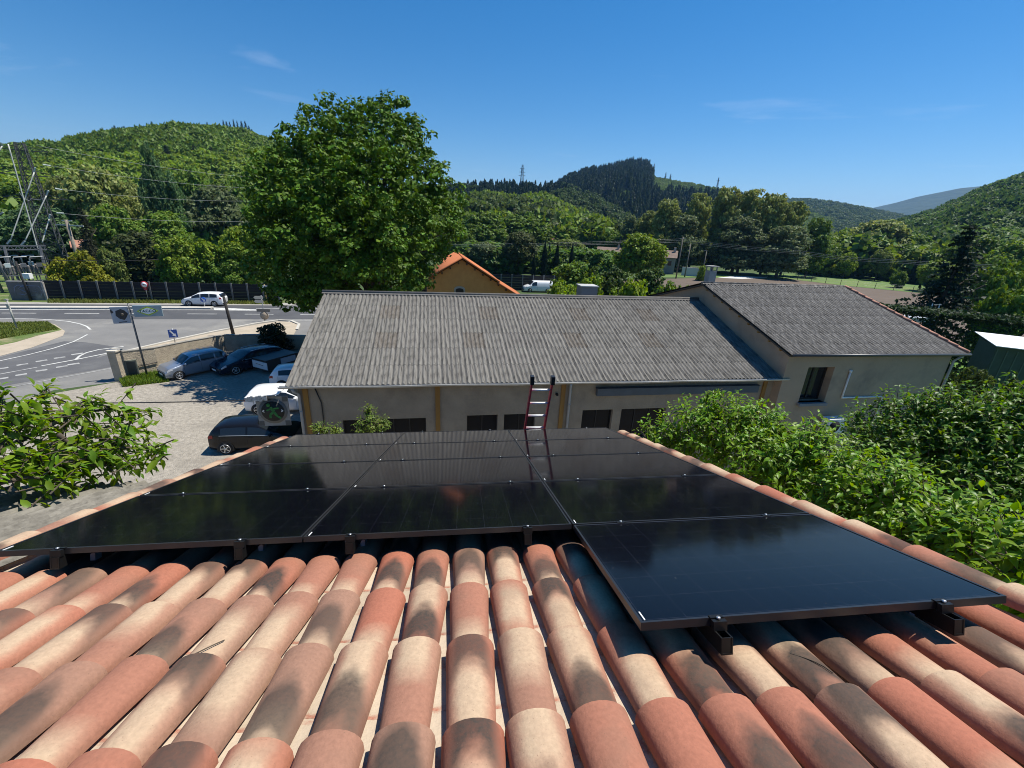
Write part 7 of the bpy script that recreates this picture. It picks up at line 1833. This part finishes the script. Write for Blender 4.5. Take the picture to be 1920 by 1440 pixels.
b = MB(); b.box((0, 0, tcab.z / 2), (0.12, 0.12, tcab.z)); b.build('stand', M_lat, t)
b = MB(); b.box((0, 0, tcab.z + 0.1), (0.8, 0.5, 0.6)); b.build('housing', M_white, t)
gp1 = G(14, 549)
t = thing('gatepost_pair', gp1, 'pair of grey steel posts left of the graffiti wall', 'posts')
for x in (-0.5, 0.6):
    b = MB(); b.tube([(x - 0.5, 0, 6.2), (x, 0, 0)], 0.14, 8); b.build('post', M_lat, t)
dp_ = D(35, 530, 66)
t = thing('utility_pole', (G(58, 564).x, G(58, 564).y, 0), 'thin dark pole in front of the graffiti wall', 'pole')
hpp = height_at(Vector(t.location), 490)
b = MB(); b.tube([(0, 0, 0), (-0.2, 0, hpp)], [0.12, 0.09], 8); b.build('shaft', MATS['tarred_wood'], t)
# wooden pole with a crossarm
wp0 = D(124, 412, 90)
t = thing('utility_pole', (wp0.x, wp0.y, 0), 'wooden utility pole with a pale crossarm behind the yellow hedge', 'pole')
b = MB(); b.tube([(0, 0, 0), (0, 0, wp0.z)], [0.26, 0.2], 8); b.build('shaft', mat('grey_wood', (0.30, 0.26, 0.2), (0.2, 0.175, 0.14), 3, 0.9), t)
b = MB(); b.bar((-1.5, 0, wp0.z - 0.7), (2.0, 0, wp0.z - 0.75), 0.12, 0.14); b.bar((-0.6, 0, wp0.z - 0.1), (0.7, 0, wp0.z - 0.1), 0.1, 0.12); b.build('crossarm', mat('pale_arm', (0.5, 0.5, 0.47), rough=0.6), t)
wire([D(52, 484, 70), D(200, 487, 76), D(330, 483, 80), D(560, 470, 86)], 0.03, 'thin dark wire passing in front of the yellow hedge', None, 'overhead_wire', M_black, 0.2)
# line in the valley
fp = D(1281, 444, 118)
for x, y, dd, lab in ((1281, 444, 118, 'wooden pole carrying the valley wires left of the plane trees'), (1295, 457, 124, 'second thinner pole right behind the wire pole'), (1325, 470, 128, 'short lamp post in the shade of the plane trees')):
    q = D(x, y, dd); t = thing('utility_pole', (q.x, q.y, 0), lab, 'pole')
    b = MB(); b.tube([(-0.0, 0, 0), (0, 0, q.z)], [0.17, 0.12], 8); b.build('shaft', mat('valley_pole', (0.17, 0.15, 0.12), rough=0.9), t)
    if dd == 118: b = MB(); b.bar((-0.9, 0, q.z - 0.4), (0.9, 0, q.z - 0.4), 0.1, 0.1); b.build('crossarm', M_lat, t)
    elif dd == 128: b = MB(); b.box((-0.3, 0, q.z), (0.9, 0.3, 0.12)); b.build('lamp_head', M_lat, t)
GV = 'wires of the valley line'
for dy, lab in ((0, 'upper wire of the valley line'), (3.0, 'middle wire of the valley line'), (6.0, 'lower wire of the valley line')):
    wire([D(800, 459 + dy * 0.6, 95), D(1281, 447.5 + dy, 118), D(1500, 470 + dy, 96), D(1700, 488 + dy, 82), D(2050, 497 + dy, 75)], 0.013, lab, GV, 'power_line', M_wire, 0.25)
rp_ = D(980, 309, 505)
lattice_tower('pylon', (rp_.x, rp_.y, 42.0), rp_.z - 42.0, 4.2, 1.2, [((rp_.z - 42) * 0.74, 3.4), ((rp_.z - 42) * 0.62, 3.8), ((rp_.z - 42) * 0.86, 2.6)], 'lattice pylon standing on the middle ridge against the sky', 0.28, 7)
for x, y, zz in ((1227, 307, 16), (1348, 333, 14)):
    q = D(x, y, 1050); lattice_tower('pylon', (q.x, q.y, q.z - 26), 26, 3.5, 0.8, [(20, 4)], 'tiny far pylon on the skyline %s' % ('beside the spruce plantation' if x < 1300 else 'above the plane trees'), 0.32, 5)

# grass tufts at the wall foot, along the verge and on the lawn (nobody could count them)
def tufts(name, polys, n, hgt, colr, label, seed, wdt=0.03):
    r_ = np.random.default_rng(seed); pts = []
    per = n // len(polys)
    for poly in polys:
        P_ = [G(x, y) for x, y in poly]
        for _ in range(per):
            a, b_ = r_.random(), r_.random(); p = P_[0].lerp(P_[1], a).lerp(P_[3].lerp(P_[2], a), b_); pts.append((p.x, p.y, 0))
    c = np.array(pts); m = len(c); a = r_.uniform(0, 6.28, m); h_ = hgt * r_.uniform(0.4, 1.3, m)
    sd = np.stack([np.cos(a), np.sin(a), 0 * a], 1) * (wdt * r_.uniform(.6, 1.4, m))[:, None]; ln = np.stack([np.cos(a + 1.5), np.sin(a + 1.5), 0 * a], 1) * (h_ * 0.4)[:, None]
    tip = c + ln + np.array([0, 0, 1.0]) * h_[:, None]
    v = np.stack([c - sd, c + sd, tip], 1).reshape(-1, 3)
    me = np_mesh(name, v, np.arange(3 * m).reshape(m, 3)); me.materials.append(LEAF)
    o = link(name, me); o.color = (*colr, 1); tag(o, label, 'grass', kind='stuff')
tufts('grass', [[(226, 716), (300, 706), (318, 716), (232, 726)], [(232, 712), (296, 700), (300, 706), (226, 717)]], 5000, 0.28, (0.10, 0.16, 0.02), 'uncut grass at the foot of the yard wall', 3)
tufts('grass', [[(90, 568), (300, 569), (300, 564), (90, 563)], [(300, 569), (520, 571), (520, 566), (300, 564)]], 7000, 0.3, (0.13, 0.155, 0.035), 'rough grass along the foot of the noise barrier', 4, 0.05)
tufts('grass', [[(-20, 640), (110, 618), (90, 604), (-20, 607)]], 8000, 0.17, (0.12, 0.15, 0.032), 'rough grass on the traffic island', 5, 0.05)

# clear air with a trace of haze
hz_b = MB(); hz_b.box((0, 0, 314.5), (2 * RG + 400, 2 * RG + 400, 631))
hzm = bpy.data.materials.new('haze_air'); hzm.use_nodes = True
hn = hzm.node_tree; hn.nodes.remove(hn.nodes['Principled BSDF'])
pv = hn.nodes.new('ShaderNodeVolumePrincipled'); pv.inputs['Color'].default_value = (0.20, 0.48, 1.0, 1); pv.inputs['Density'].default_value = 0.00009; pv.inputs['Anisotropy'].default_value = 0.2
hn.links.new(pv.outputs[0], hn.nodes['Material Output'].inputs['Volume'])
hzo = hz_b.build('haze', hzm); hzo['kind'] = 'stuff'; hzo['label'] = 'thin haze over the valley'
print('objects', len(bpy.data.objects))
